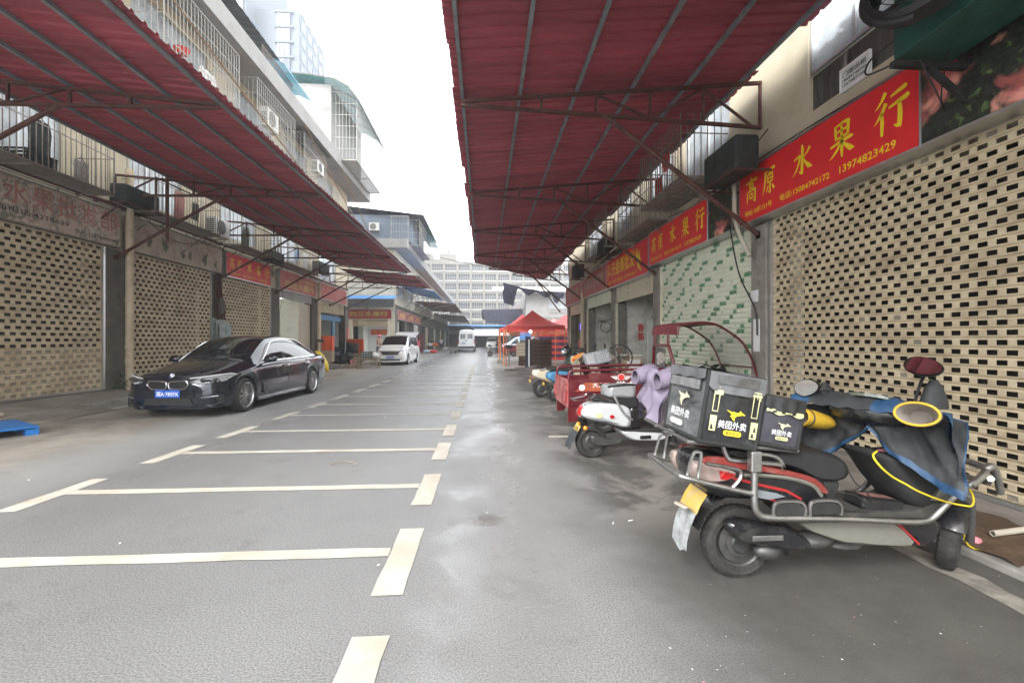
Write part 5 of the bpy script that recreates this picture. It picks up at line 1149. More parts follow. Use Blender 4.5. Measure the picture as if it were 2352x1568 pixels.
# ---------------------------------------------------------------- black delivery scooter in the right foreground
sc = thing('delivery_scooter', 'worn red and black delivery scooter leaning at the slotted shutter with two boxes', 'scooter', (1.53, 2.68, 0))
def L_(pts, y): return [V(a, y, b) for a, b in pts]
bike_wheel(sc, 0, 0, .215, .105, spokes=0, hub=.40)
m = MB(); m.lathe([(.001, -.062), (.05, -.062), (.06, -.05), (.085, -.046), (.088, -.036), (.125, -.032), (.128, .04), (.001, .04)], lambda a, b, h: V(a, h, .215+b), 20); m.build('brake_drum', 'rimd', sc, local=True, smooth=40)
STE = radians(38)   # steering turned away from the camera
FX, FZ = 1.39, .205
FW = Matrix.Translation((FX, 0, FZ)) @ Matrix.Rotation(STE, 4, 'Z') @ Matrix.Rotation(radians(6), 4, 'X')
bike_wheel(sc, 0, 0, .205, .10, M=FW, spokes=5, hub=.36)
m = MB()      # front mudguard and fork
m.grid([[FW @ V(.235*cos(a)*k2, w, .235*sin(a)*k2) for w, k2 in ((-.075, .93), (-.055, 1.0), (0, 1.03), (.055, 1.0), (.075, .93))] for a in [radians(q) for q in range(-5, 165, 10)]]); m.build('front_mudguard', 'bodybk', sc, local=True, smooth=60)
m = MB()
for s_ in (-1, 1): m.tube([FW @ V(0, s_*.085, 0), FW @ V(-.06, s_*.07, .25), V(1.17, 0, .62)], .022, 8)
m.build('fork', 'rimd', sc, local=True, smooth=50)
slab([(-.16, .385), (-.08, .41), (.05, .385), (.18, .365), (.24, .34), (.34, .27), (.30, .235), (.12, .245), (-.03, .275), (-.11, .30)], -.20, -.10, inset=.018).build('swingarm_cover', 'bodybk', sc, smooth=40, local=True)
m = MB(); m.box(-.02, .16, -.207, -.20, .295, .325); m.build('swingarm_vent', 'steel', sc, local=True, bevel=.003)
slab([(-.30, .60), (-.20, .53), (0, .50), (.18, .47), (.30, .40), (.46, .43), (.47, .56), (.44, .62), (.30, .655), (.10, .70), (-.14, .755), (-.28, .765), (-.34, .70)], -.165, .165, inset=.04, n=4).build('rear_body', 'bodybk', sc, smooth=50, local=True)
for s_ in (-1, 1):
    y = s_*.168
    slab([(-.27, .765), (-.14, .758), (.05, .715), (.25, .672), (.39, .625), (.46, .55), (.43, .545), (.34, .615), (.20, .652), (0, .685), (-.14, .70), (-.28, .715)], min(y, y*.86), max(y, y*.86), inset=.006, n=3).build('side_panel', 'bodyred', sc, smooth=50, local=True)
    m = MB(); m.tube(smoothline(L_([(-.05, .66), (.10, .652), (.24, .632), (.36, .59), (.41, .53)], s_*.172), 5), .011, 5); m.build('panel_trim', 'bodyol', sc, local=True)
    m = MB(); m.tube(L_([(-.12, .645), (.05, .60), (.20, .565), (.29, .515)], s_*.166), .010, 4); m.tube(L_([(.0, .55), (.10, .52), (.18, .49)], s_*.162), .007, 4); m.build('red_stripe', mat('bright_red_stripe', (.34, .02, .02), .4), sc, local=True)
    m = MB(); m.quad(*L_([(.02, .575), (.14, .552), (.20, .53), (.10, .515), (.02, .53)], s_*.169)); m.build('grey_decal', 'purl', sc, local=True)
    slab([(-.345, .72), (-.29, .735), (-.16, .705), (-.08, .665), (-.15, .62), (-.28, .61), (-.34, .645)], min(s_*.172, s_*.08), max(s_*.172, s_*.08), inset=.012, n=4).build('tail_light_cover', mat('cloudy_lens', (.33, .25, .22), .18, var=.25, ns=10, coat=.6), sc, smooth=50, local=True)
    m = MB(); m.quad(*L_([(-.20, .69), (-.10, .665), (-.15, .635), (-.19, .64)], s_*.177)); m.build('tail_light', 'tail', sc, local=True)
slab([(.06, .785), (.20, .79), (.38, .785), (.53, .755), (.61, .70), (.62, .635), (.57, .60), (.46, .60), (.38, .63), (.22, .69), (.06, .745), (-.15, .775), (-.15, .80)], -.145, .145, inset=.03, n=4).build('seat', 'seat', sc, smooth=60, local=True)
slab([(.44, .60), (.57, .60), (.56, .50), (.60, .42), (.46, .42), (.42, .52)], -.12, .12, inset=.02, n=3).build('seat_base', 'mblack', sc, smooth=50, local=True)
# floor, belly panels, apron
slab([(.22, .415), (.58, .40), (1.05, .385), (1.15, .43), (1.20, .48), (1.10, .47), (.98, .43), (.60, .43), (.30, .44)], -.17, .17, inset=.012, n=3).build('floorboard', mat('dusty_black_rubber', (.055, .052, .047), .85, var=.3, ns=9, dirt=((.11, .10, .085), .5, 6)), sc, smooth=40, local=True)
slab([(.26, .38), (.60, .385), (.85, .385), (1.0, .245), (.90, .225), (.62, .235), (.46, .28)], -.175, .175, inset=.018, n=2).build('belly_panel', 'bodyol', sc, smooth=45, local=True)
slab([(.84, .385), (1.13, .375), (1.16, .31), (1.08, .215), (.95, .225), (.98, .25)], -.172, .172, inset=.02, n=2).build('front_belly', 'bodybk', sc, smooth=45, local=True)
m = MB(); m.tube(L_([(.845, .385), (1.0, .24)], -.176), .008, 4); m.build('red_stripe', 'bright_red_stripe' if 'bright_red_stripe' in K else MATS['bright_red_stripe'], sc, local=True)
slab([(1.08, .47), (1.20, .47), (1.30, .56), (1.28, .70), (1.16, .93), (1.08, 1.0), (.98, .98), (1.06, .80), (1.16, .62), (1.10, .52)], -.20, .20, inset=.05, n=4).build('front_apron', 'bodyol', sc, smooth=55, local=True)
slab([(.78, .76), (.93, .74), (1.14, .735), (1.26, .66), (1.345, .56), (1.33, .515), (1.21, .42), (1.04, .43), (.92, .54), (.83, .68)], -.168, .168, inset=.04, n=4).build('leg_shield_box', 'mblack', sc, smooth=55, local=True)
m = MB(); m.ell((.99, -.05, .735), (.05, .03, .022), 8).ell((.94, .0, .735), (.04, .03, .02), 8); m.build('pink_glove', 'pinkp', sc, local=True, smooth=80)
m = MB(); m.lathe([(.001, 0), (.028, 0), (.03, -.01), (.03, -.03)], lambda a, b, h: V(.93+h*.7, a-.03, .83+b+h*.2), 16); m.build('lock_dial', 'steel', sc, local=True)
slab([(.69, .45), (.70, .50), (.95, .47), (.95, .395), (.72, .40)], -.14, .02, inset=.008, n=1).build('battery_box', 'black', sc, local=True)
m = MB(); m.quad(V(.74, -.10, .4985), V(.93, -.10, .476), V(.93, -.02, .476), V(.74, -.02, .4985)); m.build('battery_label', mat('worn_pink_label', (.30, .14, .12), .7, var=.3), sc, local=True)
# crash bars
tb = 'steel'
for s_ in (-1, 1):
    y = s_*.245
    m = MB(); m.tube(smoothline(L_([(-.045, .80), (-.035, .70), (-.035, .54), (-.02, .475), (.04, .445), (.24, .435), (.50, .425), (.80, .405), (.93, .40), (1.01, .42), (1.10, .50), (1.18, .575), (1.26, .615)], y), 4), .0185, 8); m.build('crash_bar', tb, sc, local=True, smooth=60)
    m = MB(); m.tube(smoothline(L_([(-.04, .575), (-.30, .64), (-.43, .675)], y)+[V(-.455, y*.8, .68), V(-.46, 0, .68)], 4), .0155, 8)
    m.tube(smoothline(L_([(-.415, .675), (-.40, .74), (-.375, .805), (-.345, .81), (-.335, .79), (-.355, .655)], y-s_*.01), 4), .010, 6)
    m.tube(smoothline(L_([(-.17, .605), (-.12, .66), (-.115, .70), (-.16, .72), (-.31, .75)], y), 4), .011, 6); m.build('tail_guard', tb, sc, local=True, smooth=60)
    for x0 in (.075, .285):
        m = MB(); m.tube(smoothline(L_([(x0, .45), (x0, .50), (x0+.03, .53), (x0+.14, .53), (x0+.18, .50), (x0+.18, .45)], y-s_*.0), 4), .0115, 6); fp = m.build('footrest', tb, sc, local=True, smooth=60)
        slab([(x0+.005, .455), (x0+.005, .505), (x0+.03, .525), (x0+.14, .525), (x0+.175, .50), (x0+.175, .455)], y-.012, y+.012, inset=.004, n=1).build('footrest_pad', 'mblack', fp, local=True)
    m = MB(); m.tube(smoothline(L_([(-.18, .83), (-.15, .76), (-.10, .745), (.05, .73), (.16, .715), (.18, .69), (.16, .74), (.11, .77), (0, .785)], s_*.175), 4), .0135, 6); m.build('grab_rail', tb, sc, local=True, smooth=60)
    m = MB(); m.box(-.065, -.005, y-.025, y+.025, .70, .815); m.build('bar_clamp', tb, sc, local=True, bevel=.006)
m = MB(); m.tube(smoothline([V(1.24, -.25, .60), V(1.36, -.22, .66), V(1.42, -.15, .68), V(1.45, 0, .68), V(1.42, .15, .68), V(1.36, .22, .66), V(1.24, .25, .60)], 5), .02, 8)
m.tube(smoothline([V(1.38, -.20, .67), V(1.43, -.20, .69), V(1.49, -.18, .61), V(1.53, -.16, .52)], 5), [.022]*6+[.02]*10, 8).tube([V(1.42, -.20, .62), V(1.50, -.12, .57), V(1.50, .12, .57)], .018, 6); m.build('front_bumper', tb, sc, local=True, smooth=60)
# rear mudguard, plate
m = MB(); m.grid([[V(x, w, z) for w in (-.085, -.06, .06, .085)] for x, z in ((-.02, .515), (-.12, .50), (-.19, .45), (-.24, .38), (-.275, .31))]); m.build('rear_mudguard', 'bodybk', sc, local=True, smooth=60)
m = MB(); m.grid([[V(x+.004, w, z) for w in (-.10, -.02, .10)] for x, z in ((-.30, .42), (-.335, .34), (-.355, .26), (-.36, .20))]+[[V(-.355, -.10, .215), V(-.36, -.02, .17), V(-.35, .10, .21)]]); m.build('mud_flap', mat('dirty_clear_flap', (.36, .38, .38), .35, var=.35, ns=16), sc, local=True)
m = MB(); m.grid([[V(x, w, z) for w in (-.11, .0, .11)] for x, z in ((-.235, .53), (-.275, .47), (-.30, .415))]); p_ = m.build('number_plate', 'platy', sc, local=True)
m = MB(); m.grid([[V(-.30, -.11, .435), V(-.31, .06, .425)], [V(-.345, -.10, .455), V(-.36, .05, .44)], [V(-.36, -.08, .44), V(-.37, .04, .43)]]); m.build('torn_paper', mat('torn_card', (.45, .38, .30), .9), sc, local=True)
m = MB(); m.text('湘A', V(-.318, .05, .355), V(0, -1, 0), V(.35, 0, .94), .07, .13, .01); m.build('lettering', 'letw', sc, local=True)
m = MB(); m.tube([V(.30, .1, .30), V(.40, .18, .15), V(.47, .22, .012)], .013, 6).tube([V(.30, .1, .30), V(.34, -.05, .26)], .02, 6); m.build('stand', 'rimd', sc, local=True)
m = MB(); m.ell((.12, -.12, .20), (.09, .05, .05), 10).ell((.40, -.1, .25), (.14, .08, .05), 10).ell((.60, -.08, .225), (.12, .1, .03), 10); m.build('underside', 'rimd', sc, local=True, smooth=60)
# handlebars, dash, mirrors
HX, HZ = .88, .99
HM = Matrix.Translation((HX, 0, HZ)) @ Matrix.Rotation(radians(24), 4, 'Z')
m = MB(); m.ell((0, 0, 0), (.17, .26, .095), 16); m.v = [HM @ V(p.x, p.y, p.z) for p in m.v]; d_ = m.build('handlebar_cowl', 'bodybk', sc, local=True, smooth=70)
m = MB(); m.v = []; m.lathe([(.001, .0), (.085, 0), (.09, -.02)], lambda a, b, h: HM @ V(-.05+a*.7, b*1.3, .096+h-a*.25), 20); m.build('dash_glass', mat('dash_lens', (.14, .16, .13), .12, var=.3, coat=.5), d_, local=True)
m = MB(); m.tube([HM @ V(-.02, -.34, .02), HM @ V(0, -.12, 0), HM @ V(0, .12, 0), HM @ V(-.02, .34, .02)], .018, 8); m.build('handlebar', 'black', sc, local=True)
for s_, c in ((-1, V(.92, -.27, 1.28)), (1, V(.62, .24, 1.11))):
    base = HM @ V(0, s_*.20, .06); m = MB(); m.tube(smoothline([base, lerp(base, c, .5)+V(.02, 0, .02), c+V(.02, 0, -.05)], 5), .008, 6); ms = m.build('mirror_stem', 'black', sc, local=True)
    MM = Matrix.Translation(c) @ Matrix.Rotation(radians(-62 if s_ < 0 else -75), 4, 'Z') @ Matrix.Rotation(radians(-31 if s_ < 0 else 2), 4, 'X') @ Matrix.Rotation(radians(14*-s_), 4, 'Y')
    el = lambda r, h: [MM @ V(r*.085*cos(a)*(1+.12*cos(a)), h, r*.052*sin(a)) for a in [k*pi/14 for k in range(28)]]
    m = MB(); m.grid([el(1.06, -.012), el(1.08, .0), el(.9, .03), el(.4, .045)], True); o = m.build('wing_mirror', 'black', ms, local=True, smooth=60) if False else m.build('mirror_shell', 'black', ms, local=True, smooth=60)
    m = MB(); m.add(el(1.0, -.0125), [tuple(range(28))]); m.build('mirror_glass', 'mirror', ms, local=True)
# ---- quilted leg blanket with mitts, slung over the handlebars (a thing of its own)
bl = thing('leg_blanket', 'black and blue quilted riding blanket with yellow mitts over the scooter handlebars', 'blanket', (2.5, 2.5, .6))
def bpt(u, v):
    """u 0..1 from the near hand to the far hand, v 0 top .. 1 hem"""
    a = HM @ V(.02, lerp(-.42, .40, u), .07-.08*abs(2*u-1)); w = abs(2*u-1)
    fl = .07*sin(pi*u*3.0+.5)*v+.022*sin(u*23+v*4)+.014*sin(u*41-v*11)*v+.010*sin(u*67+v*17)
    drop = lerp(.17, .40, min(1, w*1.25)**.8)*(1.0 if u > .5 else .98)
    back = HM.to_3x3() @ V(-.09*v**.6+fl*.6-.04*v*w, 0, 0)
    return V(1.53, 2.68, 0)+a+back+V(.010*sin(v*9+u*11), lerp(-.03, .04, u)*v, -drop*v+.006*sin(u*31)*v)
m = MB(); NU, NV = 44, 18
rows = [[bpt(i/NU, j/NV) for j in range(NV+1)] for i in range(NU+1)]; m.grid(rows)
rows2 = [[p+HM.to_3x3() @ V(.028, 0, 0) for p in r] for r in rows]; m.use(1).grid(rows2)
for k in range(len(m.f)):
    j = k % NV
    if j >= NV-2 and m.m[k] == 0: m.m[k] = 1
m.build('quilt', ['blanket', 'bluecl'], bl, smooth=80)
m = MB(); NE = 12      # blue panel hanging down on the near side
rows = [[V(1.53, 2.68, 0)+V(lerp(.90, 1.08, q)+lerp(.0, .11, (j/14))*(1-.3*q)+.012*sin(j*.9+q*3), lerp(-.42, -.30, q)-.012*sin(q*5+j*.4), lerp(1.045, .985, q**1.5)-lerp(.40, .385, q)*j/14*(1-.12*(q > .95))) for j in range(15)] for q in [k/NE for k in range(NE+1)]]
m.grid(rows); m.grid([[p+V(.006, .022, 0) for p in r] for r in rows]); m.build('side_panel', 'bluecl', bl, smooth=80)
m = MB(); rows = [[V(1.53, 2.68, 0)+(HM @ V(-.02+.15*cos(q*pi), lerp(-.20, .42, u), .02+.085*sin(q*pi)*(1-.25*abs(2*u-1))+.006*sin(u*37+q*5))) for q in [k/8 for k in range(9)]] for u in [k/30 for k in range(31)]]
m.grid(rows); m.m = [1 if (f//8 < 7 or f//8 > 23) else 0 for f in range(len(m.f))]
m.build('top_cover', ['blanket', 'bluecl'], bl, smooth=80)
m = MB(); m.lathe([(.075, 0), (.07, .04), (.045, .12), (.02, .16)], lambda a, b, h: V(1.53, 2.68, 0)+(HM @ V(a*1.3+.06, -.27+b*.8, .05+h)), 18); m.build('mirror_boot', 'irong' if False else 'blanket', bl, smooth=70)
m = MB(); m.lathe([(.07, 0), (.06, .05), (.02, .12)], lambda a, b, h: V(1.53, 2.68, 0)+(HM @ V(a*1.2, .28+b*.8, .03+h)), 18); m.build('mirror_boot', 'blanket', bl, smooth=70)
for s_, ln in ((-1, .23), (1, .24)):
    c0 = HM @ V(-.21, s_*.30, .035 if s_ < 0 else -.07); ax = (HM.to_3x3() @ V(-1, .25*s_, .20 if s_ < 0 else .22)).normalized()
    sd_ = ax.cross(V(0, 0, 1)).normalized(); up = sd_.cross(ax); base = V(1.53, 2.68, 0)
    ring = lambda d, r, k=1: [base+c0+ax*d+sd_*r*cos(a)*.92+up*r*.60*sin(a)*k for a in [q*pi/14 for q in range(28)]]
    m = MB(); m.grid([ring(-.22, .05), ring(-.16, .085), ring(-.06, .10), ring(.02, .103), ring(.05, .105)], True); mt_ = m.build('mitt', 'mitt', bl, smooth=70)
    m = MB(); m.tube(ring(.052, .100), .007, 8, closed=True); m.build('mitt_rim', 'mitt', mt_, smooth=70)
    m = MB(); m.tube(ring(.015, .1045), .005, 6, closed=True); m.build('mitt_piping', 'black', mt_)
    m = MB(); m.grid([ring(.05, .092), ring(.0, .084), ring(-.06, .074), ring(-.12, .05)], True); m.add(ring(-.12, .05), [tuple(range(28))]); m.build('mitt_lining', 'fleece', mt_, smooth=70)
# ---- delivery boxes strapped on the rack
m = MB()
for s_ in (-.2, .28): m.tube([V(-.40, s_, .86), V(.25, s_, .80)], .012, 6)
for x in (-.38, -.2, 0, .2): m.tube([V(x, -.2, lerp(.858, .80, (x+.4)/.65)), V(x, .5, lerp(.858, .80, (x+.4)/.65)+.01)], .010, 6)
m.build('luggage_rack', tb, sc, local=True)
def kangaroo(mb, P):
    """leaping kangaroo emblem"""
    pts = [(0, .88), (.12, .86), (.26, .78), (.42, .80), (.56, .74), (.68, .84), (.72, 1.0), (.77, .86), (.86, .78), (1.0, .66), (.97, .60), (.82, .60), (.70, .52), (.58, .46), (.50, .32), (.46, .18), (.50, .06), (.44, 0), (.38, .10), (.28, .34), (.20, .36), (.30, .50), (.22, .66), (.10, .78)]
    vs = [P(a, b) for a, b in pts]; mb.add(vs, [tuple(range(len(vs)))])
def food_box(name, label, M, w, d, h, cloth, logo, pill, rear=False, lid='bag'):
    """soft insulated box: M places its near lower corner; x along the scooter, y away from the camera"""
    org = M.translation; t = thing(name, label, 'delivery box', (org.x, org.y, org.z)); rnd = random.Random(int(w*1000))
    def bulge(p, q, k): return k*sin(pi*min(max(p, 0), 1))*sin(pi*min(max(q, 0), 1))
    N = 10; g = lambda f: [[M @ f(i/N, j/N) for j in range(N+1)] for i in range(N+1)]
    m = MB(); wr = lambda p, q: .004*sin(p*17+q*9)+.003*sin(q*31-p*8)
    m.use(0).grid(g(lambda p, q: V(p*w, -bulge(p, q, .012)-wr(p, q)*sin(pi*p)*sin(pi*q), q*h)))
    m.grid(g(lambda p, q: V(p*w, d+bulge(p, q, .012), q*h))); m.grid(g(lambda p, q: V(w+bulge(p, q, .012), p*d, q*h)))
    m.grid(g(lambda p, q: V(p*w, q*d, h+bulge(p, q, .012)))); m.grid(g(lambda p, q: V(p*w, q*d, 0)))
    m.use(1).grid(g(lambda p, q: V(-bulge(p, q, .014)-1.3*wr(p, q)*sin(pi*p)*sin(pi*q), p*d, q*h))); m.build('case', [cloth, 'bagrear' if rear else cloth], t, smooth=60)
    m = MB()
    for a, b in (((0, 0, 0), (0, 0, h)), ((w, 0, 0), (w, 0, h)), ((0, d, 0), (0, d, h)), ((0, 0, h), (w, 0, h)), ((0, 0, h), (0, d, h)), ((w, 0, h), (w, d, h)), ((0, 0, 0), (w, 0, 0)), ((0, 0, 0), (0, d, 0))): m.tube([M @ Vector(a), M @ Vector(b)], .012, 8)
    m.build('piping', 'mblack', t, smooth=60)
    m = MB(); e = .006     # lid flap folding over the front and the end
    m.grid([[M @ V(x*w, -e-.010-.012*sin(pi*x)-.003*sin(x*21), h+.006-q*(.115*h/.4)*(1-.25*(abs(2*x-1)**6))) for q in (0, .25, .5, .75, 1)] for x in [k/16 for k in range(17)]])
    m.build('front_flap', 'bag' if not rear else 'baglid', t, smooth=70)
    if rear:
        m = MB(); m.grid([[M @ V(w*.14+x*w*.72, -.026-.010*sin(pi*x), h*.985-q*h*.13) for q in (0, .5, 1)] for x in [k/8 for k in range(9)]]); m.build('clear_pocket', mat('clear_pocket_film', (.10, .10, .10), .15, var=.4, ns=14, coat=.5), t, smooth=70)
        m = MB(); m.grid([[M @ V(-.020-.006*sin(x*15), x*d, h+.012-q*.05-.012*abs(sin(x*9))*q) for q in (0, .5, 1)]+[] for x in [k/14 for k in range(15)]]); m.grid([[M @ V(q*w*.9-.02, x*d, h+.016+.008*sin(x*14+q*7)) for q in (0, .25, .5, .75, 1)] for x in [k/14 for k in range(15)]]); m.build('lid', 'baglid', t, smooth=70)
        m = MB(); m.grid([[M @ V(-.024, .08*d+x*d*.84, h*.86-q*h*.14) for q in (0, 1)] for x in (0, .5, 1)]); m.build('label_window', mat('grey_label_window', (.20, .20, .20), .4, var=.35, ns=12), t)
    face = lambda x, y: M @ V(x*w, -.0175-.004*sin(pi*x), y*h)
    m = MB(); kangaroo(m, lambda a, b: face(lerp(.36, .70, a), lerp(.36, .52, b))); m.build('logo', logo, t)
    dx = lambda P: (P(1, 0)-P(0, 0)).normalized(); dy = lambda P: (P(0, 1)-P(0, 0)).normalized()
    m = MB(); m.text('美团外卖', face(.25, .235), dx(face), dy(face), .115*h, .50*w, .004); m.build('lettering', 'letw', t)
    def pillshape(P, x0, x1, y0, y1):
        r = (y1-y0)/2*h/w; cy = (y0+y1)/2; q = [P(x0+r+r*cos(a), cy+(y1-y0)/2*sin(a)) for a in [pi/2+k*pi/8 for k in range(9)]]+[P(x1-r+r*cos(a), cy+(y1-y0)/2*sin(a)) for a in [-pi/2+k*pi/8 for k in range(9)]]; return q
    q = pillshape(face, .36, .68, .14, .215); m = MB(); m.add(q, [tuple(range(len(q)))]); pl = m.build('badge', pill, t)
    f2 = lambda x, y: face(x, y)+(M.to_3x3() @ V(0, -.002, 0)); m = MB(); m.text('美团专送', f2(.40, .152), dx(face), dy(face), .05*h, .24*w, .002); m.build('lettering', 'letb', pl)
    rnd = random.Random(4); bars = [(.10, .76, .90, .80)] if rear else [(.04, .68, .97, .78)]
    m = MB()
    if rear:
        for x0, y0, x1, y1 in ((.10, .80, .92, .812), (.34, .765, .50, .80), (.86, .71, .872, .80), (.92, .69, .932, .81), (.11, .70, .26, .765), (.11, .46, .122, .70), (.20, .46, .212, .70), (.11, .455, .212, .468), (.76, .745, .95, .775), (.80, .45, .812, .745), (.90, .45, .912, .745), (.80, .44, .912, .452), (.10, .18, .21, .40), (.82, .14, .94, .38)):
            m.quad(*[f2(a, b+(a-.5)*-.0) for a, b in ((x0, y0), (x1, y0), (x1+.004, y1), (x0-.003, y1))])
        m.use(1)
        for x0, y0, x1, y1 in ((.115, .20, .17, .27), (.84, .16, .90, .22), (.87, .24, .925, .31)): m.quad(*[f2(a, b)+(M.to_3x3() @ V(0, -.001, 0)) for a, b in ((x0, y0), (x1, y0), (x1-.02, y1), (x0+.01, y1))])
    else:
        m.grid([[f2(x, y) for y in (.68+.03*sin(x*13), .765)] for x in [.04+.062*k for k in range(16)]]); m.use(1)
        for x0 in (.18, .40, .66): m.quad(*[f2(a, b)+(M.to_3x3() @ V(0, -.001, 0)) for a, b in ((x0, .69), (x0+.12, .70), (x0+.08, .745), (x0+.02, .735))])
    m.build('reflective_tape', ['byel', 'bag'], t)
    if rear:
        re_ = lambda x, y: M @ V(-.0195-.004*sin(pi*x), (1-x)*d, y*h)
        m = MB(); kangaroo(m, lambda a, b: re_(lerp(.36, .70, a), lerp(.42, .66, b))); m.build('logo', mat('faded_logo', (.60, .53, .38), .6), t)
        m = MB(); m.text('美团外卖', re_(.22, .25), dx(re_), dy(re_), .13*h, .54*d, .004); m.build('lettering', 'letw', t)
        q = pillshape(re_, .24, .62, .11, .20); m = MB(); m.add(q, [tuple(range(len(q)))]); m.build('badge', mat('washed_badge', (.55, .52, .50), .6), t)
        m = MB(); m.tube([M @ V(-.026, d*.55, h*.73), M @ V(-.026, d*.55, h*.695)], .008, 5); m.build('zip_pull', 'black', t)
    return t
T1 = Matrix.Translation((1.53-.350, 2.44, .875)) @ Matrix.Rotation(radians(9.5), 4, 'Y')
food_box('delivery_box', 'big black delivery box with worn silver end at the scooter tail', T1, .325, .47, .385, 'bag', 'kyel', 'kyel', rear=True)
T2 = Matrix.Translation((1.53-.005, 2.46, .855)) @ Matrix.Rotation(radians(10.5), 4, 'Y')
food_box('delivery_box', 'smaller dark grey delivery box behind the scooter seat', T2, .235, .36, .265, 'bag2', 'kpale', 'byel')
for pts, r, mt_, lb in (([(2.25, 2.48, .79), (2.21, 2.46, .77), (2.23, 2.44, .72), (2.30, 2.44, .66), (2.39, 2.44, .61), (2.46, 2.43, .57), (2.59, 2.42, .52), (2.72, 2.42, .49), (2.79, 2.44, .485), (2.86, 2.5, .52), (2.93, 2.62, .58)], .0055, 'ycord', 'yellow cable draped along the scooter floor'),
                        ([(2.93, 2.64, .58), (3.02, 2.70, .42), (3.09, 2.76, .20), (3.2, 2.80, .065), (3.4, 2.78, .052), (3.62, 2.70, .055), (3.85, 2.55, .055)], .0055, 'ycord', 'yellow cable running from the scooter to the pavement'),
                        ([(2.12, 2.55, .70), (2.16, 2.53, .60), (2.22, 2.52, .55), (2.26, 2.52, .48)], .004, 'cable', 'black charging wire hanging over the scooter floor'),
                        ([(2.0, 2.5, .56), (2.12, 2.47, .54), (2.18, 2.47, .47), (2.10, 2.5, .445), (2.02, 2.54, .455)], .004, 'cable', 'black wire looped beside the scooter seat')):
    m = MB(); m.tube(smoothline(pts, 8), r, 6); tag(m.build('cable', mt_, smooth=60), lb, 'cable')
# ---------------------------------------------------------------- white retro scooter
ws_ = thing('scooter', 'white retro scooter with round red tail lamp and grey top case', 'scooter', (1.30, 5.47, 0), radians(7))
bike_wheel(ws_, 0, 0, .195, .10, spokes=0, hub=.45); bike_wheel(ws_, 1.22, 0, .19, .095, spokes=5)
slab([(-.16, .55), (-.12, .62), (-.02, .675), (.12, .685), (.30, .665), (.43, .62), (.475, .54), (.455, .37), (.30, .375), (.08, .44), (-.09, .49)], -.16, .16, inset=.05, n=5).build('rear_body', 'scwhite', ws_, smooth=60, local=True)
m = MB(); m.tube(smoothline([V(-.10, -.165, .47), V(.1, -.165, .445), V(.3, -.16, .385), V(.45, -.155, .375)], 4), .014, 6).tube(smoothline([V(.10, -.166, .47), V(.28, -.168, .43)], 4), .004, 4); m.build('body_trim', 'black', ws_, local=True)
m = MB(); TL = Matrix.Translation((-.135, -.02, .575)) @ Matrix.Rotation(radians(-70), 4, 'Y'); m.lathe([(.085, -.05), (.085, 0), (.07, .012)], lambda a, b, h: TL @ V(a, b, h), 24); tl = m.build('tail_lamp', 'chrome', ws_, local=True, smooth=50)
m = MB(); m.lathe([(.072, .01), (.06, .03), (.03, .04), (.001, .042)], lambda a, b, h: TL @ V(a, b, h), 24); m.build('lens', 'tail', tl, local=True, smooth=70)
for x, z, r, mt_ in ((.04, .535, .032, 'byel'), (.20, .515, .022, 'tail')): m = MB(); m.lathe([(.001, -.172), (r, -.172), (r, -.155)], lambda a, b, h: V(x+a*1.3, h, z+b), 16); m.build('badge', mt_, ws_, local=True)
slab([(.0, .735), (.20, .76), (.42, .755), (.56, .72), (.575, .62), (.50, .60), (.30, .655), (.10, .68), (0, .70)], -.13, .13, inset=.03, n=4).build('seat', 'seat', ws_, smooth=60, local=True)
slab([(.46, .62), (.58, .62), (.57, .42), (.60, .34), (.44, .34), (.45, .50)], -.12, .12, inset=.03, n=3).build('seat_base', 'bodybk', ws_, smooth=60, local=True)
slab([(.34, .325), (.45, .33), (.86, .29), (.97, .26), (.90, .215), (.75, .195), (.55, .205), (.42, .245)], -.16, .16, inset=.03, n=3).build('footboard', 'scwhite', ws_, smooth=60, local=True)
m = MB(); m.box(.36, .93, -.15, .15, .325, .345); m.build('floor_mat', 'rubber', ws_, local=True, bevel=.006)
m = MB(); m.box(.56, .70, -.171, -.155, .235, .275); m.build('side_reflector', 'bodybk', ws_, local=True, bevel=.006)
slab([(.90, .30), (1.06, .30), (1.10, .50), (1.02, .80), (.92, .98), (.84, .96), (.92, .72), (.96, .50)], -.19, .19, inset=.05, n=4).build('leg_shield', 'scwhite', ws_, smooth=60, local=True)
m = MB(); m.grid([[V(1.22+.22*cos(a)*k2, w, .19+.22*sin(a)*k2) for w, k2 in ((-.08, .92), (-.05, 1.02), (.05, 1.02), (.08, .92))] for a in [radians(q) for q in range(0, 170, 14)]]); m.build('front_mudguard', 'scwhite', ws_, local=True, smooth=60)
m = MB(); m.tube([V(1.22, -.06, .19), V(1.14, -.06, .45), V(1.0, 0, .8)], .02, 6); m.build('fork', 'rimd', ws_, local=True)
slab([(-.05, .27), (.0, .29), (.18, .25), (.30, .25), (.36, .21), (.20, .16), (.0, .17)], -.14, -.07, inset=.015, n=3).build('swingarm_cover', 'rimd', ws_, smooth=50, local=True)
slab([(.16, .775), (.17, .86), (.22, .885), (.42, .89), (.52, .87), (.53, .76), (.46, .72), (.20, .735)], -.15, .15, inset=.035, n=3).build('top_case', mat('grey_case', (.27, .275, .28), .3, var=.08, coat=.3), ws_, smooth=50, local=True)
m = MB(); m.tube(smoothline([V(.16, -.14, .87), V(.40, -.15, .895), V(.52, -.13, .88)], 4), .012, 6); m.build('case_lid_seal', 'black', ws_, local=True)
m = MB()
for s_ in (-1, 1): m.tube(smoothline([V(-.23, s_*.10, .71), V(-.06, s_*.12, .73), V(.0, s_*.12, .76), (.10, s_*.12, .74), (.22, s_*.13, .685)], 4), .010, 6)
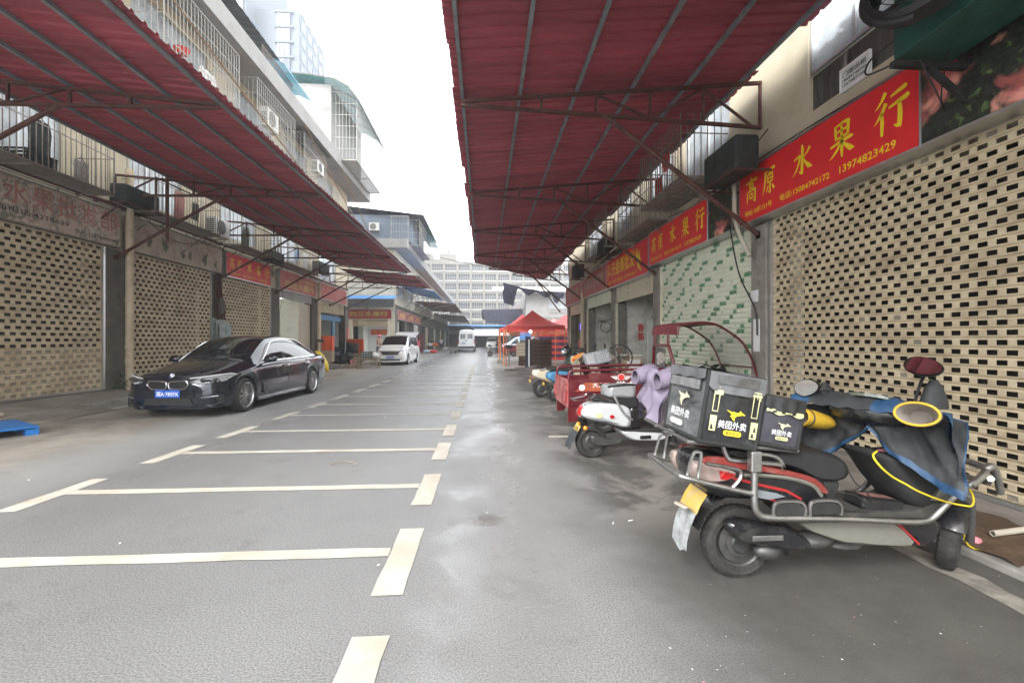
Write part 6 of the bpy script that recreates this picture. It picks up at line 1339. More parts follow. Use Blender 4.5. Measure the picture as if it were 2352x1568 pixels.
m.tube([V(-.23, -.10, .71), V(-.23, .10, .71)], .010, 6).tube([V(-.1, -.12, .725), V(-.06, -.12, .69), V(.1, -.12, .685)], .008, 6); m.build('rear_rack', 'chrome', ws_, local=True)
m = MB(); m.tube(smoothline([V(.23, -.17, .76), V(.28, -.175, .66), V(.36, -.175, .54), V(.46, -.17, .47)], 5), .014, 6); m.build('side_bar', 'alu', ws_, local=True)
m = MB(); m.grid([[V(x, w, z) for w in (-.09, 0, .09)] for x, z in ((-.16, .40), (-.20, .34))]); pp = m.build('number_plate', 'platy', ws_, local=True)
m = MB(); m.text('A5706', V(-.203, .075, .345), V(0, -1, 0), V(.5, 0, .86), .045, .14, .01); m.build('lettering', 'letb', pp, local=True)
m = MB(); m.grid([[V(x+.004*sin(w*40), w, z-.03*abs(sin(w*55))*q) for w in [-.10+.02*k for k in range(11)]] for x, z, q in ((-.20, .335, 0), (-.25, .26, 0), (-.28, .20, 0), (-.30, .15, 1))]); m.build('mud_flap', mat('dark_flap', (.05, .055, .06), .5, var=.3, ns=12), ws_, local=True)
m = MB()
for s_ in (-1, 1): m.ell((-.12, s_*.13, .385), (.03, .025, .028), 10)
m.build('turn_signal', 'amber', ws_, local=True, smooth=80)
m = MB(); m.tube([V(.88, -.30, 1.0), V(.90, -.1, .99), V(.90, .1, .99), V(.88, .30, 1.0)], .02, 8); m.ell((.93, 0, .99), (.10, .12, .07), 12); m.build('handlebar', 'black', ws_, local=True, smooth=60)
m = MB(); m.tube(smoothline([V(.90, -.16, 1.02), V(.86, -.20, 1.10), V(.80, -.24, 1.16)], 4), .007, 6); mm = m.build('mirror_stem', 'chrome', ws_, local=True)
m = MB(); m.lathe([(.001, -.012), (.055, -.012), (.06, 0), (.045, .015), (.001, .02)], lambda a, b, h: V(.78+a*.9, -.25+h, 1.215+b*1.15), 18); m.build('mirror_shell', 'irong', mm, local=True, smooth=60)
jk = thing('rain_apron', 'lilac quilted rain apron thrown over the white scooter handlebars', 'apron', (2.1, 5.6, .4))
R7_ = Matrix.Translation((1.30, 5.47, 0)) @ Matrix.Rotation(radians(7), 4, 'Z')
def lil(u, v):
    e = abs(2*u-1); x = .88-.20*v-.06*sin(pi*u)*(1-v)+.05*sin(u*19)*v; y = lerp(-.36, .36, u)*(1-.22*v)
    return R7_ @ V(x+.03*sin(v*8+u*6), y, 1.05-.04*e-(.62-.22*(1-e)**2)*v+.02*sin(u*14))
m = MB(); rows = [[lil(i/30, j/16) for j in range(17)] for i in range(31)]; m.grid(rows); m.grid([[p+V(.03, 0, .005) for p in r] for r in rows]); m.build('quilt', 'lilac', jk, smooth=80)
for s_ in (-1, 1):
    m = MB(); c = V(.88, s_*.29, .99); ring = lambda d, r: [R7_ @ (c+V(-d, r*cos(a), r*.95*sin(a)-d*.3)) for a in [k*pi/10 for k in range(20)]]
    m.grid([ring(-.14, .05), ring(-.08, .105), ring(.0, .125), ring(.10, .12), ring(.16, .10)], True); sl = m.build('sleeve', 'lilac', jk, smooth=80)
    m = MB(); m.tube(ring(.165, .098), .012, 6, closed=True); m.build('cuff', mat('dark_lilac', (.24, .20, .27), .8), sl, smooth=80)
# ---------------------------------------------------------------- red cargo tricycle
tk = thing('cargo_tricycle', 'crimson electric cargo tricycle with curved canopy facing the green shutter', 'tricycle', (1.26, 6.75, 0))
TR = 'trikered'
X0, X1, Y0, Y1, ZB, ZT = .0, 1.58, .0, 1.10, .44, .80
m = MB(); m.box(X0, X1, Y0, Y1, ZB-.03, ZB); m.build('bed_floor', TR, tk, local=True)
for y, nm in ((Y0, 0), (Y1, 1)):
    m = MB(); m.box(X0, X1, y-.012, y+.012, ZB+.001, ZT)
    for k in range(5): m.box(X0+.05, X1-.05, y-.022, y-.0125, ZB+.02+k*.045, ZB+.042+k*.045)
    m.box(X0, X1, y-.02, y+.014, ZT+.001, ZT+.02); sdp = m.build('side_panel', TR, tk, local=True)
    m = MB(); m.tube(smoothline([V(X0+.01, y, ZT), V(X0+.01, y, .92), V(X0+.04, y, .955), V(X0+.10, y, .965), V(.8, y, .978), V(1.46, y, .985), V(1.54, y, .97), V(1.56, y, .92), V(1.56, y, ZT)], 4), .022, 8); m.tube([V(.42, y, ZT+.02), V(.42, y, .96)], .014, 6); m.build('side_rail', TR, tk, local=True, smooth=60)
m = MB(); m.box(X0-.03, X0, Y0+.01, Y1-.01, ZB-.02, ZT+.03); m.build('tailgate', mat('worn_crimson_tailgate', (.34, .05, .05), .5, var=.3, ns=4, dirt=((.45, .34, .32), .5, 4)), tk, local=True)
m = MB(); m.box(X1, X1+.02, Y0, Y1, ZB, ZT); m.build('front_panel', TR, tk, local=True)
for y in (Y0-.01, Y1-.06):
    m = MB(); m.prism([(X0-.005, ZB-.031), (X0-.005, .20), (X0+.12, .21), (X0+.20, .36), (X0+.34, ZB-.031)], y, y+.07, XZ); m.build('rear_fender', TR, tk, local=True)
    m = MB(); m.box(X0-.045, X0-.031, y-.01, y+.10, .42, .70) if False else m.box(X0-.045, X0-.031, y+.01, y+.09, .50, .66); m.build('tail_light', 'tail', tk, local=True)
for y in (.14, .98): bike_wheel(tk, .55, y, .25, .11, spokes=6)
bike_wheel(tk, 2.55, .56, .235, .10, spokes=6)
m = MB(); m.box(.2, 2.0, .30, .36, .32, .40).box(.2, 2.0, .76, .82, .32, .40).tube([V(.55, .1, .25), V(.55, 1.02, .25)], .04, 8); m.build('chassis', 'rimd', tk, local=True)
# emblem, lettering, decals on the near side
m = MB(); m.lathe([(.001, -.012-.003+Y0), (.055, -.012-.003+Y0)], lambda a, b, h: V(.80+a, h, .865+b), 24); em = m.build('emblem', 'letw', tk, local=True)
m = MB(); m.box(.30, 1.40, Y0-.010, Y0+.0, ZT+.021, .93); m.build('upper_panel', TR, tk, local=True)
m = MB(); m.lathe([(.001, Y0-.018), (.048, Y0-.018)], lambda a, b, h: V(.80+a, h, .865+b), 24); m.build('emblem_disc', 'redplastic', em, local=True)
m = MB()
for s_ in (-1, 1):
    for k in range(3): m.quad(*[V(.80+s_*a, Y0-.016, .882-.02*k+b) for a, b in ((.06, 0), (.165-.03*k, 0), (.15-.03*k, -.012), (.06, -.012))])
m.build('emblem_wing', 'letw', em, local=True)
def side_text(body, x, z, h, w, mt_, y=None): m = MB(); m.text(body, V(x, (y or Y0)-.026, z), V(1, 0, 0), V(0, 0, 1), h, w, .008); return m.build('lettering', mt_, tk, local=True)
side_text('常力', .72, .70, .11, .30, 'letw'); side_text('大力神', .36, .715, .07, .26, 'letw')
m = MB(); m.prism([(.10, .66), (.26, .79), (.60, .79), (.50, .66)], Y0-.0245, Y0-.0225, XZ); m.build('orange_decal', mat('orange_decal', (.36, .09, .04), .4, var=.2), tk, local=True)
m = MB(); m.lathe([(.001, Y0-.027), (.045, Y0-.027)], lambda a, b, h: V(.20+a, h, .715+b), 16); m.build('round_decal', 'letw', tk, local=True)
m = MB(); m.prism([(.44, .775), (.66, .765), (.62, .72), (.48, .735)], Y0-.0275, Y0-.025, XZ); m.build('black_decal', 'black', tk, local=True)
# cab
m = MB()
for yt, yb in ((.36, .10), (1.00, 1.18)):
    m.tube(smoothline([V(1.74, yb, .42), V(1.73, yb, .75), V(1.71, lerp(yb, yt, .55), 1.08), V(1.69, yt, 1.31), V(1.69, lerp(yt, .68, .12), 1.335)], 4), .028, 8)
m.tube([V(1.69, .38, 1.335), V(1.69, .98, 1.335)], .026, 8).tube([V(1.72, .20, 1.02), V(1.72, 1.09, 1.02)], .02, 8).tube([V(1.73, .11, .80), V(1.73, 1.17, .80)], .02, 8); m.build('cab_frame', TR, tk, local=True, smooth=60)
m = MB(); m.box(1.66, 1.69, .50, .86, .62, 1.30); m.build('backrest', mat('grey_vinyl_back', (.10, .10, .105), .6, var=.2), tk, local=True, bevel=.02)
m = MB(); m.text('载重王', V(1.656, .78, 1.02), V(0, -1, 0), V(0, 0, 1), .05, .16, .01).text('常力', V(1.656, .78, .88), V(0, -1, 0), V(0, 0, 1), .09, .20, .02); m.build('lettering', 'letw', tk, local=True)
m = MB(); m.box(1.76, 2.10, .24, .88, .60, .70); m.build('seat', 'seat', tk, local=True, bevel=.03)
m = MB(); m.box(1.82, 2.10, .30, .82, .30, .60).box(1.8, 2.6, .30, .82, .27, .32); m.build('seat_box', TR, tk, local=True)
roof = [(1.69, 1.50), (1.69, 1.63), (1.74, 1.665), (1.86, 1.685), (2.05, 1.69), (2.24, 1.675), (2.36, 1.64)]
m = MB(); m.grid([[V(x, y, z+.02*sin(pi*(y-.05)/1.02)) for y in (.05, .25, .56, .87, 1.07)] for x, z in [(p.x, p.y) for p in smoothline([(a, b, 0) for a, b in roof], 4)]]); m.build('canopy_roof', mat('dark_red_canopy', (.20, .035, .04), .5, var=.15), tk, local=True, smooth=70)
scr = [(2.36, 1.64), (2.48, 1.57), (2.70, 1.41), (2.83, 1.22), (2.91, 1.0)]
m = MB(); m.grid([[V(x, y, z) for y in (.07, .56, 1.05)] for x, z in scr]); m.build('canopy_screen', mat('smoked_clear_film', (.60, .60, .55), .15, var=.1, alpha=.35), tk, local=True, smooth=70)
m = MB(); arch = [(1.70, 1.50), (1.71, 1.60), (1.77, 1.66), (2.0, 1.69), (2.26, 1.675), (2.47, 1.575), (2.70, 1.41), (2.83, 1.22), (2.92, 1.0), (2.97, .75), (2.95, .62)]
for y in (.05, 1.07): m.tube(smoothline(L_(arch, y), 4), .018, 8)
m.tube([V(2.92, .05, 1.0), V(2.92, 1.07, 1.0)], .014, 6).tube([V(2.97, .05, .78), V(2.97, 1.07, .78)], .014, 6)
for y in (.40, .96): m.tube([V(1.69, y, 1.33), V(1.70, y, 1.64)], .022, 8)
m.build('canopy_frame', TR, tk, local=True, smooth=60)
m = MB(); m.tube([V(2.55, .50, .235), V(2.52, .50, .60), V(2.44, .56, .92)], .03, 8).tube([V(2.55, .62, .235), V(2.52, .62, .60), V(2.44, .56, .92)], .03, 8); m.build('fork', 'rimd', tk, local=True)
m = MB(); m.tube(smoothline([V(2.30, .14, .93), V(2.40, .22, .97), V(2.52, .34, 1.0), V(2.56, .50, .94), V(2.56, .62, .94), V(2.52, .78, 1.0), V(2.40, .90, .97), V(2.30, .98, .93)], 5), .014, 8); hb = m.build('handlebar', 'chrome', tk, local=True, smooth=60)
m = MB()
for y in (.12, 1.0): m.tube([V(2.25, y, .915), V(2.37, y+(.07 if y < .5 else -.07), .955)], .022, 8)
m.build('grip', 'black', hb, local=True)
m = MB(); m.ell((2.60, .56, .93), (.12, .16, .10), 14); m.build('headlight_cowl', 'black', tk, local=True, smooth=70)
m = MB(); m.grid([[V(2.55+.30*cos(a), w, .235+.30*sin(a)) for w in (.47, .50, .62, .65)] for a in [radians(q) for q in range(10, 170, 14)]]); m.build('front_mudguard', TR, tk, local=True, smooth=60)
# things riding on or standing behind the tricycle
sca = thing('scale_display', 'grey electronic scale display standing above the tricycle rail', 'scale', (2.25, 8.9, 0))
m = MB(); m.box(-.01, .03, -.02, .02, 0, .95); m.v = [p+V(2.25, 8.9, 0) for p in m.v]; m.build('post', 'irong', sca)
SM = Matrix.Translation((2.22, 8.85, 1.07)) @ Matrix.Rotation(radians(-12), 4, 'Y') @ Matrix.Rotation(radians(-18), 4, 'X'); m = MB(); m.box(-.26, .26, -.03, .03, -.13, .13, SM); m.build('housing', 'purl', sca, bevel=.01)
m = MB(); m.box(-.22, -.06, -.036, -.031, -.09, .09, SM)
for r in range(4):
    for k in range(5): m.box(.0+k*.045, .035+k*.045, -.036, -.031, -.09+r*.048, -.055+r*.048, SM)
m.build('keypad', 'alu', sca)
m = MB(); m.box(2.0, 2.5, 8.7, 9.1, 0.02, .12); m.build('base_plate', 'irong', sca)
fn = thing('standing_fan', 'black standing fan inside the half open shop doorway', 'fan', (2.95, 9.6, 0)); FF = Matrix.Translation((2.86, 9.5, 1.05)) @ Matrix.Rotation(radians(-25), 4, 'Z') @ Matrix.Rotation(radians(90), 4, 'X')
m = MB(); m.tube([V(2.95, 9.62, .03), V(2.9, 9.6, 1.0)], .025, 8).lathe([(.22, .0), (.22, .03), (.03, .05)], lambda a, b, h: V(2.95+a, 9.62+b, h), 20); m.build('stand', 'fanblk', fn)
m = MB(); m.tube([FF @ V(.27*cos(a), .27*sin(a), 0) for a in [k*pi/14 for k in range(28)]], .014, 6, closed=True)
for k in range(20): a = k*pi/10; m.tube([FF @ V(0, 0, .07), FF @ V(.2*cos(a), .2*sin(a), .06), FF @ V(.27*cos(a), .27*sin(a), 0)], .005, 4)
m.build('grille', 'fanblk', fn)
m = MB()
for k in range(4): q = k*pi/2; m.quad(*[FF @ V(r*cos(q+d), r*sin(q+d), h) for r, d, h in ((.04, -.2, -.02), (.22, -.35, -.03), (.23, .3, .02), (.05, .3, .02))])
m.build('blade', mat('brown_blade', (.16, .11, .08), .4), fn)
# ---------------------------------------------------------------- scooters parked behind the tricycle
def plain_scooter(label, loc, rz, paint, name='scooter', apron=None, sg='scooters parked beyond the cargo tricycle'):
    t = thing(name, label, 'scooter', loc, rz, sg); ap = apron or paint
    bike_wheel(t, 0, 0, .21, .09, spokes=5); bike_wheel(t, 1.2, 0, .21, .09, spokes=5)
    slab([(-.22, .56), (-.18, .68), (.1, .72), (.36, .66), (.42, .45), (.30, .36), (.05, .42), (-.12, .48)], -.14, .14, inset=.04, n=4).build('rear_body', paint, t, smooth=60, local=True)
    slab([(-.20, .72), (.05, .77), (.36, .76), (.46, .70), (.30, .69), (0, .715)], -.12, .12, inset=.025, n=3).build('seat', 'seat', t, smooth=60, local=True)
    slab([(.36, .30), (.50, .33), (.90, .31), (.95, .26), (.70, .22), (.42, .24)], -.14, .14, inset=.02, n=3).build('footboard', paint, t, smooth=60, local=True)
    slab([(.90, .30), (1.04, .32), (1.10, .55), (1.0, .82), (.92, 1.0), (.84, .98), (.90, .75), (.95, .5)], -.18, .18, inset=.05, n=4).build('leg_shield', ap, t, smooth=60, local=True)
    m = MB(); m.tube(smoothline([V(.82, -.33, 1.02), V(.90, -.15, 1.0), V(.92, 0, .98), V(.90, .15, 1.0), V(.82, .33, 1.02)], 4), .016, 8); m.ell((.95, 0, .96), (.11, .13, .10), 12); m.build('handlebar', 'black', t, local=True, smooth=60)
    for s_ in (-1, 1):
        m = MB(); m.tube(smoothline([V(.88, s_*.18, 1.02), V(.84, s_*.24, 1.14), V(.83, s_*.26, 1.2)], 3), .007, 5); ms = m.build('mirror_stem', 'black', t, local=True)
        m = MB(); m.ell((.83, s_*.27, 1.26), (.015, .05, .075), 12); m.build('mirror_shell', 'black', ms, local=True, smooth=70)
    m = MB(); m.tube([V(1.2, -.07, .21), V(1.1, -.05, .5), V(.96, 0, .9)], .02, 6).tube([V(1.2, .07, .21), V(1.1, .05, .5), V(.96, 0, .9)], .02, 6); m.build('fork', 'rimd', t, local=True)
    m = MB()
    for x in (0, 1.2): m.grid([[V(x+.24*cos(a), w, .21+.24*sin(a)) for w in (-.06, 0, .06)] for a in [radians(q) for q in range(20, 165, 18)]])
    m.build('mudguard', 'black', t, local=True, smooth=60)
    m = MB(); m.box(-.30, -.285, -.06, .06, .38, .45); m.build('number_plate', 'platy', t, local=True)
    m = MB()
    for s_ in (-1, 1): m.tube(smoothline([V(-.36, s_*.11, .72), V(-.1, s_*.13, .78), V(.1, s_*.13, .74)], 3), .011, 6)
    m.tube([V(-.36, -.11, .72), V(-.36, .11, .72)], .011, 6); m.build('rear_rack', 'chrome', t, local=True)
    m = MB()
    for s_ in (-1, 1): m.ell((-.24, s_*.12, .5), (.02, .018, .018), 8)
    m.build('turn_signal', 'amber', t, local=True)
    return t
plain_scooter('cream scooter with chrome rack, rearmost of the pair beyond the tricycle', (1.42, 11.3, 0), radians(12), 'ivory')
s2 = plain_scooter('blue and cream scooter standing just beyond the cargo tricycle', (1.66, 10.5, 0), radians(8), 'bluepaint', apron='ivory')
plain_scooter('dark green scooter with its shield turned to the crates', (3.45, 14.0, 0), radians(200), 'sgreen')
plain_scooter('black scooter beside the far right pillar', (2.5, 12.6, 0), radians(15), 'bodybk')
bg_ = thing('vest', 'orange reflective vest heaped on the blue and cream scooter', 'vest', (2.0, 10.2, .8)); m = MB()
m.grid([[V(2.0+.38*q+.03*sin(j*2), 10.05+.09*j/8*3+.03*sin(q*11), .96+.17*sin(pi*q)*(1-.5*abs(j/8*2-1))+.03*sin(q*17+j)) for j in range(9)] for q in [k/12 for k in range(13)]]); m.build('cloth', 'orangec', bg_, smooth=80)
m = MB(); m.grid([[V(2.05+.30*q, 10.02+.01*j, .955+.18*sin(pi*q)-.03*j) for j in range(3)] for q in [k/10 for k in range(11)]]); m.build('reflective_band', 'byel', bg_)
for (x, y, z, lb, mt_) in ((1.98, 10.9, 1.16, 'black helmet hung on the blue and cream scooter', 'bodybk'), (2.32, 10.8, 1.12, 'second black helmet behind the orange vest', 'mblack')):
    t = thing('helmet', lb, 'helmet', (x, y, z)); m = MB(); m.ell((x, y, z), (.14, .12, .12), 14); m.build('shell', mt_, t, smooth=80); m = MB(); m.ell((x-.06, y-.05, z-.03), (.085, .08, .06), 12); m.build('visor', 'mirror' if mt_ == 'bodybk' else 'dglass', t, smooth=80)
    m = MB(); m.tube([V(x, y, z-.10), V(x+.02, y, z-.22)], .02, 6); m.build('strap', 'black', t)
# ================================================================= goods, tents, people, small things
def crate(name, label, loc, w, d, h, mt_, rz=0, group=None, fill=None, cat='crate', slats=4):
    """open plastic crate: floor, four lattice walls, thicker rim; fill = material of what shows through"""
    t = thing(name, label, cat, loc, rz, group); m = MB(); x, y = w/2, d/2; e = .012
    m.box(-x, x, -y, y, 0, .02)
    for k in range(slats):
        z0 = .025+k*(h-.05)/slats; z1 = z0+(h-.05)/slats*.55
        m.box(-x, x, -y, -y+e, z0, z1).box(-x, x, y-e, y, z0, z1).box(-x, -x+e, -y+e+.001, y-e-.001, z0, z1).box(x-e, x, -y+e+.001, y-e-.001, z0, z1)
    n = max(3, int(w/.12))
    for k in range(n+1):
        a = lerp(-x+.015, x-.015, k/n)
        for s_ in (-1, 1): m.box(a-.012, a+.012, s_*(y+.004)-.004, s_*(y+.004)+.004, .005, h-.03)
    n = max(3, int(d/.12))
    for k in range(n+1):
        a = lerp(-y+.015, y-.015, k/n)
        for s_ in (-1, 1): m.box(s_*(x+.004)-.004, s_*(x+.004)+.004, a-.012, a+.012, .005, h-.03)
    m.build('lattice', mt_, t, local=True)
    m = MB(); m.box(-x-.012, x+.012, -y-.012, -y+.008, h-.03, h).box(-x-.012, x+.012, y-.008, y+.012, h-.03, h).box(-x-.012, -x+.008, -y+.009, y-.009, h-.03, h).box(x-.008, x+.012, -y+.009, y-.009, h-.03, h); m.build('rim', mt_, t, local=True)
    if fill: m = MB(); m.box(-x+.02, x-.02, -y+.02, y-.02, .021, h-.05); m.build('contents', fill, t, local=True)
    return t
def carton(label, loc, w, d, h, mt_, rz=0, group=None, band=None):
    t = thing('carton', label, 'carton', loc, rz, group); m = MB(); m.box(-w/2, w/2, -d/2, d/2, 0, h*.68); m.build('tray', mt_, t, local=True)
    m = MB(); m.box(-w/2-.006, w/2+.006, -d/2-.006, d/2+.006, h*.69, h-.003); m.build('lid', mt_, t, local=True)
    if band:
        m = MB(); m.box(-w*.32, w*.32, -d/2-.010, -d/2-.0065, h*.74, h*.92).box(-w*.38, w*.38, -d/2-.004, -d/2-.001, h*.22, h*.50)
        m.box(w/2+.0065, w/2+.010, -d*.3, d*.3, h*.74, h*.92).box(w/2+.001, w/2+.004, -d*.3, d*.3, h*.22, h*.5); m.build('print', band, t, local=True)
    return t
WH = {0: 'bottom', 1: 'second from the bottom', 2: 'third from the bottom', 3: 'fourth from the bottom', 4: 'fifth from the bottom', 5: 'sixth from the bottom', 6: 'seventh from the bottom', 7: 'eighth from the bottom', 8: 'ninth from the bottom'}
def pile(make, n, x, y, z, h, fmt):
    p = None; top = lambda k: 'topmost' if k == n-1 else WH[k]
    for k in range(n):
        lb = fmt % top(k)
        if p is None: p = make(lb, (x, y, z))
        else: dup(p, (x+random.uniform(-.012, .012), y+random.uniform(-.01, .01), z+k*h), p.rotation_euler.z+random.uniform(-.03, .03), lb)
    return p
# ---- red market tents
def tent(label, x0, x1, y0, y1, ze, zv, zp, cloth, group):
    cx, cy = (x0+x1)/2, (y0+y1)/2; t = thing('market_tent', label, 'tent', (cx, cy, 0), 0, group); m = MB(); N = 14
    hs_ = lambda q: ze+(zp-ze)*(q**1.55)
    rows = []
    for j in range(N+1):
        q = j/N; k = 1-q; z = hs_(q); ring = []
        for a, b in ((x0, y0), (x1, y0), (x1, y1), (x0, y1)):
            ring.append(V(cx+(a-cx)*k, cy+(b-cy)*k, z))
        full = []
        for i in range(4):
            for s_ in range(6):
                p = lerp(ring[i], ring[(i+1) % 4], s_/6); p.z -= .10*k*sin(pi*s_/6)*(1-k*.6); full.append(p)
        rows.append(full)
    m.grid(rows, True); m.build('roof', cloth, t, smooth=50)
    m = MB(); ring = rows[0]; m.grid([[p for p in ring], [V(p.x, p.y, zv+.02*sin(i*1.7)) for i, p in enumerate(ring)]], True); m.build('valance', cloth, t)
    for a, b in ((x0, y0), (x1, y0), (x1, y1), (x0, y1)): m = MB(); m.tube([V(a, b, 0), V(a, b, ze-.01)], .022, 6); m.build('leg', 'orange', t)
    m = MB()
    for (a, b), (c, d) in (((x0, y0), (x1, y0)), ((x0, y1), (x1, y1)), ((x0, y0), (x0, y1)), ((x1, y0), (x1, y1))):
        n = 4
        for k in range(n):
            p, q = V(lerp(a, c, k/n), lerp(b, d, k/n), 0), V(lerp(a, c, (k+1)/n), lerp(b, d, (k+1)/n), 0)
            m.tube([p+V(0, 0, zv-.02), q+V(0, 0, zv-.26)], .012, 4).tube([p+V(0, 0, zv-.26), q+V(0, 0, zv-.02)], .012, 4)
    m.build('truss_frame', 'orange', t); return t
GT = 'red market tents on orange legs'
tent('red market tent with a hanging lamp over the stacked crates', 1.08, 3.98, 22.3, 25.3, 2.14, 1.93, 2.98, 'tent', GT)
tent('pale pink market tent behind the red tent', 3.5, 6.6, 26.5, 29.6, 2.15, 1.92, 3.0, 'tentp', GT)
tent('second red market tent peeping out behind the first', 1.0, 4.0, 28.3, 31.3, 2.14, 1.93, 3.1, 'tent', GT)
tent('far pink market tent beside the dark tarpaulin', 3.6, 6.6, 31.6, 34.6, 2.1, 1.9, 3.0, 'tentp', GT)
def bulb(x, y, z, lb, w):
    t = thing('lamp', lb, 'lamp', (x, y, z)); m = MB(); m.ell((x, y, z), (.06, .06, .075), 12); m.build('bulb', 'bulb', t, smooth=80); m = MB(); m.tube([V(x, y, z+.07), V(x, y, z+.30)], .008, 5).tube([V(x, y, z+.05), V(x, y, z+.12)], .03, 8); m.build('holder', 'black', t)
    ld = bpy.data.lights.new('bulb_light', 'POINT'); ld.energy = w; ld.shadow_soft_size = .07; lo = bpy.data.objects.new('bulb_light', ld); COL.objects.link(lo); lo.location = (x, y-.12, z-.02)
bulb(2.45, 24.0, 1.86, 'lit white lamp hanging under the red tent', 25); bulb(-9.15, 20.65, 3.16, 'lit white lamp at the top of the open left shop', 40)
m = MB(); N = 40; mats_ = ['tent', 'stripe']; K['stripe'] = mat('dark_blue_stripe', (.05, .05, .13), .8)
for r in range(9):
    m.use(r % 2).grid([[V(lerp(3.2, 6.2, k/N), 26.3+.05*sin(k*.9), .25+r*.17+q*.17) for q in (0, 1)] for k in range(N+1)])
tag(m.build('striped_tarpaulin', ['tent', 'stripe'], smooth=80), 'red and dark blue striped tarpaulin under the pink tent', 'tarpaulin')
m = MB(); m.grid([[V(lerp(2.2, 2.9, k/10), 28.0+.03*sin(k), z) for z in (1.45, 1.6, 1.9)] for k in range(11)]); tag(m.build('blue_cloth', 'bluesheet', smooth=80), 'pale blue cloth hung at the back of the red tent', 'cloth')
# ---- crates under the tent
K['oranges'] = mat('orange_fruit', (.34, .12, .03), .6, var=.6, ns=14)
K['dbrown'] = mat('dark_brown_plastic', (.05, .03, .022), .55, var=.3)
for i, (x, y, n) in enumerate(((2.62, 22.75, 7), (3.12, 22.78, 7), (3.05, 23.5, 6), (2.55, 23.45, 6))):
    pile(lambda lb, l: crate('fruit_crate', lb, l, .48, .34, .19, 'dbrown', group='dark crates of oranges under the red tent', fill='oranges'), n, x, y, .10, .192, '%s dark crate of oranges in the ' + ('left front stack', 'right front stack', 'right back stack', 'left back stack')[i] + ' under the tent')
m = MB(); m.box(2.05, 2.32, 22.6, 22.66, .02, 1.58); b = m.build('board', 'tarp'); tag(b, 'tall dark board standing beside the dark crates', 'board'); m = MB(); m.box(2.20, 2.26, 22.592, 22.599, .1, 1.45); m.build('white_strip', 'letw', b, local=True)
pile(lambda lb, l: crate('fruit_crate', lb, l, .40, .34, .165, 'wood2', group='pale crates at the tent corner', slats=3, fill='paper'), 4, 1.84, 22.85, .62, .168, '%s pale crate at the tent corner')
pile(lambda lb, l: crate('fruit_crate', lb, l, .34, .34, .24, 'dbrown', group='brown crates below the pale ones', fill='oranges'), 2, 1.92, 22.9, .12, .245, '%s brown crate below the pale crates')
def pallet(label, M, w, d, h, mt_, deck=7, group=None):
    o = M.translation; t = thing('pallet', label, 'pallet', (o.x, o.y, o.z), 0, group); m = MB()
    for k in range(deck):
        a = lerp(0, w-.09, k/(deck-1)); m.box(a, a+.09, 0, d, h-.022, h, M)
    m.build('deck', mt_, t)
    for y in (0, d/2-.05, d-.10):
        m = MB()
        for x in (0, w/2-.06, w-.12): m.box(x, x+.12, y, y+.10, .0195, h-.0225, M)
        m.box(0, w, y, y+.10, 0, .0195, M); m.build('runner', mt_, t)
    return t
pallet('wooden pallet under the dark crates at the red tent', Matrix.Translation((2.3, 22.5, 0)), 1.15, 1.25, .10, 'wood')
a_ = radians(57); pm = Matrix(((cos(a_+pi/2), cos(a_+pi), 0, -6.73), (sin(a_+pi/2), sin(a_+pi), 0, 7.32), (0, 0, 1, 0), (0, 0, 0, 1)))
t = thing('pallet', 'blue plastic pallet lying by the left kerb', 'pallet', (-6.73, 7.32, 0)); m = MB(); m.box(0, 1.1, 0, 1.0, .105, .13, pm).box(0, 1.1, 0, .02, .09, .104, pm); m.build('deck', 'bluep', t)
for x in (0, .48, .96):
    for y in (0, .43, .86): m = MB(); m.box(x, x+.14, y, y+.14, .0, .0895, pm); m.build('foot_block', 'bluep', t)
m = MB(); m.tube([V(-8.38, 8.02, .165), V(-8.16, 8.25, .165)], .028, 8); tag(m.build('stick', 'wood2'), 'short pale stick of wood on the left pavement', 'stick')
# ---- scales
def platform_scale(label, x, y, zh, gr):
    t = thing('platform_scale', label, 'scale', (x, y, 0), 0, gr); m = MB(); m.box(x-.26, x+.26, y-.3, y+.3, .03, .11); m.build('platform', 'steel', t, bevel=.01)
    m = MB(); m.tube([V(x, y+.28, .1), V(x, y+.28, zh)], .03, 8); m.build('post', 'irong', t); m = MB(); m.box(x-.16, x+.16, y+.22, y+.30, zh, zh+.16); m.build('display', 'black', t, bevel=.01); return t
platform_scale('platform scale with a dark post left of the pale crates', 1.20, 21.7, 1.0, 'platform scales')
platform_scale('platform scale by the cream pipe at the blue door', -8.35, 23.6, 1.3, 'platform scales')
m = MB(); m.box(.78, 1.12, 27.4, 27.7, 0, .22); tag(m.build('weight_block', 'conc', bevel=.03), 'grey concrete weight at the foot of a tent leg', 'weight')
# ---- goods on the left in front of the blue door
pile(lambda lb, l: carton(lb, l, .64, .40, .095, 'redcarton', group='red cartons in front of the blue door', band='orangec'), 8, -8.42, 25.0, .86, .097, '%s red carton on the pale box by the blue door')
crate('wooden_box', 'pale wooden box carrying a stack of red cartons', (-8.45, 25.05, .25), .66, .44, .60, 'wood2', slats=5, cat='box', fill='wood')
pile(lambda lb, l: carton(lb, l, .60, .42, .118, 'redcarton', rz=.1, group='red cartons beside the dark green crates', band='orangec'), 8, -8.0, 29.6, .52, .12, '%s red carton in the tall stack beyond the green crates')
pile(lambda lb, l: carton(lb, l, .5, .4, .12, 'redcarton', rz=-.1, group='red cartons beside the dark green crates', band='orangec'), 4, -8.62, 30.2, 1.0, .12, '%s red carton in the short stack against the left corner')
m = MB(); m.box(-8.95, -8.3, 29.9, 30.5, .0, 1.0); tag(m.build('display_stand', 'dgreen', bevel=.02), 'dark stand below the short stack of red cartons', 'stand')
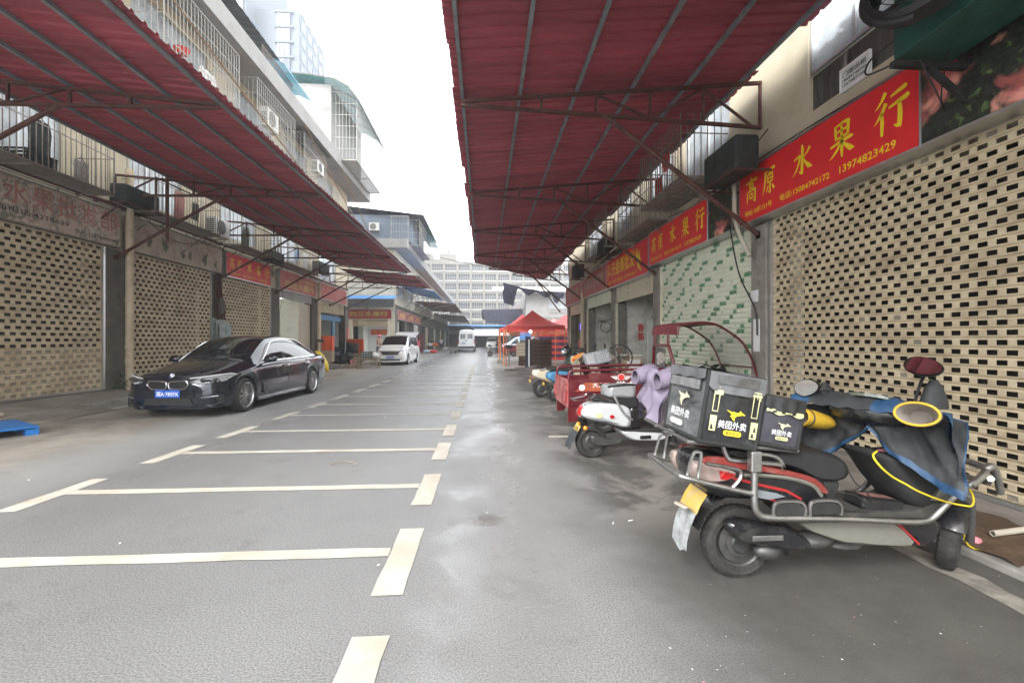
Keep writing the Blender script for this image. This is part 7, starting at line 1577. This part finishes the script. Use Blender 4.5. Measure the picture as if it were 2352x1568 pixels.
m = MB(); m.box(-8.32, -7.7, 29.3, 29.9, .0, .52); tag(m.build('display_stand', 'wood', bevel=.02), 'wooden stand below the tall stack of red cartons', 'stand')
pile(lambda lb, l: crate('fruit_crate', lb, l, .46, .40, .215, 'dgreen', group='dark green crates on the left pavement'), 4, -8.42, 28.0, .42, .217, '%s dark green crate in the left column')
pile(lambda lb, l: crate('fruit_crate', lb, l, .46, .40, .215, 'dgreen', rz=.06, group='dark green crates on the left pavement'), 4, -7.86, 28.05, .36, .217, '%s dark green crate in the right column')
m = MB(); m.box(-8.7, -7.6, 27.7, 28.3, 0, .35); tag(m.build('display_stand', 'wood', bevel=.02), 'low wooden stand below the dark green crates', 'stand')
for k, (mt_, lb) in enumerate((('mblack', 'black crate at the bottom beside the black bags'), ('mblack', 'black crate below the lilac crate'), ('lilac', 'lilac crate between black crates'), ('mblack', 'black crate on top of the lilac crate'))):
    crate('fruit_crate', lb, (-8.55+.02*k, 26.4, .02+k*.25), .52, .40, .245, mt_, rz=.04*k, group='crates beside the black bags', slats=3)
m = MB(); m.tube([V(-7.98, 26.6, .1), V(-7.95, 26.7, 1.35)], .018, 6); tag(m.build('pole', 'paper'), 'pale pole standing among the dark green crates', 'pole')
for (x, y, z, r, mt_, lb) in ((-7.9, 25.9, .30, (.34, .30, .30), 'mblack', 'black bag slumped before the dark green crates'), (-7.62, 26.1, .50, (.28, .25, .22), 'bag', 'shiny black bag on top of the heap'), (-8.15, 25.6, .22, (.2, .2, .22), 'mblack', 'small black bag beside the lilac crate'), (-7.35, 25.7, .20, (.2, .2, .2), 'bag', 'black bag beside the pink bucket')):
    m = MB(); m.ell((x, y, z), r, 14); m.v = [V(p.x+.03*sin(p.z*23+p.y*9), p.y, max(.01, p.z+.035*sin(p.x*21+p.y*13))) for p in m.v]; tag(m.build('rubbish_bag', mt_, smooth=80), lb, 'bag', 'black bags heaped on the left')
m = MB(); m.lathe([(.10, 0), (.16, .30), (.17, .30), (.165, .27), (.11, .02), (.001, .02)], lambda a, b, h: V(-7.15+a+h*.15, 25.2+b, h+.01), 18); tag(m.build('bucket', 'pinkp', smooth=50), 'pink plastic bucket beside the wooden table', 'bucket')
pallet('weathered wooden pallet lying left of the low table', Matrix.Translation((-8.0, 23.6, 0)), 1.5, 1.0, .14, 'wood', group='wooden pallets on the left')
m = MB(); m.hexa([V(-8.0, 22.4, .01), V(-7.1, 22.3, .01), V(-7.0, 23.5, .12), V(-8.0, 23.5, .14), V(-8.0, 22.4, .03), V(-7.1, 22.3, .03), V(-7.0, 23.5, .14), V(-8.0, 23.5, .16)]); tag(m.build('ramp_board', 'roofg'), 'grey board sloping up to the wooden pallet', 'board')
t = thing('slatted_frame', 'wooden slatted frame leaning against the low table', 'frame', (-6.45, 23.2, 0)); LM = Matrix.Translation((-6.62, 23.1, 0)) @ Matrix.Rotation(radians(12), 4, 'Y'); m = MB()
for x in (0, .27): m.box(x, x+.05, 0, .05, 0, .78, LM)
for k in range(6): m.box(.051, .269, .01, .04, .06+k*.13, .12+k*.13, LM)
m.build('slats', 'wood', t)
t = thing('wooden_table', 'low rough wooden table carrying a dark crate', 'table', (-5.8, 23.3, 0)); m = MB()
for k in range(5): m.box(-6.3, -5.25, 22.95+k*.15, 23.09+k*.15, .50, .535)
m.build('tabletop', 'wood', t)
for x in (-6.27, -5.33):
    for y in (22.98, 23.58): m = MB(); m.box(x, x+.06, y, y+.06, 0, .499); m.build('leg', 'wood', t)
m = MB(); m.box(-6.2, -5.34, 22.985, 23.02, .40, .498).tube([V(-6.2, 22.97, .12), V(-5.36, 22.97, .40)], .03, 4).tube([V(-6.24, 23.0, .1), V(-6.24, 23.6, .1)], .03, 4); m.build('brace', 'wood', t)
crate('fruit_crate', 'dark green crate standing on the low wooden table', (-5.88, 23.3, .537), .50, .40, .30, 'dgreen', fill='paper', slats=3)
m = MB(); m.ell((-5.48, 23.3, .66), (.17, .2, .14), 12); m.v = [V(p.x+.02*sin(p.z*31), p.y, max(.537, p.z+.02*sin(p.x*27))) for p in m.v]; tag(m.build('white_bag', 'paper', smooth=80), 'white plastic bag on the low wooden table', 'bag')
YM = Matrix.Translation((-6.72, 19.2, .52)) @ Matrix.Rotation(radians(62), 4, 'Y') @ Matrix.Rotation(radians(-20), 4, 'X'); m = MB(); m.lathe([(.001, .20), (.22, .19), (.40, .10), (.46, 0), (.50, 0), (.50, .02), (.44, .13), (.24, .22), (.001, .23)], lambda a, b, h: YM @ V(a, b, h), 26); tag(m.build('basin', 'yellow', smooth=60), 'big yellow plastic basin leaning behind the dark sedan', 'basin')
m = MB(); m.box(-8.83, -8.82, 30.0, 30.25, 1.5, 2.2); tag(m.build('couplet', 'redplastic'), 'red paper strip on the far left pillar', 'notice')
t = thing('glass_panes', 'pale green glass panes leaning at the pillar behind the sedan', 'glass panes', (-8.6, 15.5, .2)); m = MB()
for k in range(3): m.box(-8.82+.06*k, -8.812+.06*k, 15.35+.1*k, 16.0+.12*k, .27, 2.15-.1*k)
m.build('pane', mat('greenish_pane', (.36, .44, .42), .08, var=.25, ns=4, coat=.6), t)
t = thing('pipe_bundle', 'brown pipes and rags bunched on the pillar behind the sedan', 'pipes', (-8.75, 15.6, 2.0))
m = MB()
for k in range(5): m.tube(smoothline([V(-8.80, 15.55+.06*k, 4.5), V(-8.78, 15.5+.07*k, 3.2), V(-8.76+.03*k, 15.55+.05*k, 2.5), V(-8.72, 15.5+.09*k, 2.1)], 4), .022, 6)
m.build('pipe', 'rust', t); m = MB(); m.ell((-8.72, 15.7, 2.55), (.10, .18, .30), 10); m.v = [p+V(.02*sin(p.z*29), .03*sin(p.z*17+p.x*9), 0) for p in m.v]; m.build('rag', 'dconc', t, smooth=80)
# inside the open left shop
for (a, b, z0, z1, mt_, nm, lb) in ((21.0, 21.5, 1.55, 2.15, 'olive', 'meter_box', 'olive metal meter box on the wall of the lit shop'), (21.55, 21.95, 1.9, 2.05, 'redplastic', 'shelf', 'small red shelf beside the meter box')):
    m = MB(); m.box(-13.0 if False else -11.2, -11.0, a, b, z0, z1); tag(m.build(nm, mt_, bevel=.01), lb, nm.replace('_', ' '))
m = MB(); m.box(-11.3, -11.22, 20.1, 24.3, .262, 3.58); m.build('partition', 'innerw', LB)
for (x, y, z, w, h, mt_, lb) in ((-10.8, 21.4, .262, .6, .9, 'wood2', 'brown cardboard box on the floor of the lit shop'), (-10.7, 21.9, .262, .5, 1.3, 'wood', 'stacked timber against the wall of the lit shop')):
    carton(lb, (x, y, z), w, w, h, mt_)
# laundry and clutter behind the cages
def hang(label, F, u, v, n, w, h, mt_, nm='garment', cat='laundry'):
    t = thing(nm, label, cat, F(u, v, n), 0, 'laundry behind the cages'); m = MB(); N = 8
    m.grid([[F(u+(p/N-.5)*w*(1-.25*(q == 0)), v-h*q, n+.03*sin(p*1.9+q*3)) for q in (0, .2, .5, .8, 1)] for p in range(N+1)]); m.build('cloth', mt_, t, smooth=80)
    m = MB(); m.tube([F(u-w*.3, v-.02, n), F(u, v+.08, n), F(u+w*.3, v-.02, n)], .008, 4); m.build('hanger', 'black', t)
hang('black coat hanging in the cage above the washed out sign', FL, 9.2, 5.6, .45, .5, .9, 'mblack'); hang('grey stuffed bag hanging at the right end of the same cage', FL, 10.15, 5.2, .4, .4, .6, 'irong')
hang('rust brown cloth in the cage behind the dark wrapped box', FL, 13.1, 5.5, .5, .5, .8, 'fade'); hang('dark shirt in the cage behind the dark wrapped box', FL, 13.8, 5.4, .5, .4, .5, 'mblack'); hang('pale blue washing in the cage over the lit shop', FL, 21.0, 5.5, .5, .7, .5, 'bluejk'); hang('white sheet in the cage over the lit shop', FL, 22.0, 5.5, .5, .6, .7, 'paper'); hang('green cloth in the cage above the red sign', FL, 16.6, 5.4, .5, .6, .7, 'sgreen')
hang('white washing inside the near upper cage', FL, 14.4, 9.6, .5, .9, .8, 'paper'); hang('red cloth on the right hand cage', FR, 9.3, 5.3, .5, .4, .35, 'redplastic'); hang('dark red garment behind the right hand cage bars', FR, 9.7, 4.95, .5, .5, .4, 'tail')
crate('fruit_crate', 'black crate on the floor of the cage above the washed out sign', (-8.45, 9.0, 4.64), .45, .6, .25, 'mblack', slats=3)
m = MB(); m.lathe([(.12, 0), (.2, .16), (.21, .16), (.14, .01), (.001, .01)], lambda a, b, h: V(-8.4+a, 13.2+b, 9.35+h), 16); tag(m.build('basin', 'redplastic', smooth=50), 'red basin in the near upper cage', 'basin')
# right hand shops
m = MB(); m.text('香', V(5.02, 14.655, 1.70), V(1, 0, 0), V(0, 0, 1), .26, .24, .015).text('蕉', V(5.02, 14.655, 1.40), V(1, 0, 0), V(0, 0, 1), .26, .24, .015); tag(m.build('red_lettering', 'red'), 'red cut out characters on the wall of the half open shop', 'lettering')
m = MB(); m.box(5.35, 5.75, 14.60, 14.66, .1, 2.1); tag(m.build('door_leaf', 'innerw', bevel=.01), 'pale door leaf leaning in the half open shop', 'door leaf')
m = MB(); m.tube([V(4.5, 14.5, 2.95), V(5.9, 14.1, 3.0)], .07, 8); tag(m.build('rolled_banner', 'tarp'), 'dark blue roll hung under the half open shutter', 'roll')
t = thing('cabinet', 'pale wooden cabinet behind the standing fan', 'cabinet', (4.0, 12.2, 0)); m = MB(); m.box(3.75, 4.2, 11.9, 12.5, .05, 1.0); m.build('body', 'wood2', t, bevel=.01); m = MB(); m.box(3.72, 4.23, 11.87, 12.53, 1.001, 1.03).box(3.8, 4.15, 11.89, 11.899, .15, .9); m.build('door', 'paper', t)
pile(lambda lb, l: carton(lb, l, .5, .4, .15, 'redcarton', group='red and yellow cartons in the far right shop', band='yellow'), 9, 4.62, 20.6, .063, .152, '%s red and yellow carton in the far right shop')
t = thing('television', 'small screen glowing blue in the far right shop', 'television', (4.6, 20.9, 1.9)); m = MB(); m.box(4.40, 4.80, 20.9, 21.0, 1.80, 2.25); m.build('case', 'black', t, bevel=.01); m = MB(); m.quad(V(4.44, 20.895, 1.86), V(4.76, 20.895, 1.86), V(4.76, 20.895, 2.2), V(4.44, 20.895, 2.2)); m.build('screen', 'tv', t); m = MB(); m.box(4.55, 4.65, 20.93, 20.99, 1.43, 1.80); m.build('stand', 'black', t)
m = MB(); m.tube([V(4.25, 15.6, 2.0), V(3.9, 15.2, 2.05), V(4.25, 14.9, 2.1)], .015, 5).tube([V(4.1+.18*cos(a), 15.15, 1.86+.18*sin(a)) for a in [k*pi/10 for k in range(20)]], .012, 5, closed=True); tag(m.build('hanging_hoop', 'cable'), 'dark wire hoop hanging at the pillar of the half open shop', 'hoop')
# ---- right foreground bits
m = MB(); m.grid([[V(lerp(3.22, 3.95, i/10)+.02*sin(j*2), lerp(2.55, 3.55, j/10)+.02*sin(i*2.3), .062+.012*abs(sin(i*1.3+j))) for j in range(11)] for i in range(11)]); tag(m.build('doormat', 'dirt', smooth=80), 'coarse brown mat lying on the right pavement', 'mat')
m = MB(); m.lathe([(.015, 0), (.021, 0), (.021, .9), (.015, .9)], lambda a, b, h: V(3.50+h*.95, 2.93+a+h*.15, .095+b), 14); tag(m.build('tube', 'hose', smooth=50), 'pale plastic tube lying on the brown mat', 'tube')
for x, y, mt_, lb in ((3.22, 2.93, 'paper', 'crumpled clear wrapper beside the scooter front wheel'), (3.30, 2.88, 'pinkp', 'crumpled pink wrapper on the right pavement')):
    m = MB(); m.ell((x, y, .08), (.05, .04, .025), 8); m.v = [p+V(random.uniform(-.014, .014), random.uniform(-.014, .014), random.uniform(-.008, .012)) for p in m.v]; tag(m.build('wrapper', mt_), lb, 'wrapper')
m = MB(); m.grid([[V(2.95+.09*i/3, 2.26+.03*j, .015+.02*sin(i+j)) for j in range(3)] for i in range(4)]); tag(m.build('white_scrap', 'letw', smooth=80), 'white plastic scrap by the right kerb', 'scrap')
m = MB(); rl = random.Random(11)
for k in range(230):
    if k < 130: x, y = rl.uniform(.7, 3.1), rl.uniform(1.3, 2.7)*(1 if k % 3 else 1.6)
    else: x, y = rl.uniform(-6.5, 4), rl.uniform(1.3, 20)
    s_ = rl.choice((.002, .003, .004, .006)) if k < 215 else .016; a = rl.random()*6.3; z = .007
    m.use(0 if k % 4 else (1 if k % 8 else 2)); m.quad(V(x+s_*cos(a), y+s_*sin(a), z), V(x-s_*sin(a)*.5, y+s_*cos(a)*.5, z+s_*.3), V(x-s_*cos(a), y-s_*sin(a), z), V(x+s_*sin(a)*.5, y-s_*cos(a)*.5, z+s_*.1))
o = m.build('litter', ['paper', 'wood', 'pinkp']); o['kind'] = 'stuff'
for x, y, a in ((1.15, 3.52, .3), (1.0, 3.48, 1.2)):
    m = MB(); m.tube([V(x-.02*cos(a), y-.02*sin(a), .009), V(x+.02*cos(a), y+.02*sin(a), .009)], .004, 6); tag(m.build('cigarette_end', 'paper'), 'cigarette end on the asphalt by the parked scooters', 'cigarette end', 'cigarette ends')
m = MB(); pts = smoothline([V(-1.75, 5.3, .01), V(-1.62, 5.36, .03), V(-1.5, 5.33, .02), V(-1.44, 5.28, .01)], 5); m.tube(pts, .006, 5); tag(m.build('twig', 'wood'), 'thin curled twig lying between the painted bays', 'twig')
# ---- people: one skinned body each, clothes as parts
def person(label, loc, rz, J, top, trousers, hat=None, hair='mblack', group=None):
    """J: joints in the person's own frame (x ahead, z up)"""
    t = thing('person', label, 'person', loc, rz, group)
    names = list(J); me = bpy.data.meshes.new('body'); E_ = [('pelvis', 'chest'), ('chest', 'neck'), ('neck', 'head'), ('chest', 'sh_l'), ('sh_l', 'el_l'), ('el_l', 'ha_l'), ('chest', 'sh_r'), ('sh_r', 'el_r'), ('el_r', 'ha_r'), ('pelvis', 'hip_l'), ('hip_l', 'kn_l'), ('kn_l', 'an_l'), ('an_l', 'to_l'), ('pelvis', 'hip_r'), ('hip_r', 'kn_r'), ('kn_r', 'an_r'), ('an_r', 'to_r'), ('head', 'crown')]
    me.from_pydata([J[k] for k in names], [(names.index(a), names.index(b)) for a, b in E_], [])
    o = bpy.data.objects.new('body', me); COL.objects.link(o); o.parent = t
    md = o.modifiers.new('skin', 'SKIN'); R = dict(pelvis=.145, chest=.16, neck=.06, head=.092, crown=.08, sh_l=.075, sh_r=.075, el_l=.045, el_r=.045, ha_l=.035, ha_r=.035, hip_l=.095, hip_r=.095, kn_l=.06, kn_r=.06, an_l=.042, an_r=.042, to_l=.04, to_r=.04)
    for i, k in enumerate(names):
        sv = me.skin_vertices[0].data[i] if me.skin_vertices else None
        if sv: sv.radius = (R[k], R[k]*(.8 if k in ('chest', 'pelvis') else 1)); sv.use_root = (k == 'pelvis')
    sb = o.modifiers.new('sub', 'SUBSURF'); sb.levels = sb.render_levels = 1
    me.materials.append(K['skin'])
    P = {k: Vector(v) for k, v in J.items()}
    m = MB(); m.tube([P['pelvis']-V(0, 0, .06), P['pelvis']+V(0, 0, .05), lerp(P['pelvis'], P['chest'], .6), P['chest']+V(0, 0, .03), lerp(P['chest'], P['neck'], .75)], [.17, .175, .175, .19, .085], 14, ry=.75)
    for s_ in 'lr': m.tube([lerp(P['chest'], P['sh_'+s_], .6), P['sh_'+s_], P['el_'+s_], lerp(P['el_'+s_], P['ha_'+s_], .75)], [.09, .088, .065, .052], 10)
    m.build('jacket', top, t, smooth=70, local=True)
    m = MB()
    for s_ in 'lr': m.tube([P['pelvis']+V(0, 0, .03), P['hip_'+s_], P['kn_'+s_], P['an_'+s_]+V(0, 0, .03)], [.13, .115, .082, .066], 12); m.ell(lerp(P['an_'+s_], P['to_'+s_], .6)-V(0, 0, .01), (.12, .05, .045), 10)
    m.build('trousers', trousers, t, smooth=70, local=True)
    m = MB(); h = P['head'] + V(0, 0, .04)
    for s_ in (-1, 1): m.ell(h+V(.085, s_*.035, .01), (.012, .016, .01), 6)
    m.ell(h+V(.10, 0, -.03), (.02, .016, .025), 6).ell(h+V(.088, 0, -.075), (.012, .028, .008), 6); m.build('face', 'skin', t, local=True)
    m = MB(); m.ell(h+V(-.015, 0, .045), (.135, .12, .125) if hat else (.11, .098, .10), 14); m.build('helmet' if hat else 'hair', hat or hair, t, smooth=80, local=True)
    return t
ST_ = dict(pelvis=(0, 0, .92), chest=(.03, 0, 1.28), neck=(.04, 0, 1.47), head=(.06, 0, 1.58), crown=(.06, 0, 1.68), sh_l=(.02, .18, 1.40), el_l=(.06, .25, 1.14), ha_l=(.26, .20, 1.05), sh_r=(.02, -.18, 1.40), el_r=(.10, -.24, 1.15), ha_r=(.32, -.16, 1.12), hip_l=(0, .09, .88), kn_l=(.04, .10, .48), an_l=(0, .10, .08), to_l=(.14, .11, .04), hip_r=(0, -.09, .88), kn_r=(.02, -.10, .48), an_r=(-.03, -.10, .08), to_r=(.11, -.11, .04))
SIT = dict(pelvis=(0, 0, .78), chest=(.06, 0, 1.12), neck=(.09, 0, 1.31), head=(.12, 0, 1.43), crown=(.12, 0, 1.53), sh_l=(.06, .18, 1.25), el_l=(.20, .26, 1.02), ha_l=(.45, .22, 1.0), sh_r=(.06, -.18, 1.25), el_r=(.20, -.26, 1.02), ha_r=(.45, -.22, 1.0), hip_l=(.02, .10, .75), kn_l=(.40, .14, .68), an_l=(.36, .14, .30), to_l=(.48, .14, .26), hip_r=(.02, -.10, .75), kn_r=(.40, -.14, .68), an_r=(.36, -.14, .30), to_r=(.48, -.14, .26))
person('person in a tan vest and pink helmet standing by the white minivan', (-7.05, 31.0, 0), radians(-20), ST_, 'vestc', 'denim', 'helmp')
person('person in pale blue behind the bonnet of the white minivan', (-6.45, 32.0, 0), radians(150), ST_, 'bluejk', 'denim')
person('rider in black seated on the red tricycle at the tents', (1.35, 38.5, 0), radians(180), SIT, 'mblack', 'denim')
person('person in dark clothes far down the left pavement', (-6.6, 58, 0), radians(-90), ST_, 'bag2', 'denim')
person('person in a pale jacket under the far left awning', (-6.2, 66, 0), radians(-60), ST_, 'paper', 'denim')
# ---- far down the street
dup(tk, (3.05, 39.2, 0), pi, 'bright red cargo tricycle standing before the silver blue car'); 
t = thing('trolley', 'small wire trolley standing behind the tall white van', 'trolley', (-3.2, 48, 0)); m = MB(); m.box(-3.65, -2.85, 47.7, 48.3, .40, .44)
for x in (-3.65, -2.87):
    for z in (.55, .7, .85): m.tube([V(x, 47.7, z), V(x, 48.3, z)], .012, 4)
for z in (.6, .85):
    for y in (47.7, 48.3): m.tube([V(-3.65, y, z), V(-2.85, y, z)], .012, 4)
for x in (-3.65, -2.85):
    for y in (47.7, 48.3): m.tube([V(x, y, .4), V(x, y, .85)], .014, 4)
m.tube([V(-2.85, 47.7, .85), V(-2.6, 47.7, 1.0), V(-2.6, 48.3, 1.0), V(-2.85, 48.3, .85)], .014, 4); m.build('basket', 'irong', t)
for x in (-3.5, -3.0):
    for y in (47.75, 48.25): m = MB(); m.lathe([(.09, -.02), (.09, .02), (.001, .02)], lambda a, b, h: V(x+a, y+h, .09+b), 12); m.tube([V(x, y, .09), V(x, y, .40)], .015, 4); m.build('wheel', 'rubber', t)
t = thing('goods_table', 'market table heaped with goods under the dark far awning', 'table', (-6.2, 55, 0)); m = MB(); m.box(-6.9, -5.5, 54.5, 55.6, .62, .68); m.build('tabletop', 'wood', t)
for x in (-6.85, -5.6):
    for y in (54.55, 55.5): m = MB(); m.box(x, x+.07, y, y+.07, 0, .619); m.build('leg', 'wood', t)
for k, (x, y, z, mt_, lb) in enumerate(((-6.5, 55, .681, 'paper', 'white sack on the far market table'), (-5.9, 55.1, .681, 'orangec', 'orange sack on the far market table'), (-6.4, 49.4, 0, 'bluejk', 'blue plastic bundle on the ground behind the minivan'), (-5.9, 49.9, 0, 'paper', 'white plastic bundle on the ground behind the minivan'), (-5.4, 49.2, 0, 'redplastic', 'red bundle on the ground behind the minivan'), (-6.0, 62, 0, 'wood', 'brown sack under the last dark awning'), (-5.6, 66, 0, 'paper', 'pale sack under the last dark awning'))):
    m = MB(); m.ell((x, y, z+.16), (.42, .35, .2), 10); m.v = [V(p.x+.05*sin(p.z*19+p.y*5), p.y, max(z+.003, p.z+.04*sin(p.x*13))) for p in m.v]; tag(m.build('sack', mt_, smooth=80), lb, 'sack')
pile(lambda lb, l: crate('fruit_crate', lb, l, .7, .5, .26, mat('dark_red_plastic', (.16, .035, .04), .6), group='dark red crates beyond the minivan'), 7, -6.5, 46.5, .15, .262, '%s dark red crate in the stack beyond the minivan')
# ================================================================= damp air between here and the far blocks
m = MB(); m.box(-130, 130, -30, 260, -1, 100); hz = m.build('haze', 'paper'); hz['kind'] = 'stuff'
hm = bpy.data.materials.new('haze_air'); hm.use_nodes = True; n = hm.node_tree.nodes; n.remove(n["Principled BSDF"])
pv = n.new("ShaderNodeVolumePrincipled"); pv.inputs['Color'].default_value = (.97, .98, 1, 1); pv.inputs['Density'].default_value = .0022; pv.inputs['Anisotropy'].default_value = .2
hm.node_tree.links.new(pv.outputs[0], n["Material Output"].inputs['Volume']); hz.data.materials.clear(); hz.data.materials.append(hm)
